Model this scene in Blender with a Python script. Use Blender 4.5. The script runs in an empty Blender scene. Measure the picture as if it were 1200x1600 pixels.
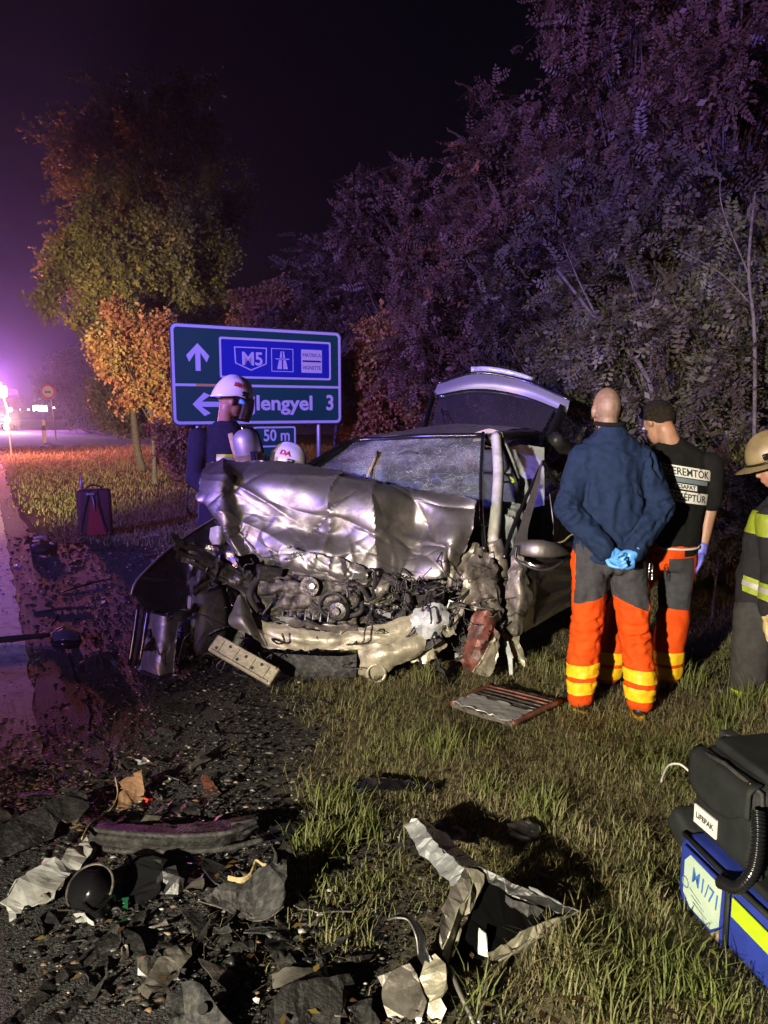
import bpy, bmesh, math, random
import numpy as np
from mathutils import Vector, Matrix, Euler

random.seed(7)
rng = np.random.default_rng(7)
SC = bpy.context.scene
COL = SC.collection
R = math.radians

# ------------------------------------------------------------------ camera
CAM_H, FPX, PITCH = 1.65, 1200.0, math.atan(160 / 1200)
cd = bpy.data.cameras.new('camera')
cam = bpy.data.objects.new('camera', cd)
COL.objects.link(cam)
cam.location = (0, 0, CAM_H)
cam.rotation_euler = (math.pi / 2 - PITCH, 0, 0)
cd.sensor_fit = 'VERTICAL'
cd.sensor_height = 24
cd.lens = FPX / 1600 * 24
cd.clip_start, cd.clip_end = 0.05, 2000
SC.camera = cam

# ------------------------------------------------------------------ night sky
W = bpy.data.worlds.new('World')
SC.world = W
W.use_nodes = True
nt = W.node_tree
sky = nt.nodes.new('ShaderNodeTexSky')
sky.sky_type = 'NISHITA'
sky.sun_disc = False
sky.sun_elevation = R(3)
sky.sun_rotation = R(200)
bg = nt.nodes['Background']
nt.links.new(sky.outputs[0], bg.inputs[0])
bg.inputs[1].default_value = 0.0006


def lamp(name, kind, loc, target, color, energy, size=0.2, cone=60, blend=0.6):
    d = bpy.data.lights.new(name, kind)
    o = bpy.data.objects.new(name, d)
    COL.objects.link(o)
    o.location = loc
    o.rotation_euler = (Vector(target) - Vector(loc)).to_track_quat('-Z', 'Y').to_euler()
    d.color = color
    d.energy = energy
    if kind == 'SUN':
        d.angle = R(0.5)
    else:
        d.shadow_soft_size = size
    if kind == 'SPOT':
        d.spot_size = R(cone)
        d.spot_blend = blend
    return o


# moonlight, hardly anything
lamp('moon', 'SUN', (0, 0, 30), (8, 18, 0), (0.75, 0.8, 1.0), 0.004)
# white work light on the rescue vehicle behind the photographer, to the left
lamp('work_light', 'SPOT', (-5.0, -5.6, 3.0), (1.9, 4.7, 0.6), (1.0, 0.91, 0.70), 12500, 0.14, 30, 0.75)
# flashing blue lamp of the rescue vehicle behind the photographer
lamp('blue_beacon_light', 'SPOT', (-11.0, -4.0, 4.6), (3.2, 15, 6.7), (0.22, 0.16, 1.0), 30000, 0.25, 58, 0.8)
# tail and hazard lamps of that vehicle, pinkish, on the left
lamp('rear_lamp_light', 'SPOT', (-9.0, -5.5, 2.4), (6.0, 13.0, 6.0), (1.0, 0.50, 0.40), 5600, 0.25, 46, 0.8)
# headlamps of a car standing on the road to the left, shining along it
lamp('headlamp_light', 'SPOT', (-6.0, 1.0, 0.9), (-7.4, 20, 2.1), (1.0, 0.76, 0.44), 29000, 0.1, 34, 0.9)

SC.view_settings.view_transform = 'Standard'
SC.view_settings.look = 'None'
SC.view_settings.exposure = 0
SC.view_settings.gamma = 1
SC.view_settings.use_curve_mapping = False
SC.render.engine = 'CYCLES'
SC.cycles.use_denoising = True
SC.cycles.volume_bounces = 0
SC.cycles.use_adaptive_sampling = True
SC.cycles.adaptive_threshold = 0.03
SC.cycles.max_bounces = 4
SC.cycles.diffuse_bounces = 1
SC.cycles.glossy_bounces = 2
SC.cycles.transmission_bounces = 2
SC.cycles.transparent_max_bounces = 12
SC.cycles.caustics_reflective = False
SC.cycles.caustics_refractive = False
SC.cycles.sample_clamp_indirect = 4

# ------------------------------------------------------------------ geometry helpers
SP, CP = math.sin(PITCH), math.cos(PITCH)


def ray(x, y):
    u, v = x - 600, 800 - y
    return np.array([u, FPX * CP + v * SP, -FPX * SP + v * CP])


def P(x, y, Y):
    """point seen at photo pixel (x, y), standing Y metres ahead"""
    d = ray(x, y)
    return np.array([0, 0, CAM_H]) + d * (Y / d[1])


def G(x, y, z=0.0):
    """point seen at photo pixel (x, y), z metres above the ground"""
    d = ray(x, y)
    return np.array([0, 0, CAM_H]) + d * ((z - CAM_H) / d[2])


def hash3(ix, iy, iz, seed):
    h = (ix.astype(np.int64) * 374761393 + iy.astype(np.int64) * 668265263 + iz.astype(np.int64) * 2147483647 + seed * 144269504) & 0xFFFFFFFF
    h = ((h ^ (h >> 13)) * 1274126177) & 0xFFFFFFFF
    h = ((h ^ (h >> 16)) * 2246822519) & 0xFFFFFFFF
    return ((h ^ (h >> 15)) & 0xFFFFFF) / float(0xFFFFFF) * 2 - 1


def vnoise(p, scale, seed=0):
    """smooth value noise, -1..1, feature size = scale"""
    q = np.asarray(p, float) / scale
    i = np.floor(q)
    f = q - i
    f = f * f * (3 - 2 * f)
    i = i.astype(np.int64)
    out = 0
    for dx in (0, 1):
        for dy in (0, 1):
            for dz in (0, 1):
                w = (f[..., 0] if dx else 1 - f[..., 0]) * (f[..., 1] if dy else 1 - f[..., 1]) * (f[..., 2] if dz else 1 - f[..., 2])
                out = out + w * hash3(i[..., 0] + dx, i[..., 1] + dy, i[..., 2] + dz, seed)
    return out


def fbm(p, scale, seed=0, n=3):
    return sum(vnoise(p, scale / 2 ** k, seed + k * 17) / 2 ** k for k in range(n))


def mesh_data(name, verts, faces, smooth=False):
    me = bpy.data.meshes.new(name)
    verts = np.asarray(verts, np.float32)
    if isinstance(faces, np.ndarray):
        nf, k = faces.shape
        me.vertices.add(len(verts))
        me.vertices.foreach_set('co', verts.ravel())
        me.loops.add(nf * k)
        me.loops.foreach_set('vertex_index', faces.astype(np.int32).ravel())
        me.polygons.add(nf)
        me.polygons.foreach_set('loop_start', np.arange(0, nf * k, k, dtype=np.int32))
        me.update(calc_edges=True)
    else:
        me.from_pydata(verts.tolist(), [], faces)
        me.update()
    if smooth:
        me.polygons.foreach_set('use_smooth', np.ones(len(me.polygons), bool))
    return me


def root_loc(o):
    v = Vector((0, 0, 0))
    while o is not None:
        v += o.location
        o = o.parent
    return v


def tag(o, label=None, cat=None, group=None, kind=None):
    if label:
        o['label'] = label
    if cat:
        o['category'] = cat
    if group:
        o['group'] = group
    if kind:
        o['kind'] = kind
    return o


def empty(name, loc, label=None, cat=None, group=None, rz=0):
    o = bpy.data.objects.new(name, None)
    COL.objects.link(o)
    o.location = tuple(float(v) for v in loc)
    o.rotation_euler = (0, 0, rz)
    o.empty_display_size = 0.1
    return tag(o, label, cat, group)


def link(name, me, m, parent=None):
    o = bpy.data.objects.new(name, me)
    COL.objects.link(o)
    if m is not None:
        me.materials.append(m)
    if parent is not None:
        o.parent = parent
    return o


def mk(name, verts, faces, m, parent=None, smooth=False, local=False):
    """one mesh object; world coordinates unless local, kept relative to its parent"""
    verts = np.asarray(verts, float)
    if parent is not None:
        if not local:
            verts = verts - np.array(root_loc(parent))
        return link(name, mesh_data(name, verts, faces, smooth), m, parent)
    c = np.array([(verts[:, 0].min() + verts[:, 0].max()) / 2, (verts[:, 1].min() + verts[:, 1].max()) / 2, verts[:, 2].min()])
    o = link(name, mesh_data(name, verts - c, faces, smooth), m)
    o.location = c
    return o


class MB:
    """collects shapes for one mesh"""

    def __init__(s):
        s.v, s.f = [], []

    def add(s, verts, faces):
        b = len(s.v)
        s.v += [tuple(float(c) for c in v) for v in verts]
        s.f += [tuple(int(i) + b for i in f) for f in faces]
        return s

    def box(s, c, size, rot=None, taper=1.0):
        sx, sy, sz = (k / 2 for k in size)
        vs = [Vector((x * sx * (taper if z > 0 else 1), y * sy * (taper if z > 0 else 1), z * sz)) for z in (-1, 1) for y in (-1, 1) for x in (-1, 1)]
        if rot is not None:
            M = rot if isinstance(rot, Matrix) else Euler(rot).to_matrix()
            vs = [M @ v for v in vs]
        vs = [v + Vector([float(k) for k in c]) for v in vs]
        return s.add(vs, [(0, 2, 3, 1), (4, 5, 7, 6), (0, 1, 5, 4), (2, 6, 7, 3), (0, 4, 6, 2), (1, 3, 7, 5)])

    def bevel_box(s, c, size, b=0.02, rot=None):
        """box with rounded vertical and horizontal edges (superellipsoid-like)"""
        n, mrows = 24, 10
        vs, fs = [], []
        hx, hy, hz = (k / 2 for k in size)
        def corner(t, h1, h2):
            q = int(t // 1) % 4
            a = (t - int(t)) * math.pi / 2 + q * math.pi / 2
            sx = 1 if q in (0, 3) else -1
            sy = 1 if q in (0, 1) else -1
            return sx * (h1 - b) + b * math.cos(a), sy * (h2 - b) + b * math.sin(a)
        prof = [(-hz, -b)] + [(-hz + b - b * math.cos(k / 4 * math.pi / 2), -b + b * math.sin(k / 4 * math.pi / 2)) for k in range(1, 5)]
        prof += [(-z, o) for z, o in reversed(prof)]
        ts = [q + k / 5 * 0.999 for q in range(4) for k in range(6)]
        M = Euler(rot).to_matrix() if rot is not None and not isinstance(rot, Matrix) else rot
        for z, o in prof:
            for t in ts:
                x, y = corner(t, hx + o, hy + o)
                v = Vector((x, y, z))
                if M is not None:
                    v = M @ v
                vs.append(v + Vector([float(k) for k in c]))
        k = len(ts)
        for r in range(len(prof) - 1):
            for i in range(k):
                j = (i + 1) % k
                fs.append((r * k + i, r * k + j, (r + 1) * k + j, (r + 1) * k + i))
        fs.append(tuple(reversed(range(k))))
        fs.append(tuple(range((len(prof) - 1) * k, len(prof) * k)))
        return s.add(vs, fs)

    def tube(s, pts, rad, n=8, caps=True, flat=1.0, up=None):
        pts = [Vector([float(c) for c in p]) for p in pts]
        rad = list(rad) if hasattr(rad, '__len__') else [rad] * len(pts)
        vs, fs = [], []
        t0 = (pts[1] - pts[0]).normalized()
        ref = Vector(up) if up is not None else (Vector((0, 0, 1)) if abs(t0.z) < 0.9 else Vector((1, 0, 0)))
        a = (ref - t0 * ref.dot(t0)).normalized()
        for i, p in enumerate(pts):
            t = (pts[min(i + 1, len(pts) - 1)] - pts[max(i - 1, 0)])
            t = t.normalized() if t.length > 1e-9 else t0
            a = (a - t * a.dot(t)).normalized()
            b = t.cross(a)
            for k in range(n):
                q = 2 * math.pi * k / n
                vs.append(p + a * (rad[i] * math.cos(q)) + b * (rad[i] * flat * math.sin(q)))
        for i in range(len(pts) - 1):
            for k in range(n):
                j = (k + 1) % n
                fs.append((i * n + k, i * n + j, (i + 1) * n + j, (i + 1) * n + k))
        if caps:
            fs.append(tuple(reversed(range(n))))
            fs.append(tuple(range((len(pts) - 1) * n, len(pts) * n)))
        return s.add(vs, fs)

    def cap(s, p0, p1, r0, r1=None, n=12, flat=1.0, up=None):
        """tapered capsule with rounded ends"""
        r1 = r0 if r1 is None else r1
        p0, p1 = Vector([float(c) for c in p0]), Vector([float(c) for c in p1])
        d = (p1 - p0).normalized()
        pts, rr = [], []
        for k in range(5):
            a = k / 4 * math.pi / 2
            pts.append(p0 - d * r0 * math.cos(a) * 0.98)
            rr.append(max(r0 * math.sin(a), r0 * 0.05))
        for k in range(5):
            a = k / 4 * math.pi / 2
            pts.append(p1 + d * r1 * math.sin(a) * 0.98)
            rr.append(max(r1 * math.cos(a), r1 * 0.05))
        return s.tube(pts, rr, n, True, flat, up)

    def limb(s, pts, rad, n=12, flat=1.0):
        for i in range(len(pts) - 1):
            s.cap(pts[i], pts[i + 1], rad[i], rad[i + 1], n, flat)
        return s

    def ell(s, c, r, rot=None, n=16, m=10):
        vs, fs = [], []
        M = Euler(rot).to_matrix() if rot is not None and not isinstance(rot, Matrix) else rot
        for i in range(m + 1):
            a = math.pi * i / m
            for k in range(n):
                q = 2 * math.pi * k / n
                sa = max(math.sin(a), 0.02)
                v = Vector((r[0] * sa * math.cos(q), r[1] * sa * math.sin(q), -r[2] * math.cos(a)))
                if M is not None:
                    v = M @ v
                vs.append(v + Vector([float(x) for x in c]))
        for i in range(m):
            for k in range(n):
                j = (k + 1) % n
                fs.append((i * n + k, i * n + j, (i + 1) * n + j, (i + 1) * n + k))
        fs.append(tuple(reversed(range(n))))
        fs.append(tuple(range(m * n, m * n + n)))
        return s.add(vs, fs)

    def loft(s, rings, n=20, power=1.0):
        """rings: (centre, rx, ry[, tilt]) horizontal ellipses"""
        vs, fs = [], []
        for ring in rings:
            (cx, cy, cz), rx, ry = ring[:3]
            tl = ring[3] if len(ring) > 3 else 0
            for k in range(n):
                q = 2 * math.pi * k / n
                c, d = math.cos(q), math.sin(q)
                c = math.copysign(abs(c) ** power, c)
                d = math.copysign(abs(d) ** power, d)
                vs.append((cx + rx * c, cy + ry * d, cz + tl * rx * c))
        for i in range(len(rings) - 1):
            for k in range(n):
                j = (k + 1) % n
                fs.append((i * n + k, i * n + j, (i + 1) * n + j, (i + 1) * n + k))
        fs.append(tuple(reversed(range(n))))
        fs.append(tuple(range((len(rings) - 1) * n, len(rings) * n)))
        return s.add(vs, fs)

    def build(s, name, m, parent=None, smooth=False, local=False):
        return mk(name, s.v, s.f, m, parent, smooth, local)


def baked(mb, voxel, smooth=6, fac=0.5):
    """one continuous skin round all the shapes of mb"""
    me = mesh_data('tmp', mb.v, mb.f)
    o = link('tmp', me, None)
    r = o.modifiers.new('r', 'REMESH')
    r.mode = 'VOXEL'
    r.voxel_size = voxel
    sm = o.modifiers.new('s', 'SMOOTH')
    sm.iterations = smooth
    sm.factor = fac
    dg = bpy.context.evaluated_depsgraph_get()
    out = bpy.data.meshes.new_from_object(o.evaluated_get(dg))
    bpy.data.objects.remove(o)
    bpy.data.meshes.remove(me)
    out.polygons.foreach_set('use_smooth', np.ones(len(out.polygons), bool))
    return out


def get_co(me):
    a = np.empty(len(me.vertices) * 3, np.float32)
    me.vertices.foreach_get('co', a)
    return a.reshape(-1, 3)


def get_no(me):
    a = np.empty(len(me.vertices) * 3, np.float32)
    me.vertices.foreach_get('normal', a)
    return a.reshape(-1, 3)


def wrinkle(me, amp, scale, seed=0, stretch=(1, 1, 1)):
    """cloth folds: real displacement of the skin"""
    co, no = get_co(me), get_no(me)
    q = co * np.array(stretch)
    d = fbm(q + 0.05 * np.stack([vnoise(q, scale, seed + 5), vnoise(q, scale, seed + 6), vnoise(q, scale, seed + 7)], -1), scale, seed, 3)
    d = 1 - 2 * np.abs(d)
    co = co + no * (d * amp)[:, None]
    me.vertices.foreach_set('co', co.astype(np.float32).ravel())
    me.update()
    return me


def foldlines(me, lines):
    """drawn-in creases of cloth along given lines (p0, p1, depth, width)"""
    co, no = get_co(me).astype(float), get_no(me)
    d = np.zeros(len(co))
    wob = 0.02 * np.stack([vnoise(co, .08, 70 + k) for k in range(3)], -1)
    q = co + wob
    for p0, p1, a, w in lines:
        p0, p1 = np.array(p0, float), np.array(p1, float)
        e = p1 - p0
        t = np.clip(((q - p0) @ e) / (e @ e), 0, 1)
        dist = np.linalg.norm(q - p0 - t[:, None] * e, axis=1)
        taper = np.sin(np.clip(t, .08, .92) * np.pi) ** .5
        a = a * 2.1
        d -= a * taper * np.exp(-dist / w)
        d += a * .6 * taper * np.exp(-((dist - 2.2 * w) / (1.2 * w)) ** 2)
    co = co + no * d[:, None]
    me.vertices.foreach_set('co', co.astype(np.float32).ravel())
    me.update()
    return me


def cut(me, planes, inflate=0.004):
    """piece of a skin between planes (point, outward normal), lifted off it"""
    bm = bmesh.new()
    bm.from_mesh(me)
    for co, no in planes:
        bmesh.ops.bisect_plane(bm, geom=bm.verts[:] + bm.edges[:] + bm.faces[:], plane_co=co, plane_no=no, clear_outer=True)
    bm.normal_update()
    for v in bm.verts:
        v.co += v.normal * inflate
    out = bpy.data.meshes.new('cut')
    bm.to_mesh(out)
    bm.free()
    out.polygons.foreach_set('use_smooth', np.ones(len(out.polygons), bool))
    return out


def solid(o, t, offset=-1):
    m = o.modifiers.new('thickness', 'SOLIDIFY')
    m.thickness = t
    m.offset = offset
    return o


def catmull(a, n):
    """Catmull-Rom along axis 0 -> n samples"""
    k = len(a)
    if k == 2:
        t = np.linspace(0, 1, n).reshape(-1, *([1] * (a.ndim - 1)))
        return a[0] * (1 - t) + a[1] * t
    pad = np.concatenate([[2 * a[0] - a[1]], a, [2 * a[-1] - a[-2]]])
    out = []
    for t in np.linspace(0, k - 1, n):
        i = min(int(t), k - 2)
        f = t - i
        p0, p1, p2, p3 = pad[i], pad[i + 1], pad[i + 2], pad[i + 3]
        out.append(0.5 * (2 * p1 + (p2 - p0) * f + (2 * p0 - 5 * p1 + 4 * p2 - p3) * f * f + (3 * p1 - p0 - 3 * p2 + p3) * f ** 3))
    return np.array(out)


def crease(p, seed, scale):
    """sharp fold lines over broad dents, as in crushed sheet metal"""
    r = np.random.default_rng(seed)
    c = p.mean(0)
    _, _, ax = np.linalg.svd((p - c)[:: max(1, len(p) // 600)], full_matrices=False)
    uv = (p - c) @ ax[:2].T
    lo, hi = uv.min(0), uv.max(0)
    area = float(np.prod(hi - lo))
    n = int(np.clip(area / scale ** 2 * 2.6, 5, 130))
    w = uv + 0.18 * scale * np.stack([vnoise(p, scale * 0.8, seed + k) for k in range(2)], -1)
    h = 0.45 * vnoise(p, scale * 1.5, seed + 9)
    for k in range(n):
        o = lo + r.random(2) * (hi - lo)
        a = r.uniform(0, math.pi)
        t, g = np.array([math.cos(a), math.sin(a)]), np.array([-math.sin(a), math.cos(a)])
        d = (w - o) @ g
        al = (w - o) @ t
        wd = scale * r.uniform(0.05, 0.27)
        ln = scale * r.uniform(0.5, 1.6)
        side = np.where(d > 0, 1.0, r.uniform(0.25, 1.0))
        h = h + r.choice([-1, 1]) * r.uniform(0.35, 1.0) * np.exp(-np.abs(d) / (wd * side)) * np.exp(-(al / ln) ** 2)
    return np.clip(h, -1.8, 1.8)


def grid_faces(nv, nu):
    i = np.arange(nv - 1)[:, None] * nu + np.arange(nu - 1)[None, :]
    return np.stack([i, i + 1, i + nu + 1, i + nu], -1).reshape(-1, 4)


def sheet(name, rows, m, parent=None, nu=40, nv=24, fold=0.0, fscale=0.2, fold2=None, fine=0.0, finescale=0.05, thick=0.003, seed=1, jag=0.0, mode='Y', smooth=True):
    """bent sheet through control rows; each control is (photo x, photo y, Y or z) or a world point (mode 'W')"""
    fn = {'Y': lambda c: P(*c), 'Z': lambda c: G(*c), 'W': lambda c: np.array(c, float)}[mode]
    a = np.array([[fn(c) for c in row] for row in rows])
    a = catmull(a, nv)
    a = catmull(a.transpose(1, 0, 2), nu).transpose(1, 0, 2)
    du, dv = np.gradient(a, axis=1), np.gradient(a, axis=0)
    no = np.cross(du, dv)
    no /= np.linalg.norm(no, axis=-1, keepdims=True) + 1e-9
    p = a.reshape(-1, 3)
    d = np.zeros(len(p))
    if fold:
        d += fold * crease(p, seed, fscale)
    if fold2:
        vv = np.repeat(np.linspace(0, 1, nv), nu)
        d += fold2[0] * crease(p, seed + 50, fold2[1]) * np.clip((vv - fold2[2]) * 3, 0, 1)
    if fine:
        d += fine * (1 - 2 * np.abs(fbm(p, finescale, seed + 3, 2)))
    p = p + no.reshape(-1, 3) * d[:, None]
    if jag:
        e = np.zeros((nv, nu))
        e[[0, -1], :] = 1
        e[:, [0, -1]] = 1
        k = np.stack([vnoise(p, 0.03, seed + 20 + q) + 0.7 * vnoise(p, 0.09, seed + 30 + q) for q in range(3)], -1)
        p = p + k * jag * e.reshape(-1, 1)
    o = mk(name, p, grid_faces(nv, nu), m, parent, smooth)
    if thick:
        solid(o, thick, 0)
    es = o.modifiers.new('crisp', 'EDGE_SPLIT')
    es.split_angle = R(38)
    return o


def polysheet(name, pts, m, parent=None, seed=1, amp=0.005, jag=0.005, thick=0.004, fscale=0.06):
    """flat torn piece with the given outline: angular facets, ragged edge"""
    r = np.random.default_rng(seed)
    pts = [np.array(p, float) for p in pts]
    out = []
    for i, p in enumerate(pts):
        q = pts[(i + 1) % len(pts)]
        L = np.linalg.norm(q - p)
        out.append(p)
        k = int(np.clip(L / 0.03, 0, 4))
        for j in range(k):
            out.append(p + (q - p) * (j + 1) / (k + 1) + r.normal(0, jag, 3) * [1, 1, .6])
    bm = bmesh.new()
    bm.faces.new([bm.verts.new(p) for p in out])
    bmesh.ops.triangulate(bm, faces=bm.faces[:])
    bmesh.ops.subdivide_edges(bm, edges=[e for e in bm.edges if e.calc_length() > 0.03], cuts=2, use_grid_fill=True)
    bmesh.ops.triangulate(bm, faces=bm.faces[:])
    bm.normal_update()
    co = np.array([v.co for v in bm.verts])
    no = np.array([v.normal for v in bm.verts]).mean(0)
    no = no / (np.linalg.norm(no) + 1e-9)
    if no[2] < 0:
        bmesh.ops.reverse_faces(bm, faces=bm.faces[:])
        no = -no
    co = co + no * (amp * crease(co, seed + 7, fscale))[:, None]
    faces = [tuple(v.index for v in f.verts) for f in bm.faces]
    bm.free()
    o = mk(name, co, faces, m, parent)
    solid(o, thick, 0)
    return o


def tubeobj(name, pts, rad, m, parent=None, n=8, smooth=True, sub=0, flat=1.0):
    pts = np.array(pts, float)
    if sub:
        k = len(pts)
        if hasattr(rad, '__len__'):
            rad = np.interp(np.linspace(0, k - 1, sub), range(k), rad)
        pts = catmull(pts, sub)
    return MB().tube(pts, rad, n, True, flat).build(name, m, parent, smooth)


def text(name, body, size, m, parent, M, extrude=0.0008, align='LEFT', bold=0.0, width=None):
    cu = bpy.data.curves.new(name, 'FONT')
    cu.body = body
    cu.size = size
    cu.extrude = extrude
    cu.align_x = align
    cu.offset = bold
    cu.resolution_u = 3
    o = bpy.data.objects.new('tmp_text', cu)
    COL.objects.link(o)
    dg = bpy.context.evaluated_depsgraph_get()
    me = bpy.data.meshes.new_from_object(o.evaluated_get(dg))
    bpy.data.objects.remove(o)
    if width:
        co = get_co(me)
        w = co[:, 0].max() - co[:, 0].min()
        co[:, 0] *= width / w
        me.vertices.foreach_set('co', co.ravel())
    me.transform(M)
    me.name = name
    return link(name, me, m, parent)


# ------------------------------------------------------------------ materials
def mat(name, col, rough=0.6, metal=0.0, col2=None, nscale=12.0, nlo=0.4, nhi=0.62, bump=0.0, bscale=60.0, spec=0.5, emit=None, estr=0.0, detail=6, coat=0.0, rough2=None, trans=0.0):
    m = bpy.data.materials.new(name)
    m.use_nodes = True
    t = m.node_tree
    b = t.nodes['Principled BSDF']
    b.inputs['Base Color'].default_value = (*col, 1)
    b.inputs['Roughness'].default_value = rough
    b.inputs['Metallic'].default_value = metal
    b.inputs['Specular IOR Level'].default_value = spec
    b.inputs['Coat Weight'].default_value = coat
    if emit:
        b.inputs['Emission Color'].default_value = (*emit, 1)
        b.inputs['Emission Strength'].default_value = estr
    tc = None
    if col2 or bump or rough2 is not None:
        tc = t.nodes.new('ShaderNodeTexCoord')
    if col2 or rough2 is not None:
        n = t.nodes.new('ShaderNodeTexNoise')
        n.inputs['Scale'].default_value = nscale
        n.inputs['Detail'].default_value = detail
        n.inputs['Roughness'].default_value = 0.62
        t.links.new(tc.outputs['Object'], n.inputs['Vector'])
        r = t.nodes.new('ShaderNodeValToRGB')
        r.color_ramp.elements[0].position = nlo
        r.color_ramp.elements[1].position = nhi
        t.links.new(n.outputs['Fac'], r.inputs[0])
        r.color_ramp.elements[0].color = (*col, 1)
        r.color_ramp.elements[1].color = (*(col2 or col), 1)
        t.links.new(r.outputs[0], b.inputs['Base Color'])
        if rough2 is not None:
            mr = t.nodes.new('ShaderNodeMapRange')
            mr.inputs[1].default_value = nlo
            mr.inputs[2].default_value = nhi
            mr.inputs[3].default_value = rough
            mr.inputs[4].default_value = rough2
            t.links.new(n.outputs['Fac'], mr.inputs[0])
            t.links.new(mr.outputs[0], b.inputs['Roughness'])
    if bump:
        n2 = t.nodes.new('ShaderNodeTexNoise')
        n2.inputs['Scale'].default_value = bscale
        n2.inputs['Detail'].default_value = 5
        t.links.new(tc.outputs['Object'], n2.inputs['Vector'])
        bp = t.nodes.new('ShaderNodeBump')
        bp.inputs['Strength'].default_value = bump
        bp.inputs['Distance'].default_value = 0.01
        t.links.new(n2.outputs['Fac'], bp.inputs['Height'])
        t.links.new(bp.outputs[0], b.inputs['Normal'])
    return m


def leaf_mat(name, stops, trans=0.25, rough=0.55):
    """leaf colour picked per leaf by its own tint value"""
    m = bpy.data.materials.new(name)
    m.use_nodes = True
    t = m.node_tree
    b = t.nodes['Principled BSDF']
    at = t.nodes.new('ShaderNodeAttribute')
    at.attribute_name = 'tint'
    r = t.nodes.new('ShaderNodeValToRGB')
    cr = r.color_ramp
    while len(cr.elements) < len(stops):
        cr.elements.new(0.5)
    for e, (pos, c) in zip(cr.elements, stops):
        e.position = pos
        e.color = (*c, 1)
    t.links.new(at.outputs['Fac'], r.inputs[0])
    t.links.new(r.outputs[0], b.inputs['Base Color'])
    b.inputs['Roughness'].default_value = rough
    b.inputs['Specular IOR Level'].default_value = 0.3
    tr = t.nodes.new('ShaderNodeBsdfTranslucent')
    t.links.new(r.outputs[0], tr.inputs[0])
    mx = t.nodes.new('ShaderNodeMixShader')
    mx.inputs[0].default_value = trans
    out = t.nodes['Material Output']
    t.links.new(b.outputs[0], mx.inputs[1])
    t.links.new(tr.outputs[0], mx.inputs[2])
    t.links.new(mx.outputs[0], out.inputs[0])
    return m


def set_tint(me, vals):
    a = me.attributes.new('tint', 'FLOAT', 'POINT')
    a.data.foreach_set('value', np.asarray(vals, np.float32))


M = {}
M['silver'] = mat('silver paint', (0.235, 0.222, 0.21), 0.44, 0.8, (0.11, 0.102, 0.095), 6, 0.42, 0.66, bump=0.14, bscale=24, rough2=0.62)
M['silver_dirty'] = mat('scraped silver paint', (0.27, 0.245, 0.21), 0.45, 0.6, (0.05, 0.042, 0.034), 9, 0.40, 0.66, bump=0.35, bscale=40, rough2=0.6)
M['silver_flat'] = mat('silver tailgate paint', (0.17, 0.17, 0.19), 0.4, 0.2, (0.15, 0.15, 0.165), 3)
M['beige'] = mat('primer coated steel', (0.36, 0.33, 0.245), 0.45, 0.4, (0.12, 0.105, 0.075), 12, 0.45, 0.75, bump=0.3, bscale=50, rough2=0.6)
M['black'] = mat('black plastic', (0.012, 0.012, 0.013), 0.42, 0, (0.03, 0.028, 0.027), 14, bump=0.25, bscale=60)
M['blackgloss'] = mat('black glossy trim', (0.008, 0.008, 0.009), 0.2, 0, bump=0.1, bscale=30)
M['rubber'] = mat('tyre rubber', (0.015, 0.015, 0.015), 0.75, 0, (0.035, 0.03, 0.027), 16, bump=0.4, bscale=80)
M['engine'] = mat('dirty cast aluminium', (0.11, 0.097, 0.083), 0.55, 0.4, (0.022, 0.019, 0.016), 16, 0.42, 0.6, bump=0.6, bscale=45, rough2=0.7)
M['engine_dark'] = mat('oily engine steel', (0.03, 0.028, 0.027), 0.38, 0.3, (0.10, 0.09, 0.08), 22, 0.5, 0.7, bump=0.4, bscale=50)
M['rust'] = mat('red brown torn panel', (0.17, 0.055, 0.04), 0.5, 0.1, (0.05, 0.025, 0.02), 14, 0.4, 0.62, bump=0.4, bscale=50)
M['door_red'] = mat('door paint', (0.50, 0.46, 0.43), 0.16, 0.95, (0.40, 0.37, 0.35), 5, bump=0.03, bscale=14)
M['white_plastic'] = mat('pale plastic', (0.48, 0.48, 0.46), 0.4, 0, (0.30, 0.29, 0.27), 8, bump=0.15, bscale=30)
M['grey_plastic'] = mat('scuffed grey plastic', (0.022, 0.022, 0.022), 0.68, 0, (0.075, 0.072, 0.066), 34, 0.46, 0.70, bump=0.6, bscale=70, spec=0.25)
M['dark_plastic'] = mat('scuffed dark plastic', (0.011, 0.0105, 0.010), 0.68, 0, (0.042, 0.040, 0.037), 34, 0.48, 0.70, bump=0.6, bscale=80, spec=0.25)
M['seat'] = mat('grey seat cloth', (0.07, 0.075, 0.085), 0.9, 0, (0.045, 0.048, 0.055), 30, bump=0.2, bscale=150)
M['airbag'] = mat('airbag cloth', (0.30, 0.32, 0.34), 0.8, 0, (0.2, 0.21, 0.23), 9, bump=0.2, bscale=60)
M['wood'] = mat('brown board', (0.30, 0.17, 0.09), 0.7, 0, (0.14, 0.07, 0.04), 18, bump=0.4, bscale=60)
M['foam'] = mat('yellow foam', (0.32, 0.23, 0.09), 0.9, 0, (0.38, 0.33, 0.22), 20, bump=0.5, bscale=60)
M['chrome'] = mat('bright metal', (0.7, 0.7, 0.7), 0.2, 1.0)
M['lens'] = mat('headlamp lens shard', (0.55, 0.58, 0.60), 0.15, 0.1, (0.3, 0.32, 0.34), 10, bump=0.3, bscale=25)
M['green_glass'] = mat('green plastic', (0.008, 0.07, 0.03), 0.3)
M['blueish'] = mat('mirror glass', (0.16, 0.19, 0.25), 0.12, 0.6)
M['skin'] = mat('skin', (0.33, 0.175, 0.12), 0.5, 0, (0.28, 0.14, 0.095), 25, bump=0.08, bscale=120)
M['stubble'] = mat('shaved scalp', (0.22, 0.14, 0.10), 0.55, 0, (0.16, 0.10, 0.078), 40, bump=0.1, bscale=300)
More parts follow.
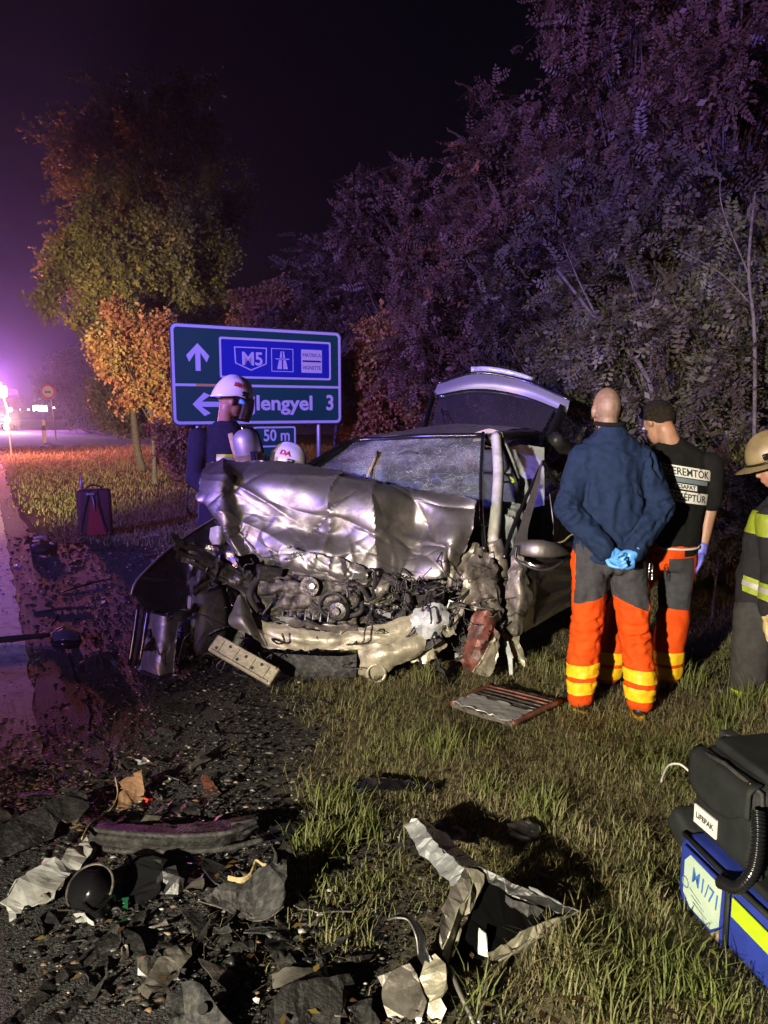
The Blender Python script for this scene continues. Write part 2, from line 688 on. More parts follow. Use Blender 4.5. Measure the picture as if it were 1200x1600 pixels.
M['hair'] = mat('dark hair', (0.008, 0.0055, 0.004), 0.8, 0, (0.022, 0.015, 0.011), 60, bump=0.9, bscale=160, spec=0.2)
M['fleece'] = mat('navy blue fleece', (0.009, 0.021, 0.060), 0.85, 0, (0.007, 0.016, 0.045), 30, bump=0.18, bscale=220, spec=0.2)
M['trouser_grey'] = mat('charcoal trouser cloth', (0.045, 0.045, 0.052), 0.85, 0, (0.033, 0.033, 0.038), 30, bump=0.15, bscale=250, spec=0.2)
M['orange'] = mat('fluorescent orange cloth', (0.62, 0.064, 0.003), 0.8, 0, (0.53, 0.05, 0.003), 12, bump=0.15, bscale=250, spec=0.2)
M['yellow'] = mat('reflective yellow tape', (0.78, 0.47, 0.008), 0.55, 0, (0.70, 0.36, 0.008), 30, bump=0.1, bscale=200)
M['lime'] = mat('reflective lime tape', (0.44, 0.60, 0.015), 0.5, 0, (0.38, 0.50, 0.015), 30)
M['lime_dimmed'] = mat('dimmed lime tape', (0.22, 0.29, 0.015), 0.6, 0, (0.17, 0.21, 0.015), 20)  # lime tape colour darkened to stand for being outside the light beam
M['tape_silver'] = mat('silver reflective tape', (0.32, 0.32, 0.31), 0.4, 0.3)
M['nitrile_blue'] = mat('light blue nitrile glove', (0.10, 0.34, 0.80), 0.42, 0, (0.08, 0.28, 0.70), 40, bump=0.25, bscale=120)
M['nitrile_violet'] = mat('violet blue nitrile glove', (0.13, 0.13, 0.55), 0.42, 0, (0.10, 0.10, 0.45), 40, bump=0.25, bscale=120)
M['tshirt'] = mat('black cotton', (0.005, 0.005, 0.0055), 0.9, 0, (0.007, 0.007, 0.0075), 30, bump=0.15, bscale=250, spec=0.2)
M['white_print'] = mat('white print', (0.60, 0.58, 0.56), 0.7)
M['black_print'] = mat('black print', (0.012, 0.012, 0.012), 0.7)
M['red_print'] = mat('red print', (0.50, 0.04, 0.025), 0.5)
M['turnout'] = mat('firefighter coat cloth', (0.016, 0.016, 0.019), 0.9, 0, (0.012, 0.012, 0.014), 30, bump=0.2, bscale=220, spec=0.2)
M['turnout_navy'] = mat('navy firefighter cloth', (0.014, 0.014, 0.034), 0.9, 0, (0.010, 0.010, 0.026), 30, bump=0.2, bscale=220, spec=0.2)
M['turnout_grey'] = mat('grey firefighter trousers', (0.040, 0.039, 0.038), 0.9, 0, (0.03, 0.029, 0.028), 25, bump=0.2, bscale=220, spec=0.2)
M['helmet_white'] = mat('white helmet shell', (0.72, 0.73, 0.75), 0.28, 0, coat=0.4)
M['helmet_cream'] = mat('cream helmet shell', (0.22, 0.175, 0.08), 0.45, 0, (0.15, 0.12, 0.055), 8)  # shell colour darkened to stand for dim light on the right firefighter
M['visor'] = mat('tinted visor', (0.16, 0.13, 0.13), 0.12, 0.4)
M['leather'] = mat('boot leather', (0.010, 0.010, 0.010), 0.45, 0, bump=0.3, bscale=80)
M['glove_tan'] = mat('tan leather glove', (0.55, 0.42, 0.2), 0.7, 0, (0.4, 0.3, 0.14), 30, bump=0.3, bscale=90)
M['bag_black'] = mat('black bag cloth', (0.008, 0.0095, 0.0095), 0.7, 0, (0.013, 0.015, 0.015), 14, bump=0.3, bscale=260, spec=0.35)
M['bag_blue'] = mat('royal blue bag cloth', (0.018, 0.036, 0.29), 0.65, 0, (0.013, 0.028, 0.22), 14, bump=0.3, bscale=260)
M['bag_red'] = mat('red bag cloth', (0.30, 0.005, 0.012), 0.7, 0, (0.23, 0.0045, 0.010), 14, bump=0.3, bscale=200)
M['bag_dark'] = mat('dark maroon bag cloth', (0.075, 0.005, 0.012), 0.7, 0, (0.052, 0.004, 0.009), 14, bump=0.3, bscale=200)
M['sleeve'] = mat('clear document sleeve with pale paper', (0.50, 0.60, 0.46), 0.25, 0, (0.40, 0.52, 0.42), 6, coat=0.6)
M['ink_blue'] = mat('blue ink', (0.05, 0.14, 0.42), 0.5)
M['ink_grey'] = mat('grey ink', (0.12, 0.15, 0.18), 0.5)
M['sign_green'] = mat('green sign face', (0.008, 0.105, 0.075), 0.45, 0, (0.007, 0.095, 0.07), 2)
M['sign_blue'] = mat('blue sign face', (0.016, 0.035, 0.42), 0.45, 0, (0.014, 0.03, 0.38), 2)
M['sign_white'] = mat('white sign film', (0.78, 0.78, 0.80), 0.45)
M['zinc'] = mat('galvanised steel', (0.45, 0.46, 0.47), 0.5, 0.6, (0.35, 0.36, 0.37), 8, bump=0.1)
M['bark'] = mat('locust bark', (0.10, 0.085, 0.072), 0.85, 0, (0.04, 0.033, 0.027), 26, bump=0.8, bscale=40)
M['trim_warm'] = mat('amber marker', (0.9, 0.45, 0.1), 0.4)
# ------------------------------------------------------------------ road frame
LA, LB = G(57, 1116), G(9, 843)
RU = (LB - LA)[:2] / np.linalg.norm((LB - LA)[:2])      # along the road, away from the camera
RN = np.array([RU[1], -RU[0]])                          # to the right of the edge line


def road_pt(s, t, z=0.0):
    p = LA[:2] + RU * s + RN * t
    return np.array([p[0], p[1], z])


def road_t(x, y):
    return (x - LA[0]) * RN[0] + (y - LA[1]) * RN[1]


def grass_edge(y):
    return np.interp(y, [0, 1.5, 3, 4.3, 6, 8.4, 9.6, 11, 14, 40], [0.55, 0.62, 0.9, 1.35, 1.75, 1.85, 0.85, 0.4, 0.3, 0.3])


def grass_mask(x, y):
    p = np.stack([x, y, np.zeros_like(x)], -1)
    t = road_t(x, y)
    return t - grass_edge(y) + 0.28 * vnoise(p, 0.7, 41) + 0.14 * vnoise(p, 0.2, 42)


def ground_z(x, y):
    p = np.stack([x, y, np.zeros_like(x)], -1)
    g = np.clip(grass_mask(x, y) * 2.0, 0, 1)
    near = np.clip(1.4 - np.hypot(x, y) / 14, 0, 1)
    return near * (g * (0.028 * vnoise(p, 0.45, 3) + 0.014 * vnoise(p, 0.13, 4)) + 0.004 * vnoise(p, 0.08, 5)) - 0.02 * (1 - g) * 0


# ground: one sheet to the horizon, fine near the camera
def axis(n, fine, far):
    t = np.linspace(-1, 1, n)
    return np.sign(t) * (np.abs(t) * fine + (far - fine) * np.abs(t) ** 9)


gx = axis(300, 5.5, 900) + 0.6
gy = axis(320, 7.5, 900) + 4.5
XX, YY = np.meshgrid(gx, gy)
ZZ = ground_z(XX, YY)
o = mk('ground', np.stack([XX, YY, ZZ], -1).reshape(-1, 3), grid_faces(len(gy), len(gx)), None, None, True)
tag(o, kind='structure')
gmk = grass_mask(XX, YY).ravel()
set_tint(o.data, np.clip((0.30 - gmk) * 2.6 + 0.35 * vnoise(np.stack([XX.ravel(), YY.ravel(), 0 * XX.ravel()], -1), .12, 77), 0, 1) * (np.hypot(XX, YY).ravel() < 40))
M['soil'] = mat('matted turf and soil', (0.060, 0.050, 0.028), 0.95, 0, (0.155, 0.132, 0.074), 22, 0.40, 0.64, bump=0.9, bscale=30, detail=10, spec=0.15)
o.data.materials.append(M['soil'])
_t = M['soil'].node_tree
_at = _t.nodes.new('ShaderNodeAttribute')
_at.attribute_name = 'tint'
_mx = _t.nodes.new('ShaderNodeMix')
_mx.data_type = 'RGBA'
_n = _t.nodes.new('ShaderNodeTexNoise')
_n.inputs['Scale'].default_value = 34
_n.inputs['Detail'].default_value = 10
_r = _t.nodes.new('ShaderNodeValToRGB')
_r.color_ramp.elements[0].position, _r.color_ramp.elements[1].position = .42, .72
_r.color_ramp.elements[0].color, _r.color_ramp.elements[1].color = (.018, .017, .016, 1), (.07, .064, .058, 1)
_t.links.new(_t.nodes['Texture Coordinate'].outputs['Object'], _n.inputs['Vector'])
_t.links.new(_n.outputs['Fac'], _r.inputs[0])
_b = _t.nodes['Principled BSDF']
_old = _b.inputs['Base Color'].links[0].from_socket
_t.links.new(_at.outputs['Fac'], _mx.inputs['Factor'])
_t.links.new(_old, _mx.inputs[6])
_t.links.new(_r.outputs[0], _mx.inputs[7])
_t.links.new(_mx.outputs[2], _b.inputs['Base Color'])

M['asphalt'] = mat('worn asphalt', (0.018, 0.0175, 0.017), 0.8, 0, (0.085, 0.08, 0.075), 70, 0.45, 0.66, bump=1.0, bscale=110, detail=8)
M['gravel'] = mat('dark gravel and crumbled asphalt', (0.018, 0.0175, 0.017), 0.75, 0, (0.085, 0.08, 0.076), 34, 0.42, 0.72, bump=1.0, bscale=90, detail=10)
M['paint_line'] = mat('worn white road paint', (0.46, 0.45, 0.43), 0.75, 0, (0.10, 0.095, 0.09), 9, 0.50, 0.70, bump=0.4, bscale=120, detail=10)


def strip(name, s0, s1, t0, t1, z, m, ds=0.25, nt_=6, wob=0.0, seed=0):
    ss = np.concatenate([np.arange(s0, 25, ds), np.geomspace(25, s1, 40)]) if s1 > 30 else np.arange(s0, s1, ds)
    tt = np.linspace(0, 1, nt_)
    vs = []
    for s in ss:
        a = np.array([[s, 0, 0.0]])
        w0 = t0(s) if callable(t0) else t0
        w1 = t1(s) if callable(t1) else t1
        if wob:
            w1 = w1 + wob * float(vnoise(a, 0.35, seed)[0] + 0.6 * vnoise(a, 0.12, seed + 1)[0])
        for t in tt:
            vs.append(road_pt(s, w0 + (w1 - w0) * t, z))
    return tag(mk(name, vs, grid_faces(len(ss), nt_), m, None, True), kind='structure')


def edge_s(s):
    p = road_pt(s, 1.0)
    return float(grass_edge(np.array(p[1]))) - 0.42


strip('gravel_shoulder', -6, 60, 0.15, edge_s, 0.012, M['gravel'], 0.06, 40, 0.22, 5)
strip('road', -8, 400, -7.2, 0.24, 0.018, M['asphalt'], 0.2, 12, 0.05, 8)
strip('road_edge_line', -0.75, 160, -0.20, 0.0, 0.0225, M['paint_line'], 0.05, 4, 0.012, 11)
strip('road_centre_line', -8, 160, -3.75, -3.63, 0.0225, M['paint_line'], 0.2, 3, 0.0, 12)


# crumbled asphalt, stones and glass crumbs of the shoulder
def crumbs(name, xy, size, z0, m, kind_tint, flat=0.6, seed=0):
    r = np.random.default_rng(seed)
    n = len(xy)
    base = np.array([[1, 0, 0], [0, 1, 0], [-1, 0, 0], [0, -1, 0], [0, 0, 1], [0, 0, -1]], float)
    v = base[None] * (0.6 + 0.6 * r.random((n, 6, 1)))
    v[..., 2] *= flat
    a = r.uniform(0, 6.28, n)
    c, s = np.cos(a), np.sin(a)
    x = v[..., 0] * c[:, None] - v[..., 1] * s[:, None]
    y = v[..., 0] * s[:, None] + v[..., 1] * c[:, None]
    el = 1 + 0.9 * r.random(n)
    v = np.stack([x * el[:, None], y, v[..., 2] + 0.25 * x * r.uniform(-1, 1, (n, 1))], -1) * size[:, None, None]
    v += np.stack([xy[:, 0], xy[:, 1], z0 + size * flat * 0.4], -1)[:, None]
    f = np.array([[0, 1, 4], [1, 2, 4], [2, 3, 4], [3, 0, 4], [1, 0, 5], [2, 1, 5], [3, 2, 5], [0, 3, 5]])
    F = (f[None] + (np.arange(n) * 6)[:, None, None]).reshape(-1, 3)
    o = mk(name, v.reshape(-1, 3), F, m)
    set_tint(o.data, np.repeat(kind_tint, 6))
    return o


def in_view(x, y, mgn=0.15):
    return (np.abs(x) < y * 0.54 + mgn) & (y > 1.2)


def scatter(n, y0, y1, seed, power=1.0):
    r = np.random.default_rng(seed)
    y = y0 + (y1 - y0) * r.random(n) ** power
    x = r.uniform(-0.56, 0.56, n) * (y + 0.4)
    return x, y


M['stones'] = leaf_mat('loose stones and glass crumbs', [(0.0, (0.01, 0.01, 0.01)), (0.5, (0.032, 0.03, 0.028)), (0.8, (0.08, 0.073, 0.066)), (0.95, (0.16, 0.145, 0.12)), (1.0, (0.4, 0.39, 0.37))], 0.0, 0.5)
x, y = scatter(60000, 1.4, 10.0, 21, 1.3)
k = (grass_mask(x, y) < 0.30) & (road_t(x, y) > -0.5)
x, y = x[k], y[k]
r_ = np.random.default_rng(5)
keep = (road_t(x, y) > 0.1) | (r_.random(len(x)) < 0.6)
x, y = x[keep], y[keep]
sz = 0.0028 + 0.0075 * r_.random(len(x)) ** 5 * (0.6 + 0.25 * y)
o = crumbs('gravel', np.stack([x, y], -1), sz, 0.014, M['stones'], r_.random(len(x)) ** 2.4, 0.6, 3)
tag(o, 'dark loose gravel and glass crumbs strewn over the shoulder', 'gravel', kind='stuff')

# flakes of wood, bark and plastic lying by the white line in the foreground
M['flakes'] = leaf_mat('wood and plastic flakes', [(0.0, (0.02, 0.015, 0.012)), (0.5, (0.08, 0.048, 0.032)), (0.85, (0.2, 0.125, 0.075)), (1.0, (0.4, 0.33, 0.24))], 0.0, 0.6)
pts = []
for _ in range(900):
    px_, py_ = abs(random.gauss(0, 95)), random.gauss(1225, 45)
    pts.append(G(px_, min(max(py_, 1130), 1330))[:2])
for _ in range(260):
    pts.append(G(random.uniform(20, 420), random.uniform(1180, 1590))[:2])
pts = np.array(pts)
o = crumbs('wood_flakes', pts, 0.004 + 0.013 * r_.random(len(pts)) ** 2.6, 0.024, M['flakes'], r_.random(len(pts)), 0.3, 4)
tag(o, 'brown flakes and splinters strewn beside the white line', 'splinters', kind='stuff')


# grass
# where big pieces of the wreck press the grass down
PRESSED = [(G(735, 1470), .20, .17), (G(650, 1560), .15, .12), (G(820, 1430), .20, .10), (G(680, 1340), .12, .12), (G(790, 1103), .24, .20), (G(820, 1300), .09, .06), (G(610, 1230), .2, .05)]


def grass(name, x, y, length, width, lean, tint, seed):
    r = np.random.default_rng(seed)
    if name != 'verge_grass':
        ok = np.ones(len(x), bool)
        for c_, a_, b_ in PRESSED:
            ok &= ((x - c_[0]) / a_) ** 2 + ((y - c_[1]) / b_) ** 2 > 1
        x, y, length, width, lean, tint = (q_[ok] for q_ in (x, y, length, width, lean, tint))
    n = len(x)
    a = r.uniform(0, 2 * np.pi, n)
    d = np.stack([np.cos(a), np.sin(a)], -1)
    w = np.stack([-d[:, 1], d[:, 0]], -1) * width[:, None]
    z = ground_z(x, y)
    v = np.zeros((n, 6, 3))
    for k, (q, ww) in enumerate(((0, 1.0), (0.55, 0.8), (1.0, 0.12))):
        hor = lean * length * (q ** 1.7)
        up = length * q * np.sqrt(np.clip(1 - (lean * q) ** 2 * 0.8, 0.02, 1))
        c = np.stack([x, y], -1) + d * hor[:, None]
        zz = z + up - (0.012 if k == 0 else 0)
        v[:, 2 * k, :2] = c - w * ww * 0.5
        v[:, 2 * k + 1, :2] = c + w * ww * 0.5
        v[:, 2 * k, 2] = zz
        v[:, 2 * k + 1, 2] = zz
    f = np.array([[0, 1, 3, 2], [2, 3, 5, 4]])
    F = (f[None] + (np.arange(n) * 6)[:, None, None]).reshape(-1, 4)
    o = mk(name, v.reshape(-1, 3), F, M['grass'])
    set_tint(o.data, np.repeat(tint, 6))
    return o


M['grass'] = leaf_mat('grass blades', [(0.0, (0.11, 0.085, 0.048)), (0.3, (0.27, 0.23, 0.125)), (0.55, (0.19, 0.19, 0.075)), (0.8, (0.125, 0.165, 0.042)), (1.0, (0.22, 0.24, 0.06))], 0.3, 0.6)
x, y = scatter(330000, 1.35, 8.0, 31, 1.2)
p3 = np.stack([x, y, np.zeros_like(x)], -1)
gm = grass_mask(x, y)
dens = np.clip(gm * 2.2 + 0.15, 0, 1) * (0.45 + 0.55 * np.clip(0.5 + 1.3 * vnoise(p3, 0.35, 61), 0, 1))
# worn patch of flattened soil in front of the car
worn = np.exp(-(((x + 0.15) / 0.75) ** 2 + ((y - 3.75) / 0.55) ** 2))
dens *= 1 - 0.8 * worn
r_ = np.random.default_rng(32)
k = r_.random(len(x)) < dens * 0.62
x, y, p3 = x[k], y[k], p3[k]
tuft = np.clip(0.5 + 1.1 * vnoise(p3, 0.5, 62) + 0.5 * vnoise(p3, 0.16, 63), 0.05, 1.4)
L = (0.018 + 0.044 * tuft * r_.random(len(x))) * np.where(y > 4.6, 1.25, 1.0)
lean = np.clip(0.6 + 0.4 * r_.random(len(x)), 0, 0.97)
tint = np.clip(0.42 + 0.38 * vnoise(p3, 0.6, 64) + 0.25 * (r_.random(len(x)) - 0.5), 0, 1)
o = grass('grass', x, y, L, 0.0022 + 0.0025 * r_.random(len(x)), lean, tint, 33)
tag(o, 'matted green and straw coloured grass in the foreground', 'grass', kind='stuff')

# trampled straw lying flat between the blades
x, y = scatter(150000, 1.35, 8.5, 43, 1.2)
p3 = np.stack([x, y, np.zeros_like(x)], -1)
k = r_.random(len(x)) < np.clip(grass_mask(x, y) * 2 + .3, 0, 1) * np.clip(.45 + .8 * vnoise(p3, .5, 88), .05, 1) * .6
x, y = x[k], y[k]
o = grass('straw', x, y, 0.04 + 0.08 * r_.random(len(x)), 0.002 + 0.002 * r_.random(len(x)), np.full(len(x), 1.09), np.clip(.12 + .3 * r_.random(len(x)), 0, 1), 44)
tag(o, 'flattened dry straw lying between the green blades', 'grass', kind='stuff')

# taller tufts
tx, ty, tl, tt = [], [], [], []
tufts = [(700, 1178, .17, 150, .72), (652, 1170, .15, 90, .6), (745, 1165, .11, 60, .8), (850, 1285, .17, 170, .6), (835, 1262, .13, 90, .75), (905, 1310, .11, 90, .35),
         (880, 1520, .2, 190, .42), (900, 1550, .16, 120, .5), (940, 1500, .13, 90, .7), (1070, 1080, .26, 110, .7), (1150, 1115, .22, 120, .72), (1180, 1105, .24, 100, .7), (500, 1330, .15, 240, .72),
         (520, 1260, .14, 200, .7), (480, 1390, .10, 120, .65), (660, 1070, .2, 40, .75), (835, 1045, .16, 170, .55), (865, 1060, .13, 120, .6), (1020, 1540, .14, 160, .75), (1100, 1570, .15, 130, .8),
         (560, 1300, .14, 170, .7), (590, 1180, .10, 120, .6), (760, 1240, .10, 120, .66), (950, 1215, .09, 120, .5), (980, 1320, .1, 140, .5), (1040, 1210, .11, 140, .7), (1010, 1430, .1, 150, .45), (720, 1570, .14, 110, .7), (640, 1240, .1, 150, .62), (690, 1330, .1, 120, .55), (900, 1110, .08, 100, .6), (1120, 1140, .15, 120, .72), (960, 1590, .15, 160, .62), (560, 1400, .1, 140, .6), (530, 1470, .09, 130, .55)]
for (px_, py_, h, n, q) in tufts:
    c = G(px_, py_)
    rr = np.random.default_rng(int(px_ * 7 + py_))
    m_ = int(n * 1.0)
    tx.append(c[0] + rr.normal(0, 0.055, m_))
    ty.append(c[1] + rr.normal(0, 0.055, m_))
    tl.append(h * .82 * (0.35 + 0.75 * rr.random(m_)))
    tt.append(np.clip(q + rr.normal(0, 0.13, m_), 0, 1))
tx, ty, tl, tt = (np.concatenate(a) for a in (tx, ty, tl, tt))
o = grass('grass_tuft', tx, ty, tl, 0.0035 + 0.003 * r_.random(len(tx)), np.clip(0.35 + 0.55 * r_.random(len(tx)), 0, 0.95), tt, 35)
tag(o, 'taller green tufts standing out of the matted grass', 'grass', kind='stuff')

# verge beyond the car
x, y = scatter(120000, 7.2, 34, 37, 1.5)
p3 = np.stack([x, y, np.zeros_like(x)], -1)
gm = grass_mask(x, y)
k = (r_.random(len(x)) < np.clip(gm * 1.4 + 0.2, 0, 1)) & (road_t(x, y) < 13) & (x < 2.5 + 0.25 * y)
x, y, p3 = x[k], y[k], p3[k]
L = (0.03 + 0.075 * r_.random(len(x))) * (0.7 + 0.02 * y) * np.where(road_t(x, y) > 3.2 + vnoise(p3, 1.0, 2), 1.8, 1)
o = grass('verge_grass', x, y, L, 0.006 + 0.0009 * y, np.clip(0.3 + 0.6 * r_.random(len(x)), 0, 0.95), np.clip(0.36 + 0.3 * vnoise(p3, 1.2, 65) + 0.3 * (r_.random(len(x)) - 0.5), 0, 1), 38)
tag(o, 'dry yellowish grass of the verge beyond the car', 'grass', kind='stuff')

# fallen leaves
x, y = scatter(3600, 1.4, 13, 51, 1.2)
k = (road_t(x, y) > -0.3) & (r_.random(len(x)) < np.where(grass_mask(x, y) > 0, 0.45, 0.25))
x, y = x[k], y[k]
n = len(x)
a = r_.uniform(0, 6.28, n)
s = 0.007 + 0.011 * r_.random(n) + 0.001 * y
q = np.array([[-1, 0, 0], [0, -0.5, 0.22], [1, 0, 0.1], [0, 0.5, 0.22]])
v = np.stack([q[None, :, 0] * np.cos(a)[:, None] - q[None, :, 1] * np.sin(a)[:, None], q[None, :, 0] * np.sin(a)[:, None] + q[None, :, 1] * np.cos(a)[:, None], np.broadcast_to(q[None, :, 2], (n, 4))], -1) * s[:, None, None]
v += np.stack([x, y, ground_z(x, y) + 0.028 + 0.02 * r_.random(n)], -1)[:, None]
M['litter'] = leaf_mat('fallen leaves', [(0, (0.04, 0.022, 0.012)), (0.6, (0.11, 0.06, 0.025)), (0.9, (0.22, 0.15, 0.045)), (1, (0.38, 0.33, 0.06))], 0.2)
o = mk('fallen_leaves', v.reshape(-1, 3), np.arange(n * 4).reshape(-1, 4), M['litter'])
set_tint(o.data, np.repeat(r_.random(n), 4))
tag(o, 'small yellow and brown leaves fallen on grass and gravel', 'leaves', kind='stuff')

# ------------------------------------------------------------------ trees
M['locust'] = leaf_mat('locust leaflets', [(0, (0.050, 0.036, 0.026)), (0.4, (0.085, 0.072, 0.05)), (0.75, (0.085, 0.092, 0.052)), (1, (0.15, 0.12, 0.05))], 0.25)
M['locust_brown'] = leaf_mat('browning locust leaflets', [(0, (0.07, 0.040, 0.026)), (0.5, (0.125, 0.075, 0.047)), (0.85, (0.115, 0.088, 0.05)), (1, (0.27, 0.13, 0.045))], 0.25)
M['autumn'] = leaf_mat('orange autumn leaves', [(0, (0.22, 0.075, 0.04)), (0.4, (0.36, 0.15, 0.06)), (0.75, (0.38, 0.22, 0.06)), (1, (0.30, 0.26, 0.06))], 0.3)
M['yellowgreen'] = leaf_mat('yellowing green leaves', [(0, (0.055, 0.055, 0.018)), (0.5, (0.13, 0.13, 0.032)), (0.9, (0.22, 0.20, 0.045)), (1, (0.38, 0.22, 0.04))], 0.3)
M['dark_leaf'] = leaf_mat('dull shrub leaves', [(0, (0.035, 0.030, 0.026)), (1, (0.085, 0.075, 0.055))], 0.2)


def frond_template(npair, droop=.35, side=0.0):
    vs, fs = [], []
    def leaflet(bx, bz, ang, l, w):
        c, s_ = math.cos(ang), math.sin(ang)
        b = len(vs)
        for u, v, z in ((0, 0, 0), (0.5, -w, 0.006), (1, 0, -0.02), (0.5, w, 0.006)):
            xx, yy = u * l, v
            vs.append((bx + xx * c - yy * s_, xx * s_ + yy * c, bz + z))
        fs.append((b, b + 1, b + 2, b + 3))
    for i in range(npair):
        t = (i + 1) / (npair + 0.5)
        bx, bz = t, -droop * t * t
        l = 0.27 * (1 - 0.3 * abs(t - 0.45))
        leaflet(bx, bz, 1.25, l, 0.062)
        leaflet(bx, bz, -1.25, l, 0.062)
    leaflet(1.0, -droop, 0.0, 0.24, 0.06)
    b = len(vs)
    vs.extend([(0, -0.008, 0), (0, 0.008, 0), (1, 0.004, -droop), (1, -0.004, -droop)])
    fs.append((b, b + 1, b + 2, b + 3))
    vs = np.array(vs)
    rt = np.random.default_rng(npair)
    vs = vs + rt.normal(0, .018, (len(vs) // 4, 3)).repeat(4, 0)
    vs[:, 1] += side * vs[:, 0] ** 2
    return vs, np.array(fs)


def spray_template(n, seed):
    """a few simple oval leaves on a twig"""
    r = np.random.default_rng(seed)
    vs, fs = [], []
    for i in range(n):
        t = (i + 0.5) / n
        c = np.array([t, 0, -0.2 * t * t])
        a = r.uniform(0, 6.28)
        d = np.array([0.5, math.cos(a), math.sin(a) - 0.3])
        d /= np.linalg.norm(d)
        u = np.cross(d, r.normal(size=3))
        u /= np.linalg.norm(u)
        l, w = r.uniform(0.22, 0.36), r.uniform(0.07, 0.12)
        b = len(vs)
        vs.extend([c, c + d * l * 0.5 - u * w, c + d * l, c + d * l * 0.5 + u * w])
        fs.append((b, b + 1, b + 2, b + 3))
    return np.array(vs), np.array(fs)


TEMPL = {'locust': [frond_template(6), frond_template(8, .7, .2), frond_template(5, .1, -.15), frond_template(7, .5, -.3), spray_template(7, 8)], 'spray': [spray_template(9, 3), spray_template(7, 4), spray_template(11, 5)]}


def stamp(tv, tf, pos, dirs, roll, size):
    n = len(pos)
    x = dirs / np.linalg.norm(dirs, axis=1, keepdims=True)
    up = np.tile([0, 0, 1.0], (n, 1))
    y = np.cross(up, x)
    y /= np.linalg.norm(y, axis=1, keepdims=True) + 1e-6
    z = np.cross(x, y)
    c, s = np.cos(roll)[:, None], np.sin(roll)[:, None]
    y, z = y * c + z * s, -y * s + z * c
    v = pos[:, None] + size[:, None, None] * (tv[None, :, 0:1] * x[:, None] + tv[None, :, 1:2] * y[:, None] + tv[None, :, 2:3] * z[:, None])
    f = tf[None] + (np.arange(n) * len(tv))[:, None, None]
    return v.reshape(-1, 3), f.reshape(-1, tf.shape[1])


def tree(name, label, cat, cx, cy, Y, hw, hh, m, templ='locust', nclump=60, per=60, fs=0.2, group=None, seed=1, base=None, trunk_r=0.06, shell=0.55, ysc=0.8, csize=0.105):
    """crown given where it stands (photo x, y, distance) with half sizes in photo pixels; trunk, limbs and leaf sprays follow"""
    r = np.random.default_rng(seed)
    c = P(cx, cy, Y)
    rx, rz = hw * Y / FPX, hh * Y / FPX
    bx = np.array([c[0] + r.uniform(-0.3, 0.3) * rx, c[1] + 0.2 * ysc * rx, 0.0]) if base is None else np.array([base[0], base[1], 0.0])
    root = empty(name, bx, label, cat, group)
    top = c + np.array([0, 0, rz * 0.55])
    mid = (bx + top) / 2 + np.array([r.uniform(-0.15, 0.15) * rx, r.uniform(-0.1, 0.1) * rx, 0])
    spine = catmull(np.array([bx, bx * 0.7 + mid * 0.3 + r.normal(0, 0.04, 3) * [1, 1, 0], mid, top]), 16)
    mb = MB()
    mb.tube(spine, np.linspace(trunk_r, trunk_r * 0.2, 16), 7)
    pos, dirs, size, tints = [], [], [], []
    for i in range(nclump):
        while True:
            d = r.normal(size=3)
            d /= np.linalg.norm(d)
            rad = shell + (1 - shell) * r.random()
            if r.random() < 0.25:
                rad *= r.random()
            q = c + d * rad * np.array([rx, rx * ysc, rz]) * (1 + 0.16 * r.normal())
            if q[2] > 0.15:
                break
        zt = np.clip(q[2] * 0.62, spine[2][2] * 0.6, top[2])
        st = spine[np.argmin(np.abs(spine[:, 2] - zt))]
        bend = (st + q) / 2 + np.array([0, 0, -0.06 * rz]) + r.normal(0, 0.06, 3) * rx
        br = catmull(np.array([st, bend, q]), 7)
        mb.tube(br, np.linspace(trunk_r * 0.34, trunk_r * 0.08, 7), 4, False)
        out = (q - c) / np.array([rx, rx * ysc, rz])
        out = out / (np.linalg.norm(out) + 1e-6)
        cs = csize * (rx + rz) * (0.7 + 0.6 * r.random())
        ct = r.random()
        ntw = 4
        for j in range(ntw):
            td = out * 0.6 + r.normal(0, 0.6, 3) + np.array([0, 0, 0.1])
            td /= np.linalg.norm(td)
            e = q + td * cs * 1.7
            tw = catmull(np.array([q, (q + e) / 2 + np.array([0, 0, 0.12 * cs]), e - np.array([0, 0, 0.12 * cs])]), 5)
            mb.tube(tw, np.linspace(trunk_r * 0.09, 0.003, 5), 3, False)
            k = per // ntw
            t = r.random(k) ** 0.8 * 4
            i0 = np.minimum(t.astype(int), 3)
            pp = tw[i0] + (tw[i0 + 1] - tw[i0]) * (t - i0)[:, None]
            pos.append(pp + r.normal(0, 0.12, (k, 3)) * cs)
            dd = td * 0.45 + r.normal(0, 0.75, (k, 3)) + np.array([0, -0.12, -0.22])
            dirs.append(dd)
            size.append(fs * (0.6 + 0.6 * r.random(k)))
            tints.append(np.clip(ct * 0.6 + 0.4 * r.random(k) + 0.05 * r.normal(size=k), 0, 1))
    pos, dirs, size, tints = (np.concatenate(a) for a in (pos, dirs, size, tints))
    k = pos[:, 2] > 0.05
    pos, dirs, size, tints = pos[k], dirs[k], size[k], tints[k]
    V_, F_, T_, nb = [], [], [], 0
    pick = r.integers(0, len(TEMPL[templ]), len(pos))
    for ti, (tv, tf) in enumerate(TEMPL[templ]):
        k = pick == ti
        v, f = stamp(tv, tf, pos[k], dirs[k], r.normal(0, 0.7, int(k.sum())), size[k])
        V_.append(v)
        F_.append(f + nb)
        T_.append(np.repeat(tints[k], len(tv)))
        nb += len(v)
    cr = mk('crown', np.concatenate(V_), np.concatenate(F_), m, root)
    set_tint(cr.data, np.concatenate(T_))
    mb.build('trunk', M['bark'], root, True)
    return root


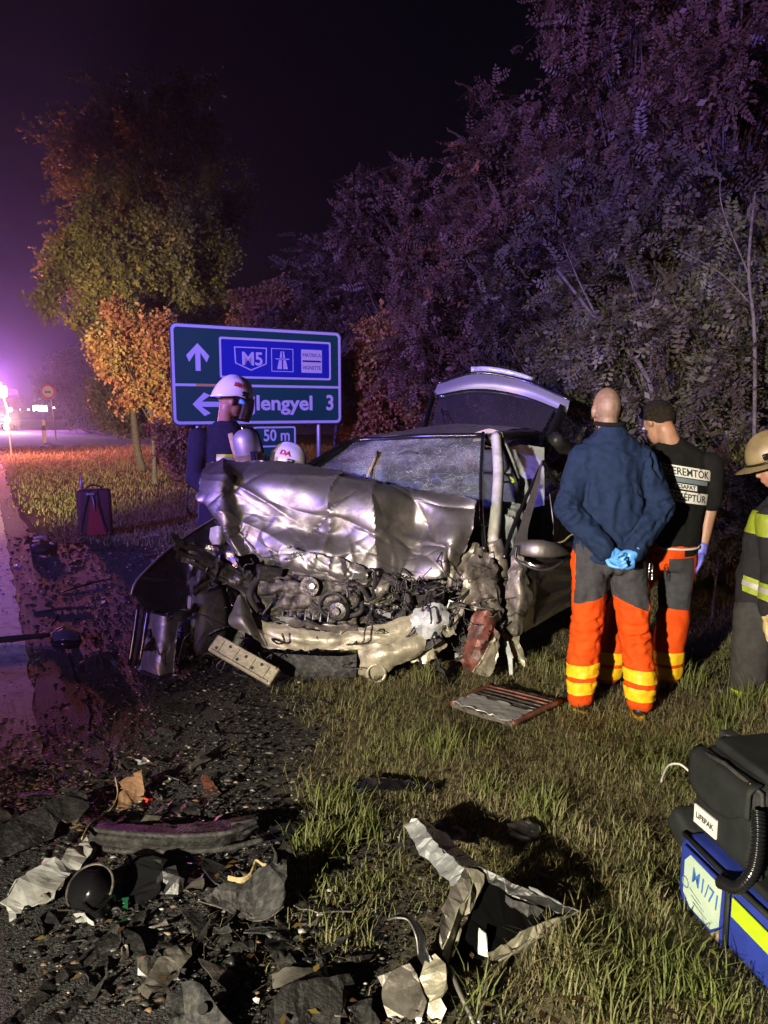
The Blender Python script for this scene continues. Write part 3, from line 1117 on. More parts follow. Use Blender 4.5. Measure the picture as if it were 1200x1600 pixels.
TG = 'trees of the thicket on the right'
tree('locust_tree', 'tall locust tree at the upper right corner with brownish leaves', 'tree', 1170, 170, 9.6, 170, 340, M['locust_brown'], nclump=72, per=72, fs=0.28, seed=11, group=TG, trunk_r=0.09)
tree('locust_tree', 'locust tree with pale forked trunk right of the two paramedics', 'tree', 1150, 520, 7.2, 105, 190, M['locust'], nclump=40, per=60, fs=0.25, seed=12, group=TG, base=P(1180, 700, 7.6)[:2], trunk_r=0.06)
tree('locust_tree', 'locust tree rising behind the black-shirted paramedic', 'tree', 1020, 480, 8.4, 115, 200, M['locust'], nclump=46, per=60, fs=0.26, seed=13, group=TG, trunk_r=0.06)
tree('locust_tree', 'locust tree with leaves reaching the top edge above the bald man', 'tree', 995, 190, 11.0, 125, 250, M['locust_brown'], nclump=72, per=66, fs=0.29, seed=14, group=TG, trunk_r=0.09)
tree('locust_tree', 'locust tree standing right behind the raised tailgate', 'tree', 860, 490, 9.8, 105, 170, M['locust'], nclump=48, per=60, fs=0.26, seed=15, group=TG, trunk_r=0.06)
tree('locust_tree', 'locust tree whose crown tops out at the notch against black sky', 'tree', 788, 350, 12.5, 84, 160, M['locust_brown'], nclump=58, per=62, fs=0.29, seed=16, group=TG, trunk_r=0.08)
tree('locust_tree', 'locust tree above the roof of the wrecked car', 'tree', 715, 520, 11.5, 105, 150, M['locust_brown'], nclump=48, per=58, fs=0.27, seed=17, group=TG, trunk_r=0.06)
tree('locust_tree', 'purplish locust tree stepping down left of the tall ones', 'tree', 640, 395, 13.8, 95, 125, M['locust_brown'], nclump=52, per=58, fs=0.27, seed=18, group=TG, trunk_r=0.07)
tree('locust_tree', 'lowest locust tree of the thicket directly above the direction sign', 'tree', 520, 470, 15.5, 78, 80, M['locust_brown'], nclump=42, per=50, fs=0.28, seed=19, group=TG, trunk_r=0.06)
tree('autumn_shrub', 'orange autumn shrub right of the direction sign', 'shrub', 600, 610, 13.0, 70, 95, M['autumn'], 'spray', 50, 64, 0.26, seed=21, group='autumn shrubs', trunk_r=0.04)
tree('autumn_shrub', 'rusty shrub seen between direction sign and tailgate', 'shrub', 690, 640, 14.0, 60, 60, M['autumn'], 'spray', 34, 56, 0.26, seed=22, group='autumn shrubs', trunk_r=0.04)
tree('autumn_shrub', 'low orange and yellow shrub under the left corner of the direction sign', 'shrub', 292, 690, 11.6, 36, 48, M['autumn'], 'spray', 30, 44, 0.20, seed=23, group='autumn shrubs', trunk_r=0.025)
tree('autumn_tree', 'orange red autumn tree left of the direction sign', 'tree', 240, 568, 16.5, 78, 70, M['autumn'], 'spray', 70, 76, 0.30, seed=24, trunk_r=0.07)
tree('autumn_tree', 'large yellow green tree above the orange one left of the sign', 'tree', 228, 430, 20.0, 112, 100, M['yellowgreen'], 'spray', 130, 90, 0.36, seed=25, trunk_r=0.13)
tree('autumn_tree', 'dim tall tree fading into the night behind the yellow green one', 'tree', 235, 330, 27.0, 125, 170, M['yellowgreen'], 'spray', 110, 70, 0.45, seed=26, trunk_r=0.16)
tree('shrub', 'dull purple shrub behind the round road sign', 'shrub', 150, 605, 54.0, 75, 65, M['dark_leaf'], 'spray', 80, 70, 0.5, seed=27, trunk_r=0.06)
tree('shrub', 'dark shrub low under the orange autumn tree', 'shrub', 225, 625, 22.0, 70, 42, M['dark_leaf'], 'spray', 60, 60, 0.36, seed=28, trunk_r=0.05)
tree('autumn_tree', 'orange sprig of a tree reaching over the top of the sign', 'tree', 415, 480, 17.0, 48, 32, M['autumn'], 'spray', 24, 44, 0.28, seed=29, trunk_r=0.06)
tree('leafy_bush', 'yellowish bush between black-shirted paramedic and right firefighter', 'bush', 1132, 800, 5.9, 42, 90, M['yellowgreen'], 'locust', 34, 44, 0.12, seed=30, trunk_r=0.015)
tree('leafy_bush', 'dark low bush behind the right firefighter', 'bush', 1215, 760, 6.6, 60, 110, M['dark_leaf'], 'locust', 40, 44, 0.15, seed=31, trunk_r=0.02)
tree('leafy_bush', 'dark low bush behind the open car door', 'bush', 925, 700, 9.0, 90, 110, M['dark_leaf'], 'locust', 50, 48, 0.2, seed=32, trunk_r=0.02)


def bare_trunk(label, pts, r0, forks):
    a = np.array([P(*q) for q in pts])
    a[0][2] = min(a[0][2], 0.0) if pts[0][1] > 700 else a[0][2]
    root = empty('tree_trunk', (a[0][0], a[0][1], 0), label, 'tree trunk', 'pale trunks in the thicket')
    a = np.concatenate([[np.array([a[0][0] + (a[0][0] - a[1][0]) * 0.1, a[0][1], -0.02])], a])
    tubeobj('trunk', a, np.linspace(r0, r0 * 0.45, len(a)), M['bark'], root, 8, sub=20)
    for fk in forks:
        tubeobj('branch', [P(*q) for q in fk], np.linspace(r0 * 0.4, r0 * 0.12, len(fk)), M['bark'], root, 6, sub=12)


bare_trunk('thin leaning trunk running up left from behind the black-shirted paramedic', [(1085, 720, 7.6), (1020, 610, 7.8), (940, 510, 8.0), (870, 420, 8.3)], 0.034, [[(940, 510, 8.0), (905, 440, 8.0), (880, 380, 8.0)], [(985, 560, 7.9), (1010, 500, 7.8), (1030, 430, 7.8)]])
bare_trunk('forked pale trunk near the right edge of the thicket', [(1185, 760, 6.5), (1180, 560, 6.4), (1170, 420, 6.4), (1180, 300, 6.5)], 0.022, [[(1178, 480, 6.4), (1130, 430, 6.35), (1080, 400, 6.3), (1060, 390, 6.3)], [(1175, 440, 6.4), (1130, 330, 6.4), (1125, 270, 6.4)]])
# ------------------------------------------------------------------ direction sign
SL, SR = P(267, 584, 10.7), P(533.5, 585, 12.1)
W_S = float(np.linalg.norm((SR - SL)[:2]))
sux = Vector((SR - SL)[:2].tolist() + [0]).normalized()
snx = Vector((sux.y, -sux.x, 0))
sz0 = float(P(271, 665, 10.7)[2])
H_S = float(P(263, 503, 10.7)[2]) - sz0
sign = empty('direction_sign', (float(SL[0]), float(SL[1]), 0), 'large green motorway direction sign with blue M5 panel behind the car', 'road sign')
SM = Matrix(((sux.x, 0, snx.x, 0), (sux.y, 0, snx.y, 0), (0, 1, 0, sz0), (0, 0, 0, 1)))   # (u, v, outwards) metres


def rrect(w, h, r, n=6):
    out = []
    for cx, cy, a0 in ((w - r, r, -90), (w - r, h - r, 0), (r, h - r, 90), (r, r, 180)):
        for k in range(n + 1):
            a = R(a0 + 90 * k / n)
            out.append((cx + r * math.cos(a), cy + r * math.sin(a)))
    return out


def plate(name, outline, z0, z1, m, parent, T):
    n = len(outline)
    vs = [T @ Vector((x, y, z)) for z in (z0, z1) for x, y in outline]
    fs = [tuple(reversed(range(n))), tuple(range(n, 2 * n))] + [(i, (i + 1) % n, n + (i + 1) % n, n + i) for i in range(n)]
    me = mesh_data(name, [tuple(v) for v in vs], fs)
    return link(name, me, m, parent)


def ringplate(name, out, inn, z0, z1, m, parent, T):
    n = len(out)
    vs = [T @ Vector((x, y, z)) for z in (z0, z1) for o_ in (out, inn) for x, y in o_]
    fs = []
    for i in range(n):
        j = (i + 1) % n
        fs += [(2 * n + i, 2 * n + j, 3 * n + j, 3 * n + i), (i, n + i, n + j, j), (i, j, 2 * n + j, 2 * n + i), (n + i, 3 * n + i, 3 * n + j, n + j)]
    return link(name, mesh_data(name, [tuple(v) for v in vs], fs), m, parent)


def off(outline, dx, dy):
    return [(x + dx, y + dy) for x, y in outline]


WHT = M['sign_white']
plate('panel', rrect(W_S, H_S, 0.09), -0.02, 0.0, M['sign_green'], sign, SM)
ringplate('border', off(rrect(W_S - 0.03, H_S - 0.03, 0.08), .015, .015), off(rrect(W_S - 0.11, H_S - 0.11, 0.05), .055, .055), 0.0005, 0.003, WHT, sign, SM)
U = lambda u: u * W_S
V = lambda v: (1 - v) * H_S
plate('divider', [(0.055, V(.60) - .018), (W_S - .055, V(.60) - .018), (W_S - .055, V(.60) + .018), (.055, V(.60) + .018)], 0.0005, 0.003, WHT, sign, SM)
bx0, bx1, by0, by1 = U(.262), U(.930), V(.525), V(.115)
blue = plate('motorway_panel', off(rrect(bx1 - bx0, by1 - by0, .03), bx0, by0), 0.001, 0.004, M['sign_blue'], sign, SM)
ringplate('panel_border', off(rrect(bx1 - bx0, by1 - by0, .03), bx0, by0), off(rrect(bx1 - bx0 - .06, by1 - by0 - .06, .02), bx0 + .03, by0 + .03), 0.0045, 0.0065, WHT, blue, SM)


def arrow(name, cx, cy, l, rot, parent):
    w = 0.036
    pts = [(-w, -l / 2), (w, -l / 2), (w, l / 2 - .13), (.125, l / 2 - .26), (.165, l / 2 - .17), (0, l / 2), (-.165, l / 2 - .17), (-.125, l / 2 - .26), (-w, l / 2 - .13)]
    c, s = math.cos(rot), math.sin(rot)
    plate(name, [(cx + x * c - y * s, cy + x * s + y * c) for x, y in pts], 0.0005, 0.003, WHT, parent, SM)


arrow('straight_arrow', U(.145), V(.325), .38, 0, sign)
arrow('left_arrow', U(.195), V(.79), .46, math.pi / 2, sign)
# route shield
sx0, sx1, sy0, sy1 = U(.345), U(.535), V(.445), V(.205)
sh = [(sx0, sy1), (sx0 + .01, sy0 + .1), ((sx0 + sx1) / 2, sy0), (sx1 - .01, sy0 + .1), (sx1, sy1)]
cxs, cys = (sx0 + sx1) / 2, (sy0 + sy1) / 2 + .02
ringplate('route_shield', sh, [(cxs + (x - cxs) * .93, cys + (y - cys) * .90) for x, y in sh], 0.0045, 0.0065, WHT, blue, SM)
text('route_number', 'M5', .26, WHT, blue, SM @ Matrix.Translation((U(.385), V(.385), .005)), .001, bold=.006, width=U(.118))
# motorway pictogram
qx, qy, qw = U(.560), V(.447), U(.133)
qh = V(.205) - qy
ringplate('pictogram_frame', [(qx, qy), (qx + qw, qy), (qx + qw, qy + qh), (qx, qy + qh)], [(qx + .01, qy + .01), (qx + qw - .01, qy + .01), (qx + qw - .01, qy + qh - .01), (qx + .01, qy + qh - .01)], .0045, .0065, WHT, blue, SM)
for s_ in (-1, 1):
    c_ = qx + qw / 2
    plate('carriageway', [(c_ + s_ * .012, qy + .04), (c_ + s_ * .085, qy + .04), (c_ + s_ * .055, qy + qh * .50), (c_ + s_ * .012, qy + qh * .50)][::s_], .0045, .0065, WHT, blue, SM)
    plate('carriageway', [(c_ + s_ * .010, qy + qh * .60), (c_ + s_ * .042, qy + qh * .60), (c_ + s_ * .026, qy + qh * .88), (c_ + s_ * .010, qy + qh * .88)][::s_], .0045, .0065, WHT, blue, SM)
plate('overpass', [(c_ - .11, qy + qh * .53), (c_ + .11, qy + qh * .53), (c_ + .11, qy + qh * .57), (c_ - .11, qy + qh * .57)], .0045, .0065, WHT, blue, SM)
# vignette notice
vx0, vx1, vy0, vy1 = U(.742), U(.872), V(.45), V(.205)
vg = plate('vignette_panel', [(vx0, vy0), (vx1, vy0), (vx1, vy1), (vx0, vy1)], .0045, .0065, WHT, blue, SM)
plate('bar', [(vx0 + .02, (vy0 + vy1) / 2 - .012), (vx1 - .02, (vy0 + vy1) / 2 - .012), (vx1 - .02, (vy0 + vy1) / 2 + .012), (vx0 + .02, (vy0 + vy1) / 2 + .012)], .007, .008, M['black_print'], vg, SM)
bl = M['black_print']
text('word', 'MATRICA', .075, bl, vg, SM @ Matrix.Translation((vx0 + .02, (vy0 + vy1) / 2 + .065, .0068)), .0006, width=vx1 - vx0 - .04)
text('word', 'VIGNETTE', .075, bl, vg, SM @ Matrix.Translation((vx0 + .02, vy0 + .05, .0068)), .0006, width=vx1 - vx0 - .04)
text('town_name', 'Újlengyel', .30, WHT, sign, SM @ Matrix.Translation((U(.345), V(.845), .001)), .0015, bold=.008, width=U(.46))
text('distance', '3', .32, WHT, sign, SM @ Matrix.Translation((U(.895), V(.845), .001)), .0015, bold=.008, width=U(.046))
plate('marker', [(U(.13), V(.60) - .016), (U(.27), V(.60) - .016), (U(.27), V(.60) + .016), (U(.13), V(.60) + .016)], .0035, .005, M['trim_warm'], sign, SM)
# distance plate below
px0, px1 = U(.44), U(.705)
sub = plate('distance_plate', off(rrect(px1 - px0, .62, .04), px0, -.64), -.02, 0, M['sign_green'], sign, SM)
ringplate('plate_border', off(rrect(px1 - px0 - .02, .60, .035), px0 + .01, -.63), off(rrect(px1 - px0 - .07, .55, .02), px0 + .035, -.605), .0005, .003, WHT, sub, SM)
text('metres', '50 m', .24, WHT, sub, SM @ Matrix.Translation((px0 + .17, -.24, .001)), .0015, bold=.005, width=.42)
plate('plate_divider', [(px0 + .03, -.335), (px1 - .03, -.335), (px1 - .03, -.31), (px0 + .03, -.31)], .0005, .003, WHT, sub, SM)
for u in (.14, .86):
    mb = MB().tube([SM @ Vector((U(u), -sz0 - .05, -.06)), SM @ Vector((U(u), H_S - .1, -.06))], .035, 10)
    mk('post', mb.v, mb.f, M['zinc'], sign, True, local=True)
for v in (.25, .8):
    mb = MB().box((0, 0, 0), (1, 1, 1))
    vs = [SM @ Vector((U(.5) + x * W_S * .95, V(v) + z * .05, -.03 + y * .018)) for x, y, z in mb.v]
    mk('rail', vs, mb.f, M['zinc'], sign, local=True)
# ------------------------------------------------------------------ wrecked car
CA = np.array([0.407, 0.914, 0.0])            # car axis, front to rear
CS = np.array([0.914, -0.407, 0.0])           # across, towards the photo's right
car = empty('wrecked_car', (0.35, 6.0, 0), 'silver hatchback with crushed front, crumpled bonnet and raised tailgate', 'car')
SIL, DIRT, BLK = M['silver'], M['silver_dirty'], M['black']

# cracked windscreen glass
g = bpy.data.materials.new('cracked windscreen')
g.use_nodes = True
t = g.node_tree
b = t.nodes['Principled BSDF']
b.inputs['Base Color'].default_value = (0.55, 0.6, 0.62, 1)
b.inputs['Roughness'].default_value = 0.35
tc = t.nodes.new('ShaderNodeTexCoord')
v1 = t.nodes.new('ShaderNodeTexVoronoi'); v1.feature = 'DISTANCE_TO_EDGE'; v1.inputs['Scale'].default_value = 55
v2 = t.nodes.new('ShaderNodeTexVoronoi'); v2.feature = 'DISTANCE_TO_EDGE'; v2.inputs['Scale'].default_value = 17
nz = t.nodes.new('ShaderNodeTexNoise'); nz.inputs['Scale'].default_value = 3.2; nz.inputs['Detail'].default_value = 4
nd = t.nodes.new('ShaderNodeTexNoise'); nd.inputs['Scale'].default_value = 9
ad = t.nodes.new('ShaderNodeVectorMath'); ad.operation = 'MULTIPLY_ADD'
ad.inputs[1].default_value = (0.12, 0.12, 0.12)
t.links.new(tc.outputs['Object'], nz.inputs['Vector'])
t.links.new(tc.outputs['Object'], nd.inputs['Vector'])
t.links.new(nd.outputs['Color'], ad.inputs[0])
t.links.new(tc.outputs['Object'], ad.inputs[2])
for v in (v1, v2):
    t.links.new(ad.outputs[0], v.inputs['Vector'])
def mathn(op, a, b_, clamp=False):
    n = t.nodes.new('ShaderNodeMath'); n.operation = op; n.use_clamp = clamp
    for i, x in enumerate((a, b_)):
        if isinstance(x, (int, float)):
            n.inputs[i].default_value = x
        else:
            t.links.new(x, n.inputs[i])
    return n.outputs[0]
l1 = mathn('LESS_THAN', v1.outputs['Distance'], 0.035)
l2 = mathn('LESS_THAN', v2.outputs['Distance'], 0.012)
zone = mathn('MULTIPLY_ADD', nz.outputs['Fac'], 4.0)
zone.node.inputs[2].default_value = -1.75
zone.node.use_clamp = True
cr = mathn('MAXIMUM', mathn('MULTIPLY', l1, zone), mathn('MULTIPLY', l2, 0.6))
fac = mathn('MULTIPLY_ADD', cr, 0.55)
t.links.new(mathn('MULTIPLY_ADD', zone, 0.20), fac.node.inputs[2])
fac.node.inputs[2].links[0].from_node.inputs[2].default_value = 0.10
fac.node.use_clamp = True
tr = t.nodes.new('ShaderNodeBsdfTransparent'); tr.inputs[0].default_value = (0.75, 0.8, 0.8, 1)
mx = t.nodes.new('ShaderNodeMixShader')
t.links.new(fac, mx.inputs[0]); t.links.new(tr.outputs[0], mx.inputs[1]); t.links.new(b.outputs[0], mx.inputs[2])
t.links.new(mx.outputs[0], t.nodes['Material Output'].inputs[0])
M['windscreen'] = g

g = bpy.data.materials.new('tinted rear glass')
g.use_nodes = True
t = g.node_tree
b = t.nodes['Principled BSDF']
b.inputs['Base Color'].default_value = (0.05, 0.045, 0.06, 1)
b.inputs['Roughness'].default_value = 0.25
tr = t.nodes.new('ShaderNodeBsdfTransparent'); tr.inputs[0].default_value = (0.42, 0.42, 0.45, 1)
mx = t.nodes.new('ShaderNodeMixShader'); mx.inputs[0].default_value = 0.35
t.links.new(tr.outputs[0], mx.inputs[1]); t.links.new(b.outputs[0], mx.inputs[2])
t.links.new(mx.outputs[0], t.nodes['Material Output'].inputs[0])
M['rear_glass'] = g

# bonnet, buckled up in front of the windscreen
sheet('bonnet', [
    [(322, 724, 5.36), (350, 721, 5.33), (380, 720, 5.31), (450, 722, 5.3), (530, 738, 5.26), (600, 754, 5.2), (650, 764, 5.15), (705, 774, 5.05), (745, 782, 4.95)],
    [(316, 742, 5.22), (348, 742, 5.10), (372, 745, 5.16), (455, 757, 5.05), (530, 767, 5.0), (590, 768, 4.93), (648, 778, 5.02), (705, 795, 4.93), (742, 800, 4.9)],
    [(311, 765, 5.14), (346, 768, 5.02), (372, 780, 5.10), (440, 790, 5.04), (530, 800, 4.90), (588, 795, 4.84), (646, 818, 5.0), (705, 822, 4.84), (738, 825, 4.85)],
    [(309, 781, 5.1), (348, 800, 4.98), (374, 810, 5.06), (436, 822, 5.02), (520, 836, 4.92), (582, 832, 4.80), (645, 842, 4.9), (700, 846, 4.76), (733, 848, 4.82)],
    [(338, 806, 5.05), (356, 835, 4.95), (384, 842, 5.03), (432, 848, 4.95), (505, 868, 4.78), (575, 872, 4.80), (640, 874, 4.84), (695, 872, 4.73), (722, 875, 4.8)],
    [(352, 845, 5.0), (376, 868, 4.93), (396, 866, 4.98), (438, 880, 4.86), (500, 900, 4.78), (575, 912, 4.76), (640, 908, 4.8), (690, 905, 4.72), (709, 901, 4.78)],
], SIL, car, 190, 130, fold=0.036, fscale=0.38, fold2=(0.016, 0.14, 0.38), thick=0.004, seed=5, jag=0.010)
# ripped bright patch and tongue at the front lip
sheet('bonnet_lip', [
    [(440, 852, 4.80), (480, 862, 4.76), (530, 874, 4.73), (570, 885, 4.73)],
    [(432, 872, 4.78), (480, 885, 4.73), (535, 894, 4.70), (575, 900, 4.70)],
    [(446, 886, 4.80), (490, 902, 4.75), (540, 908, 4.73), (572, 914, 4.73)],
], SIL, car, 60, 30, fold=0.012, fscale=0.08, seed=9, jag=0.014)
sheet('torn_tongue', [
    [(575, 905, 4.75), (615, 903, 4.74)],
    [(585, 922, 4.70), (606, 920, 4.70)],
    [(590, 935, 4.72), (598, 934, 4.72)],
], DIRT, car, 14, 18, fold=0.01, fscale=0.05, seed=12, jag=0.006)
sheet('hinge_panel', [
    [(705, 860, 4.85), (742, 850, 4.9), (768, 862, 4.92)],
    [(700, 895, 4.78), (735, 890, 4.84), (770, 900, 4.9)],
    [(695, 928, 4.74), (735, 925, 4.8), (772, 935, 4.88)],
], DIRT, car, 18, 16, smooth=False, fold=0.026, fscale=0.10, fine=0.002, finescale=0.05, seed=14, jag=0.02)

# windscreen and its frame
sheet('windscreen', [
    [(556, 690, 6.2), (655, 684, 5.96), (757, 683, 5.75)],
    [(500, 727, 5.86), (628, 735, 5.58), (755, 752, 5.34)],
    [(440, 768, 5.55), (592, 800, 5.28), (753, 822, 4.98)],
], M['windscreen'], car, 60, 40, fold=0.010, fscale=0.35, thick=0.0, seed=3)
tubeobj('windscreen_frame', [P(440, 768, 5.54), P(480, 729, 5.75), P(520, 706, 5.97), P(554, 689, 6.18), P(600, 686, 6.1), P(655, 682, 5.94), P(757, 680, 5.73)], 0.020, M['blackgloss'], car, 8, sub=40)
tubeobj('seal', [P(755, 678, 5.72), P(752, 740, 5.4), P(752, 800, 5.12), P(757, 862, 4.90)], 0.026, M['blackgloss'], car, 8, sub=24, flat=0.6)
tubeobj('pillar', [P(775, 682, 5.74), P(779, 735, 5.46), P(776, 790, 5.2), P(770, 850, 4.98)], [0.055, 0.056, 0.056, 0.058], M['white_plastic'], car, 14, sub=24, flat=0.7)
tubeobj('pillar_foot', [P(770, 846, 4.97), P(780, 875, 4.95), P(780, 915, 4.93), P(770, 965, 4.93)], [0.06, 0.055, 0.06, 0.05], DIRT, car, 12, sub=18, flat=0.6)
tubeobj('pillar', [P(437, 775, 5.55), P(500, 722, 5.88), P(550, 694, 6.2)], 0.045, M['blackgloss'], car, 8, sub=14, flat=0.7)
tubeobj('hanging_trim', [P(786, 690, 5.72), P(800, 722, 5.68), P(813, 758, 5.66)], [0.03, 0.028, 0.012], BLK, car, 8, sub=12, flat=0.4)
tubeobj('yellow_cord', [P(781, 735, 5.5), P(792, 742, 5.5), P(803, 752, 5.5), P(790, 753, 5.5), P(778, 754, 5.45)], 0.008, M['lime'], car, 6, sub=20)

# roof
F0, F1, F2 = P(554, 687, 6.22), P(655, 680, 5.98), P(766, 679, 5.74)
B0, B1, B2 = F0 + CA * 1.55 + [0, 0, .02], F1 + CA * 1.55 + [0, 0, .04], F2 + CA * 1.5
sheet('roof', [[F0, F1, F2], [(F0 + B0) / 2 + [0, 0, .03], (F1 + B1) / 2 + [0, 0, .05], (F2 + B2) / 2 + [0, 0, .03]], [B0, B1, B2]], SIL, car, 40, 24, fold=0.008, fscale=0.3, thick=0.006, mode='W')
tubeobj('roof_rail', [F2 + [0, 0, -.03], (F2 + B2) / 2 + [0, 0, -.02], B2 + [0, 0, -.04]], 0.04, BLK, car, 8, sub=10)
tubeobj('roof_rail', [F0 + [0, 0, -.03], (F0 + B0) / 2 + [0, 0, -.02], B0 + [0, 0, -.04]], 0.04, BLK, car, 8, sub=10)
sheet('grab_cover', [[(742, 676, 5.85), (765, 670, 5.8), (785, 676, 5.75)], [(740, 690, 5.86), (765, 688, 5.78), (790, 694, 5.74)]], M['helmet_cream'], car, 16, 8, thick=0.01)

# body shell towards the rear
def wp(base, a, s, z):
    q = np.array(base) + CA * a + CS * s
    return np.array([q[0], q[1], z])
RS = np.array([0.86, 4.98, 0])         # photo-right flank at the windscreen foot
LS = np.array([-0.72, 5.62, 0])        # photo-left flank
flank = lambda S, o: [[wp(S, a, o * k, z) for a in (1.05, 1.7, 2.4, 3.0)] for k, z in ((0.0, 1.0), (0.04, .7), (0.03, .42), (-0.02, .24))]
sheet('rear_side_panel', flank(RS, 1), SIL, car, 40, 24, fold=0.012, fscale=0.3, thick=0.006, mode='W', seed=31)
sheet('rear_side_panel', [[wp(LS, a, -k, z) for a in (0.2, 1.2, 2.2, 3.0)] for k, z in ((0.0, 1.0), (0.04, .7), (0.03, .42), (-0.02, .24))], SIL, car, 40, 24, fold=0.012, fscale=0.3, thick=0.006, mode='W', seed=32)
for S, s_ in ((RS, -0.12), (LS, 0.12)):
    tubeobj('rear_pillar', [wp(S, 2.6, 0, .95), wp(S, 2.45, s_ * .8, 1.2), wp(S, 2.1, s_ * 1.6, 1.40)], [0.09, 0.08, 0.06], BLK, car, 8, sub=10)
sheet('floor_pan', [[wp(LS, a, 0.05, .24), wp(RS, a, -0.05, .24)] for a in (0.0, 1.5, 3.0)], BLK, car, 6, 6, thick=0.02, mode='W')
sheet('rear_bumper', [[wp(LS, 3.02, 0.0, z), (wp(LS, 3.14, 0.8, z)), wp(RS, 3.02, 0.0, z)] for z in (.72, .5, .28)], SIL, car, 24, 10, thick=0.01, mode='W')
# seats, dash, steering wheel, airbag
def seat(a, s):
    c0 = wp((LS + RS) / 2, a, s, 0.5)
    rt = empty('tmp', (0, 0, 0)); bpy.data.objects.remove(rt)
    yaw = math.atan2(CA[1], CA[0]) - math.pi / 2
    base = MB().bevel_box(c0 + [0, 0, 0], (.48, .5, .18), .06, (0, 0, yaw)).build('seat', M['seat'], car, True)
    MB().bevel_box(c0 + CA * .26 + [0, 0, .36], (.46, .14, .58), .06, Matrix.Rotation(yaw, 3, 'Z') @ Matrix.Rotation(R(-14), 3, 'X')).build('backrest', M['seat'], base, True)
    MB().bevel_box(c0 + CA * .36 + [0, 0, .74], (.26, .1, .18), .045, Matrix.Rotation(yaw, 3, 'Z')).build('headrest', M['seat'], base, True)
seat(0.75, 0.38); seat(0.75, -0.38)
yaw = math.atan2(CA[1], CA[0]) - math.pi / 2
MB().bevel_box(wp((LS + RS) / 2, 1.75, 0, .78), (1.3, .16, .6), .07, (0, 0, yaw)).build('rear_bench', M['seat'], car, True)
sheet('dashboard', [[wp((LS + RS) / 2, a, s, z) for s in (-.68, 0, .66)] for a, z in ((0.0, .88), (0.25, .93), (0.42, .86), (0.42, .5))], M['dark_plastic'], car, 30, 16, fold=.02, fscale=.15, mode='W', thick=.01)
cw = P(637, 742, 5.72)
ring = [cw + .17 * (math.cos(q) * CS + math.sin(q) * np.array([0, 0, .94]) + math.sin(q) * .3 * CA) for q in np.linspace(0, 2 * math.pi, 33)]
sw = tubeobj('steering_wheel', ring, 0.016, M['grey_plastic'], car, 8)
tubeobj('spoke', [cw - CS * .15, cw, cw + CS * .15], [.014, .05, .014], M['grey_plastic'], sw, 8)
tubeobj('stick', [P(573, 747, 5.5), P(585, 720, 5.75), P(590, 707, 5.85)], [.010, .012, .016], M['foam'], car, 8)
sheet('airbag', [[(782, 782, 5.35), (805, 790, 5.4), (822, 800, 5.5)], [(778, 820, 5.15), (800, 812, 5.2), (818, 822, 5.35)], [(782, 862, 5.05), (800, 858, 5.1), (812, 862, 5.2)]], M['airbag'], car, 30, 30, fold=.03, fscale=.12, thick=.004, seed=44)
sheet('curtain_airbag', [[(786, 700, 6.2), (815, 696, 6.3), (850, 700, 6.3)], [(784, 740, 6.1), (815, 745, 6.2), (850, 740, 6.2)], [(784, 790, 6.0), (815, 795, 6.1), (850, 790, 6.1)]], M['airbag'], car, 30, 30, fold=.04, fscale=.2, thick=.004, seed=45)

# tailgate, raised
tg = sheet('tailgate', [
    [(684, 601, 8.0), (745, 585, 7.95), (815, 596, 7.8), (890, 627, 7.5)],
    [(680, 611, 7.97), (745, 598, 7.90), (815, 607, 7.76), (888, 637, 7.46)],
    [(676, 622, 7.95), (745, 612, 7.9), (815, 620, 7.76), (885, 647, 7.47)],
], M['silver_flat'], car, 50, 14, thick=0.012, fold=.003, fscale=.4)
sheet('rear_window', [
    [(686, 620, 7.93), (752, 611, 7.87), (815, 619, 7.74), (866, 640, 7.5)],
    [(678, 652, 7.8), (745, 648, 7.68), (800, 655, 7.5), (845, 678, 7.34)],
    [(670, 686, 7.64), (745, 690, 7.46), (790, 698, 7.3), (826, 716, 7.2)],
], M['rear_glass'], tg, 30, 20, thick=0)
for nm, pts, w in (('tailgate_frame', [(678, 617, 7.95), (668, 650, 7.8), (660, 690, 7.6)], .05), ('tailgate_frame', [(880, 640, 7.46), (862, 680, 7.3), (842, 725, 7.15)], .085), ('tailgate_frame', [(660, 688, 7.58), (745, 694, 7.4), (845, 722, 7.12)], .06), ('tailgate_frame', [(682, 621, 7.95), (745, 612, 7.89), (815, 621, 7.76), (882, 648, 7.47)], .03)):
    tubeobj(nm, [P(*q) for q in pts], w, M['blackgloss'], tg, 8, sub=16, flat=0.35)
tubeobj('tailgate_trim', [P(736, 578, 8.0), P(765, 577, 7.98), P(800, 583, 7.9), P(832, 592, 7.85)], [.035, .028, .026, .018], M['lens'], tg, 8, sub=16, flat=0.5)
tubeobj('tailgate_lip', [P(682, 600, 8.02), P(745, 583, 7.97), P(815, 594, 7.82), P(892, 626, 7.52)], .02, M['blackgloss'], tg, 8, sub=24)
tubeobj('gas_strut', [P(700, 690, 7.3), P(690, 640, 7.75)], .012, BLK, tg, 6)

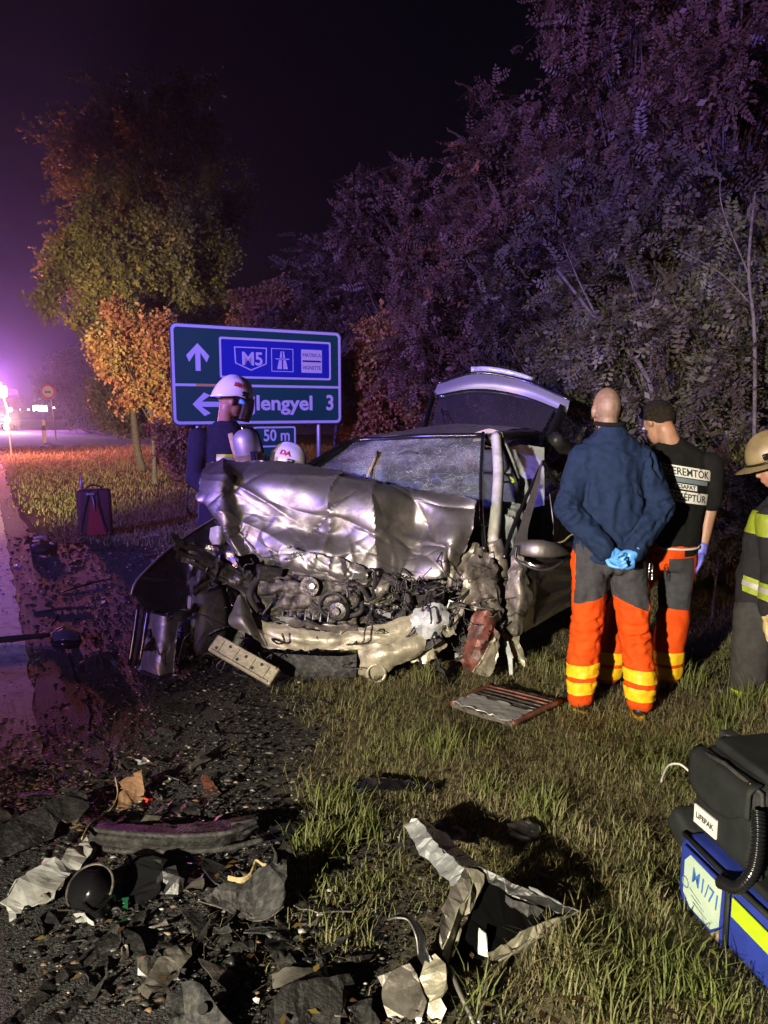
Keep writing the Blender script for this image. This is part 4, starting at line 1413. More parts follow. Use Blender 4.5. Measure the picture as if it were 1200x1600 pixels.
# door on the photo's right, hanging open
door = sheet('door', [
    [(806, 872, 4.83), (850, 856, 5.08), (900, 845, 5.36), (950, 836, 5.64)],
    [(812, 905, 4.80), (852, 895, 5.05), (900, 880, 5.33), (950, 866, 5.62)],
    [(806, 950, 4.82), (850, 932, 5.07), (900, 912, 5.35), (950, 896, 5.64)],
    [(800, 994, 4.88), (850, 967, 5.12), (900, 940, 5.4), (950, 920, 5.68)],
], M['door_red'], car, 60, 40, fold=.016, fscale=.30, thick=.03, seed=52)
sheet('crumpled_edge', [
    [(797, 868, 4.84), (812, 868, 4.80), (822, 872, 4.82)],
    [(792, 905, 4.82), (812, 905, 4.75), (826, 912, 4.80)],
    [(790, 950, 4.80), (812, 945, 4.73), (830, 940, 4.80)],
    [(786, 998, 4.82), (800, 1002, 4.76), (814, 990, 4.80)],
], DIRT, door, 12, 24, smooth=False, fold=.030, fscale=.11, fine=.003, finescale=.05, seed=53, jag=.015)
sheet('window_frame', [
    [(846, 722, 5.42), (848, 721, 5.42)],
    [(828, 775, 5.2), (838, 777, 5.2)],
    [(812, 825, 5.02), (824, 830, 5.02)],
    [(797, 868, 4.86), (826, 866, 4.9)],
], M['silver'], door, 8, 30, thick=.02)
tubeobj('window_seal', [P(849, 720, 5.44), P(820, 782, 5.24), P(798, 835, 5.02), P(788, 872, 4.88)], [.01, .014, .016, .014], M['blackgloss'], door, 8, sub=16)
tubeobj('window_seal', [P(849, 722, 5.44), P(860, 742, 5.5), P(868, 760, 5.55)], .014, M['blackgloss'], door, 8, sub=10)
# door mirror: housing shell, dark underside, cracked rim
mc = P(847, 862, 4.72)
mb = MB()
rings_ = []
for k in range(13):
    q = k / 12
    ctr = P(807 + 80 * q, 858 + 10 * q ** 1.5, 4.78 - 0.10 * math.sin(q * math.pi))
    rr_ = 0.072 * (math.sin(math.pi * (0.12 + 0.82 * q))) ** 0.6
    rings_.append((ctr, rr_))
mb.tube([c for c, _ in rings_], [q for _, q in rings_], 20, True, 0.72, up=(0, 0, 1))
mir = baked(mb, 0.01, 3)
mir.transform(Matrix.Translation(-root_loc(car)))
_co = get_co(mir)
_zc = float(mc[2]) - 0.015
_co[:, 2] = np.where(_co[:, 2] < _zc, _zc + (_co[:, 2] - _zc) * 0.35, _co[:, 2])
mir.vertices.foreach_set('co', _co.ravel())
mir = link('door_mirror', mir, M['silver'], door)
tubeobj('mirror_rim', [P(808, 852, 4.68), P(806, 872, 4.66), P(820, 882, 4.62), P(842, 890, 4.60), P(862, 888, 4.61), P(882, 876, 4.66)], .010, BLK, mir, 8, sub=24)
sheet('mirror_glass', [[(815, 876, 4.66), (845, 882, 4.62), (878, 876, 4.67)], [(822, 882, 4.64), (845, 888, 4.62), (872, 884, 4.65)]], M['chrome'], mir, 14, 5, thick=.004, seed=2, jag=.006)
tubeobj('mirror_cable', [P(860, 850, 4.8), P(880, 846, 4.85), P(895, 835, 4.95), P(910, 846, 5.0)], .006, M['foam'], mir, 6, sub=14)

# photo-left wing: dark inner side, bright folded rim
sheet('wing', [
    [(342, 806, 5.12), (300, 832, 5.05), (262, 860, 4.95), (228, 892, 4.86), (207, 926, 4.78)],
    [(350, 840, 5.06), (312, 872, 5.02), (275, 896, 4.95), (240, 915, 4.86), (210, 930, 4.78)],
    [(372, 872, 5.0), (335, 905, 4.99), (295, 930, 4.94), (255, 940, 4.86), (216, 938, 4.79)],
    [(388, 900, 4.98), (350, 945, 4.98), (310, 968, 4.92), (265, 962, 4.85), (222, 952, 4.80)],
], M['blackgloss'], car, 60, 40, fold=.016, fscale=.2, fine=.002, finescale=.06, thick=.004, seed=61, jag=.006)
tubeobj('wing_rim', [P(342, 805, 5.11), P(300, 831, 5.04), P(262, 859, 4.94), P(228, 891, 4.85), P(211, 912, 4.80), P(205, 930, 4.77)], [.005, .006, .007, .010, .012, .006], SIL, car, 8, sub=30)
sheet('inner_wing', [
    [(236, 958, 4.78), (256, 962, 4.70), (282, 968, 4.74)],
    [(228, 1000, 4.74), (252, 1004, 4.64), (276, 992, 4.70)],
    [(221, 1032, 4.70), (246, 1036, 4.60), (274, 1012, 4.66)],
    [(216, 1052, 4.66), (246, 1060, 4.58), (272, 1056, 4.62)],
], M['silver'], car, 40, 40, fold=.006, fscale=.1, thick=.005, seed=63, jag=.006)
for k in range(4):
    x0, x1 = 212 + k * 8, 204 + k * 8
    tubeobj('bumper_rib', [P(x0 + 4, 944 + 3 * k, 4.80), P(x0 - 2, 990, 4.75), P(x1 - 2, 1040, 4.70)], [.012, .016, .014], M['dark_plastic'] if k % 2 else M['blackgloss'], car, 8, sub=10, flat=.5)
sheet('inner_wing_fold', [[(218, 1046, 4.64), (245, 1056, 4.56), (270, 1050, 4.6)], [(212, 1060, 4.62), (245, 1072, 4.55), (268, 1066, 4.6)]], M['dark_plastic'], car, 24, 8, fold=.006, fscale=.06, thick=.006, seed=64)
sheet('wheel_arch', [
    [(330, 850, 5.2), (380, 880, 5.15), (420, 905, 5.1)],
    [(270, 930, 5.1), (330, 930, 5.05), (390, 935, 5.0)],
    [(275, 1000, 4.98), (330, 1010, 4.92), (380, 1010, 4.9)],
    [(290, 1060, 4.9), (330, 1068, 4.85), (370, 1060, 4.85)],
], BLK, car, 22, 24, smooth=False, fold=.022, fscale=.12, thick=.006, seed=65, jag=.02)
sheet('fluid_bottle', [[(330, 825, 5.02), (342, 822, 4.98), (352, 828, 5.02)], [(328, 840, 5.0), (342, 840, 4.96), (352, 842, 5.0)], [(332, 850, 5.02), (342, 850, 4.98), (350, 850, 5.02)]], M['white_plastic'], car, 12, 10, thick=.01)


def wheel(c, axis_dir, rad, width, name='wheel', parent=car):
    ax = Vector(axis_dir).normalized()
    rot = ax.to_track_quat('Z', 'Y').to_matrix()
    prof = [(-.5, .62), (-.5, .9), (-.42, .98), (-.3, 1.0), (.3, 1.0), (.42, .98), (.5, .9), (.5, .62), (.4, .6), (-.4, .6), (-.5, .62)]
    vs, fs = [], []
    n = 40
    for k in range(n):
        q = 2 * math.pi * k / n
        for z, r_w in prof:
            rr_ = r_w * rad * (1.0 - (.012 if (k % 2 and r_w > .97) else 0))
            vs.append(Vector(c.tolist()) + rot @ Vector((rr_ * math.cos(q), rr_ * math.sin(q), z * width)))
    m_ = len(prof)
    for k in range(n):
        for i in range(m_ - 1):
            j = (k + 1) % n
            fs.append((k * m_ + i, j * m_ + i, j * m_ + i + 1, k * m_ + i + 1))
    wh = mk(name, [tuple(v) for v in vs], fs, M['rubber'], parent, True)
    mb = MB()
    for s_ in (-.3, .3):
        mb.tube([Vector(c.tolist()) + ax * (s_ * width - .01), Vector(c.tolist()) + ax * (s_ * width + .01)], rad * .6, 24)
    for k in range(5):
        d = rot @ Vector((math.cos(k * 1.2566), math.sin(k * 1.2566), 0))
        mb.tube([Vector(c.tolist()) + ax * width * .4, Vector(c.tolist()) + ax * width * .4 + d * rad * .58], .03, 6)
    mk('rim', mb.v, mb.f, M['zinc'], wh)
    return wh


wheel(np.array([*P(312, 1010, 5.0)[:2], .27]), (-.80, -.55, .12), .29, .19)
wheel(np.array([*wp(RS, 2.4, -.12, .3)[:2], .3]), tuple(CS), .30, .19)
wheel(np.array([*wp(LS, 2.4, .12, .3)[:2], .3]), tuple(-CS), .30, .19)
wheel(np.array([*P(752, 1010, 5.05)[:2], .28]), (.9, -.3, .15), .29, .19)
tubeobj('strut', [P(318, 880, 4.98), P(310, 930, 4.9), P(300, 1000, 4.86)], [.03, .045, .03], M['engine_dark'], car, 10, sub=12)

# engine
mb = MB()
for (x, y, Y, sx, sy, sz_) in ((470, 935, 5.05, .66, .4, .28), (420, 920, 5.0, .34, .3, .20), (560, 940, 5.0, .3, .34, .26), (600, 915, 4.95, .2, .3, .18), (500, 892, 5.02, .6, .3, .10)):
    mb.bevel_box(P(x, y, Y), (sx, sy, sz_), .05, (random.uniform(-.15, .15), random.uniform(-.1, .1), -.25))
for k in range(9):
    y = 896 + k * 9
    mb.tube([P(395 + 3 * k, y + 10, 4.84), P(470, y + 4 + 3 * math.sin(k), 4.80), P(560, y + 9, 4.80)], .010 + .007 * (k % 3), 6)
en = baked(mb, .013, 2)
wrinkle(en, .013, .10, 4)
wrinkle(en, .006, .035, 9)
en.transform(Matrix.Translation(-root_loc(car)))
eng = link('engine_block', en, M['engine'], car)
def disc(name, px_, py_, Y, rad, d, m, parent, rings2=((1, 0), (1, 1))):
    c = Vector(P(px_, py_, Y).tolist())
    ax = Vector((-.3, -1, .12)).normalized()
    return mk(name, (mb := MB().tube([c + ax * d * z for _, z in rings2], [rad * r_w for r_w, _ in rings2], 24)).v, mb.f, m, parent)
pu = disc('pulley', 490, 915, 4.80, .062, .07, M['engine_dark'], eng, ((1, 0), (1, .3), (.84, .35), (.84, .65), (1, .7), (1, 1), (.7, 1), (.65, .8), (.3, .8), (.25, 1.1), (.02, 1.1)))
disc('hub', 490, 915, 4.725, .018, .03, M['chrome'], pu)
for k, (px_, py_, r1) in enumerate(((520, 945, .085), (545, 938, .06), (512, 962, .06))):
    c = P(px_, py_, 4.74)
    pts = [c + r1 * np.array([math.cos(q), -.08 * math.sin(2 * q), math.sin(q) * .9]) for q in np.linspace(.3 * k, .3 * k + 6.283, 26)]
    tubeobj('belt', pts, .010, M['rubber'], eng, 8, flat=.6)
disc('alternator', 535, 952, 4.80, .07, .10, M['engine_dark'], eng, ((.9, 0), (1, .2), (1, .7), (.8, .95), (.4, 1), (.35, 1.2), (.02, 1.2)))
disc('pump', 575, 905, 4.80, .045, .08, M['engine_dark'], eng, ((.9, 0), (1, .2), (1, .8), (.6, 1), (.02, 1)))
r2 = np.random.default_rng(77)
for k in range(16):
    c = P(r2.uniform(395, 620), r2.uniform(890, 980), r2.uniform(4.76, 4.84))
    d = r2.normal(0, .07, (4, 3)) + [[-.09, 0, 0], [-.03, -.02, .03], [.03, -.02, -.02], [.09, 0, 0]]
    tubeobj('hose', c + d, .008 + .010 * r2.random(), (M['rubber'], M['engine_dark'], BLK)[k % 3], eng, 8, sub=18)

# front structure
fr = sheet('bumper_beam', [
    [(392, 958, 4.74), (430, 975, 4.66), (520, 986, 4.60), (600, 974, 4.58), (660, 952, 4.60), (692, 944, 4.62)],
    [(400, 985, 4.68), (432, 995, 4.60), (520, 1000, 4.55), (600, 994, 4.53), (656, 978, 4.55), (690, 968, 4.58)],
    [(408, 1008, 4.68), (436, 1014, 4.60), (520, 1016, 4.55), (600, 1014, 4.53), (652, 1008, 4.55), (686, 990, 4.60)],
], M['beige'], car, 80, 26, fold=.013, fscale=.14, fine=.001, finescale=.05, thick=.006, seed=71, jag=.012)
sheet('beam_flange', [[(425, 962, 4.70), (520, 976, 4.62), (560, 974, 4.62)], [(425, 974, 4.62), (520, 986, 4.56), (560, 982, 4.56)]], M['silver_dirty'], fr, 40, 8, fold=.012, fscale=.06, seed=72, jag=.014)
sheet('lower_panel', [
    [(408, 1018, 4.66), (470, 1024, 4.58), (530, 1026, 4.54), (558, 1022, 4.54)],
    [(412, 1040, 4.62), (470, 1044, 4.54), (530, 1046, 4.50), (557, 1042, 4.50)],
    [(420, 1058, 4.62), (470, 1060, 4.56), (530, 1060, 4.52), (556, 1056, 4.52)],
], M['grey_plastic'], car, 40, 16, fold=.006, fscale=.15, thick=.02, seed=73)
sheet('lower_lip', [
    [(560, 1012, 4.54), (590, 1006, 4.50), (630, 1000, 4.50), (662, 990, 4.54)],
    [(562, 1034, 4.52), (590, 1028, 4.46), (630, 1018, 4.46), (664, 1008, 4.5)],
    [(560, 1052, 4.54), (588, 1060, 4.50), (625, 1040, 4.50), (660, 1020, 4.54)],
], M['beige'], car, 24, 12, smooth=False, fold=.012, fscale=.09, thick=.006, seed=74, jag=.01)
tubeobj('tow_ring', [P(588, 1052, 4.48) + .055 * np.array([math.cos(q), 0, math.sin(q)]) for q in np.linspace(0, 6.283, 20)], .010, M['beige'], car, 8)
sheet('radiator_support', [
    [(372, 932, 4.70), (376, 930, 4.70), (381, 934, 4.72)],
    [(358, 968, 4.62), (378, 966, 4.56), (396, 970, 4.62)],
    [(365, 980, 4.60), (392, 992, 4.54), (415, 1010, 4.60)],
], M['silver'], car, 20, 24, fold=.006, fscale=.08, thick=.01, seed=75)
# perforated crash bar, torn loose and pointing down
c0, c1 = P(340, 1008, 4.50), P(424, 1056, 4.36)
ax = Vector((c1 - c0).tolist())
ln = ax.length
ax.normalize()
n_ = Vector((-.15, -.75, .62))
n_ = (n_ - ax * n_.dot(ax)).normalized()
s_ = ax.cross(n_)
Bm = Matrix((ax, s_, n_)).transposed()
cb = MB()
mid = (Vector(c0.tolist()) + Vector(c1.tolist())) / 2
cb.bevel_box(mid, (ln + .06, .115, .05), .012, Bm)
for q in (-.42, -.14, .16, .42):
    cb.box(mid + ax * (ln * q) + n_ * .027, (.012, .10, .010), Bm)
for q in (-.046, .046):
    cb.box(mid + s_ * q + n_ * .028, (ln + .02, .012, .014), Bm)
crash = cb.build('crash_bar', M['beige'], car)
crash.modifiers.new('b', 'BEVEL').width = .003
for q, w in ((-.46, .02), (-.28, -.025), (-.08, .02), (.02, -.02), (.2, .02), (.3, -.025)):
    p_ = mid + ax * (ln * q) + s_ * w
    mk('bolt_hole', (mb := MB().tube([p_ + n_ * .02, p_ + n_ * .0275], .010, 12)).v, mb.f, M['black_print'], crash)

# photo-right corner: lamp, torn panels
sheet('headlamp', [
    [(645, 955, 4.62), (680, 942, 4.58), (702, 950, 4.60)],
    [(642, 975, 4.55), (675, 972, 4.46), (702, 968, 4.52)],
    [(648, 996, 4.58), (676, 996, 4.50), (700, 978, 4.55)],
], M['lens'], car, 14, 12, smooth=False, fold=.02, fscale=.07, thick=.006, seed=81, jag=.012)
sheet('corner_trim', [[(664, 1006, 4.52), (690, 992, 4.48)], [(668, 1016, 4.50), (692, 1000, 4.47)]], M['grey_plastic'], car, 14, 6, thick=.012, seed=82)
sheet('torn_panel', [
    [(742, 952, 4.62), (760, 956, 4.58), (776, 962, 4.62)],
    [(728, 990, 4.58), (752, 995, 4.50), (776, 995, 4.56)],
    [(720, 1022, 4.56), (748, 1030, 4.47), (774, 1028, 4.55)],
    [(730, 1045, 4.56), (748, 1052, 4.50), (768, 1048, 4.55)],
], M['rust'], car, 16, 22, smooth=False, fold=.022, fscale=.10, fine=.004, finescale=.03, thick=.006, seed=83, jag=.02)
sheet('liner_fold', [
    [(776, 990, 4.52), (782, 992, 4.54)],
    [(755, 1024, 4.46), (776, 1026, 4.50)],
    [(738, 1050, 4.46), (764, 1056, 4.48)],
], M['beige'], car, 20, 30, fold=.012, fscale=.07, thick=.005, seed=84, jag=.012)
sheet('torn_bracket', [[(700, 940, 4.66), (728, 945, 4.62)], [(690, 985, 4.58), (705, 994, 4.54)]], M['silver_dirty'], car, 14, 24, fold=.015, fscale=.06, thick=.01, seed=85, jag=.012)
sheet('sill', [[(782, 965, 4.82), (812, 985, 4.8)], [(786, 1000, 4.72), (812, 1012, 4.72)], [(792, 1030, 4.70), (826, 1040, 4.68)]], M['beige'], car, 10, 12, smooth=False, fold=.03, fscale=.09, thick=.006, seed=86, jag=.02)
sheet('hanging_strip', [[(786, 1002, 4.66), (794, 1002, 4.66)], [(793, 1028, 4.60), (800, 1026, 4.60)], [(796, 1056, 4.58), (801, 1054, 4.58)]], M['lens'], car, 8, 16, thick=.004, seed=87)
sheet('crumpled_wing', [
    [(742, 868, 4.84), (764, 872, 4.86), (780, 880, 4.86)],
    [(722, 905, 4.74), (750, 912, 4.74), (778, 915, 4.80)],
    [(715, 935, 4.68), (748, 945, 4.68), (780, 950, 4.76)],
    [(735, 955, 4.68), (755, 962, 4.66), (782, 975, 4.74)],
], DIRT, car, 18, 20, smooth=False, fold=.030, fscale=.11, fine=.003, finescale=.04, thick=.005, seed=88, jag=.025)
for k in range(26):
    c = P(r2.uniform(590, 790), r2.uniform(925, 1050), r2.uniform(4.55, 4.85))
    s0 = r2.uniform(.03, .09)
    d1, d2 = r2.normal(0, 1, 3), r2.normal(0, 1, 3)
    rows = [[c + d1 * s0 * (i - .5) + d2 * s0 * .7 * (j - .5) + r2.normal(0, .015, 3) for j in range(3)] for i in range(3)]
    sheet('torn_piece', rows, (DIRT, BLK, M['engine_dark'], M['beige'], M['grey_plastic'], BLK)[k % 6], car, 14, 14, fold=.02, fscale=.05, thick=.004, seed=100 + k, jag=.012, mode='W')
for k in range(14):
    c = P(r2.uniform(285, 400), r2.uniform(880, 1060), r2.uniform(4.75, 4.98))
    s0 = r2.uniform(.04, .10)
    d1, d2 = r2.normal(0, 1, 3), r2.normal(0, 1, 3)
    rows = [[c + d1 * s0 * (i - .5) + d2 * s0 * .7 * (j - .5) + r2.normal(0, .015, 3) for j in range(3)] for i in range(3)]
    sheet('torn_piece', rows, (BLK, M['engine_dark'], M['blackgloss'])[k % 3], car, 14, 14, fold=.02, fscale=.05, thick=.004, seed=140 + k, jag=.012, mode='W')
# readable engine bay fittings
tubeobj('radiator_hose', [P(600, 900, 4.78), P(628, 918, 4.68), P(640, 945, 4.66), P(622, 966, 4.62)], .026, M['rubber'], eng, 12, sub=24)
tubeobj('radiator_hose', [P(402, 905, 4.84), P(390, 930, 4.76), P(402, 958, 4.72)], .024, M['rubber'], eng, 12, sub=20)
MB().bevel_box(P(668, 928, 4.74), (.17, .12, .11), .012, (.2, -.15, -.4)).build('fuse_box', M['black'], car, True)
MB().bevel_box(P(420, 896, 4.88), (.16, .12, .10), .012, (-.1, .2, .3)).build('battery', M['dark_plastic'], car, True)
for px_, py_, rz_ in ((450, 968, .3), (600, 958, -.5), (560, 900, .8), (705, 945, 1.1), (640, 1000, -.2)):
    q_ = P(px_, py_, 4.66)
    Rb = Euler((.3, .2, rz_)).to_matrix()
    bk = MB().box(q_, (.10, .006, .035), Rb).box(Vector(q_.tolist()) + Rb @ Vector((.047, .02, 0)), (.006, .04, .034), Rb)
    bk.build('bracket', M['zinc'], car)
for k in range(7):
    a_, b_ = P(440 + 12 * k, 972, 4.70), P(442 + 12 * k, 955, 4.74)
    tubeobj('radiator_fin', [a_, b_], .004, M['zinc'], car, 6)
# dark bulkhead behind the wreckage
sheet('bulkhead', [
    [(330, 850, 5.30), (480, 880, 5.25), (620, 890, 5.15), (770, 860, 5.05)],
    [(330, 980, 5.25), (480, 980, 5.2), (620, 980, 5.1), (780, 960, 5.0)],
    [(330, 1030, 5.25), (480, 1030, 5.2), (620, 1030, 5.1), (780, 1020, 5.0)],
], BLK, car, 40, 30, fold=.03, fscale=.15, thick=.01, seed=91)
# wiring: too thin and tangled to pick apart
mb = MB()
for k in range(110):
    if k < 62:
        c = P(r2.uniform(585, 745), r2.uniform(905, 1010), r2.uniform(4.55, 4.78))
    elif k < 92:
        c = P(r2.uniform(265, 400), r2.uniform(860, 1050), r2.uniform(4.68, 4.92))
    else:
        c = P(r2.uniform(400, 640), r2.uniform(1000, 1075), r2.uniform(4.48, 4.7))
    pts = c + np.cumsum(r2.normal(0, .045, (5, 3)), 0)
    mb.tube(catmull(pts, 14), r2.uniform(.0025, .007), 5)
mb.build('wiring', M['engine_dark'], car, True)['kind'] = 'stuff'
mb = MB()
for k in range(15):
    c = P(r2.uniform(560, 760), r2.uniform(900, 1000), r2.uniform(4.52, 4.66)) if k < 18 else P(r2.uniform(270, 380), r2.uniform(860, 1000), r2.uniform(4.66, 4.8))
    pts = c + np.cumsum(r2.normal(0, .04, (5, 3)), 0)
    mb.tube(catmull(pts, 14), r2.uniform(.002, .004), 5)
mb.build('bare_wire', M['engine'], car, True)['kind'] = 'stuff'
# ------------------------------------------------------------------ people
def rotm(yaw=0, pitch=0, roll=0):
    return Matrix.Rotation(yaw, 3, 'Z') @ Matrix.Rotation(pitch, 3, 'X') @ Matrix.Rotation(roll, 3, 'Y')


def head(mb, c, Rm, neck_to, ears=True):
    c = Vector(c)
    T = lambda v: c + Rm @ Vector(v)
    mb.ell(T((0, -.008, .022)), (.076, .096, .098), Rm)
    mb.ell(T((0, .03, -.03)), (.062, .068, .08), Rm)
    mb.ell(T((0, .048, -.075)), (.042, .042, .035), Rm)
    mb.cap(T((0, .092, .012)), T((0, .108, -.022)), .009, .014, 8)
    mb.ell(T((0, .084, .032)), (.05, .014, .012), Rm)
    mb.ell(T((0, .092, -.058)), (.024, .012, .010), Rm)
    if ears:
        for s in (-1, 1):
            mb.ell(T((s * .079, -.008, -.008)), (.012, .02, .033), Rm @ Matrix.Rotation(s * .25, 3, 'Z'))
    mb.cap(T((0, -.022, -.06)), neck_to, .056, .062, 14)
    return T


def eyes(T, Rm, parent):
    for s in (-1, 1):
        mb = MB().ell(T((s * .031, .083, .014)), (.0125, .010, .009), Rm)
        mk('eye', mb.v, mb.f, M['white_print'], parent, True, local=True)


def hand(mb, wrist, d, n, side, curl=(.5, .7, .5), spread=.06, thumb=.5, s=1.0):
    """palm, four jointed fingers of unequal length and a thumb from the side of the palm"""
    w0 = Vector(wrist)
    d = Vector(d).normalized()
    n = Vector(n)
    n = (n - d * n.dot(d)).normalized()
    w = d.cross(n) * side
    Rm = Matrix((w, d, n)).transposed()
    mb.cap(w0 - d * .03 * s, w0 + d * .02 * s, .030 * s, .032 * s, 12)
    mb.ell(w0 + d * .050 * s, (.044 * s, .056 * s, .020 * s), Rm)
    for i, (l, r0) in enumerate(((.066, .0088), (.074, .0092), (.069, .009), (.053, .0082))):
        off_ = (1.5 - i) * .0205 * s
        p = w0 + d * (.088 - .004 * abs(i - 1)) * s + w * off_
        a = (1.5 - i) * spread
        dd = (d * math.cos(a) + w * math.sin(a)).normalized()
        ang = 0
        mb.cap(w0 + d * .045 * s + w * off_ * .8, p, .012 * s, .011 * s, 8)
        for seg, cu in zip((.45, .31, .24), curl):
            ang += cu * (1 + .06 * i)
            q = p + (dd * math.cos(ang) + n * math.sin(ang)) * (l * 1.25 * seg * s)
            mb.cap(p, q, r0 * s * 1.08, r0 * s * .92, 8)
            p = q
    b = w0 + d * .022 * s + w * .034 * s
    t1 = b + (d * .55 + w * (.75 - .3 * thumb) + n * .45 * thumb) * .040 * s
    t2 = t1 + (d * .8 + w * (.3 - .5 * thumb) + n * .5 * thumb).normalized() * .032 * s
    t3 = t2 + (d * .9 + w * (.05 - .5 * thumb) + n * .5 * thumb).normalized() * .026 * s
    mb.cap(b, t1, .015 * s, .0125 * s, 8).cap(t1, t2, .0118 * s, .0105 * s, 8).cap(t2, t3, .0102 * s, .0085 * s, 8)
    return mb


def boot(root, ank, yaw, m, sole_m=None, l=.27):
    a = Vector(ank)
    Rm = Matrix.Rotation(yaw, 3, 'Z')
    mb = MB()
    mb.cap(a + Rm @ Vector((0, -.01, .06)), a + Rm @ Vector((0, -.02, -.02)), .05, .05)
    mb.cap(a + Rm @ Vector((0, -.045, -.05)), a + Rm @ Vector((0, .11, -.058)), .042, .038)
    mb.ell(a + Rm @ Vector((0, .13, -.058)), (.048, .055, .036), Rm)
    me = baked(mb, .01, 4)
    co = get_co(me)
    co[:, 2] = np.maximum(co[:, 2], a.z - .088)
    me.vertices.foreach_set('co', co.ravel())
    me.update()
    b = link('shoe', me, m, root)
    if sole_m:
        out = [(.046 * math.cos(q), .045 + .145 * math.sin(q)) for q in np.linspace(0, 6.283, 25)[:-1]]
        vs = [a + Rm @ Vector((x, y, z)) for z in (-.092, -.072) for x, y in out]
        n = len(out)
        fs = [tuple(reversed(range(n))), tuple(range(n, 2 * n))] + [(i, (i + 1) % n, n + (i + 1) % n, n + i) for i in range(n)]
        mk('sole', [tuple(v) for v in vs], fs, sole_m, b, local=True)


def leg(mb, pts, rad):
    return mb.limb(pts, rad, 16)


def band(root, me, z0, z1, m, infl=.004, xr=None, name='reflective_band', tilt=0.0):
    pl = [((0, 0, z1), (-tilt, 0, 1)), ((0, 0, z0), (tilt, 0, -1))]
    if xr:
        pl += [((xr[1], 0, 0), (1, 0, 0)), ((xr[0], 0, 0), (-1, 0, 0))]
    return link(name, cut(me, pl, infl), m, root)


# ---- bald man in the blue fleece, seen from behind
p1 = empty('person', G(942, 1106), 'shaven-headed person in blue fleece and orange trousers, gloved hands clasped behind back', 'person', 'rescue workers')
mb = MB()
T1 = head(mb, (-.035, .035, 1.645), rotm(.05, -.12), (-.02, .0, 1.46))
body = link('body', baked(mb, .007, 4), M['skin'], p1)
eyes(T1, rotm(.05, -.12), p1)
hm = cut(body.data, [((0, .05, 1.603), (0, .55, -.85)), ((0, .10, 1.673), (0, 1, -.25))], .0022)
link('cropped_hair', hm, M['stubble'], p1)
tr_ = MB()
tr_.loft([((0, .01, .80), .185, .135), ((0, .01, .90), .200, .142), ((0, .0, 1.0), .19, .13)], 20)
leg(tr_, [(-.105, 0, .86), (-.125, -.02, .50), (-.142, -.03, .20), (-.145, -.03, .09)], [.108, .088, .082, .072])
leg(tr_, [(.105, 0, .86), (.150, -.05, .50), (.180, -.10, .20), (.185, -.11, .09)], [.108, .090, .084, .074])
tm = baked(tr_, .011, 5)
wrinkle(tm, .008, .16, 3, (1, 1, .7))
wrinkle(tm, .006, .075, 8, (1, 1, 1.7))
fl = []
for s, x0, y0 in ((-1, -.12, -.11), (1, .15, -.15)):
    fl += [((x0 - .09, y0 + .03, .50), (x0 + .08, y0, .535), .010, .012), ((x0 - .08, y0 + .02, .455), (x0 + .09, y0 + .02, .47), .009, .012), ((x0 - .06, y0, .40), (x0 + .09, y0 + .03, .42), .006, .012),
           ((x0 - .09, y0 + .05, .33), (x0 + .06, y0 - .01, .30), .007, .012), ((x0 - .02, y0 - .01, .70), (x0 + s * .06, y0 + .03, .56), .007, .014), ((x0 - .09, y0 + .03, .17), (x0 + .09, y0 + .02, .18), .007, .010), ((x0, y0, .86), (x0 - s * .12, y0 + .02, .74), .010, .014)]
fl += [((0, -.14, .92), (0, -.10, .74), .016, .014)]
foldlines(tm, fl)
link('trousers', tm, M['orange'], p1)
gp = cut(tm, [((-.2, 0, .615), (.30, 0, -1)), ((-.205, 0, 0), (-1, 0, 0)), ((.0, 0, 0), (1, 0, 0)), ((0, -.02, 0), (0, 1, 0))], .003)
link('seat_panel', gp, M['trouser_grey'], p1)
gp = cut(tm, [((.2, 0, .58), (-.42, 0, -1)), ((.205, 0, 0), (1, 0, 0)), ((-.001, 0, 0), (-1, 0, 0)), ((0, -.02, 0), (0, 1, 0))], .003)
link('seat_panel', gp, M['trouser_grey'], p1)
for z, xr in ((.255, (-.4, .02)), (.160, (-.4, .02)), (.245, (.02, .5)), (.145, (.02, .5))):
    band(p1, tm, z - .036, z + .036, M['yellow'], .005, xr, tilt=.08 if xr[0] < 0 else -.06)
tp = MB()
tp.loft([((0, .0, .845), .198, .148), ((0, 0, 1.0), .203, .150), ((0, 0, 1.18), .198, .142), ((0, 0, 1.34), .200, .133), ((0, .005, 1.42), .188, .12), ((-.005, .01, 1.485), .155, .10), ((-.012, .01, 1.53), .10, .082), ((-.015, .01, 1.56), .076, .072), ((-.018, .012, 1.58), .072, .070)], 24)
for s in (-1, 1):
    tp.limb([(s * .165, 0, 1.385), (s * .268, -.05, 1.13), ], [.082, .070], 16)
tp.limb([(-.268, -.05, 1.13), (-.085, -.185, .925)], [.070, .052], 16)
tp.limb([(.264, -.05, 1.13), (.075, -.185, .915)], [.070, .052], 16)
jm = baked(tp, .008, 5)
wrinkle(jm, .010, .20, 13, (1, 1, .6))
wrinkle(jm, .005, .085, 18, (1, 1, 1.3))
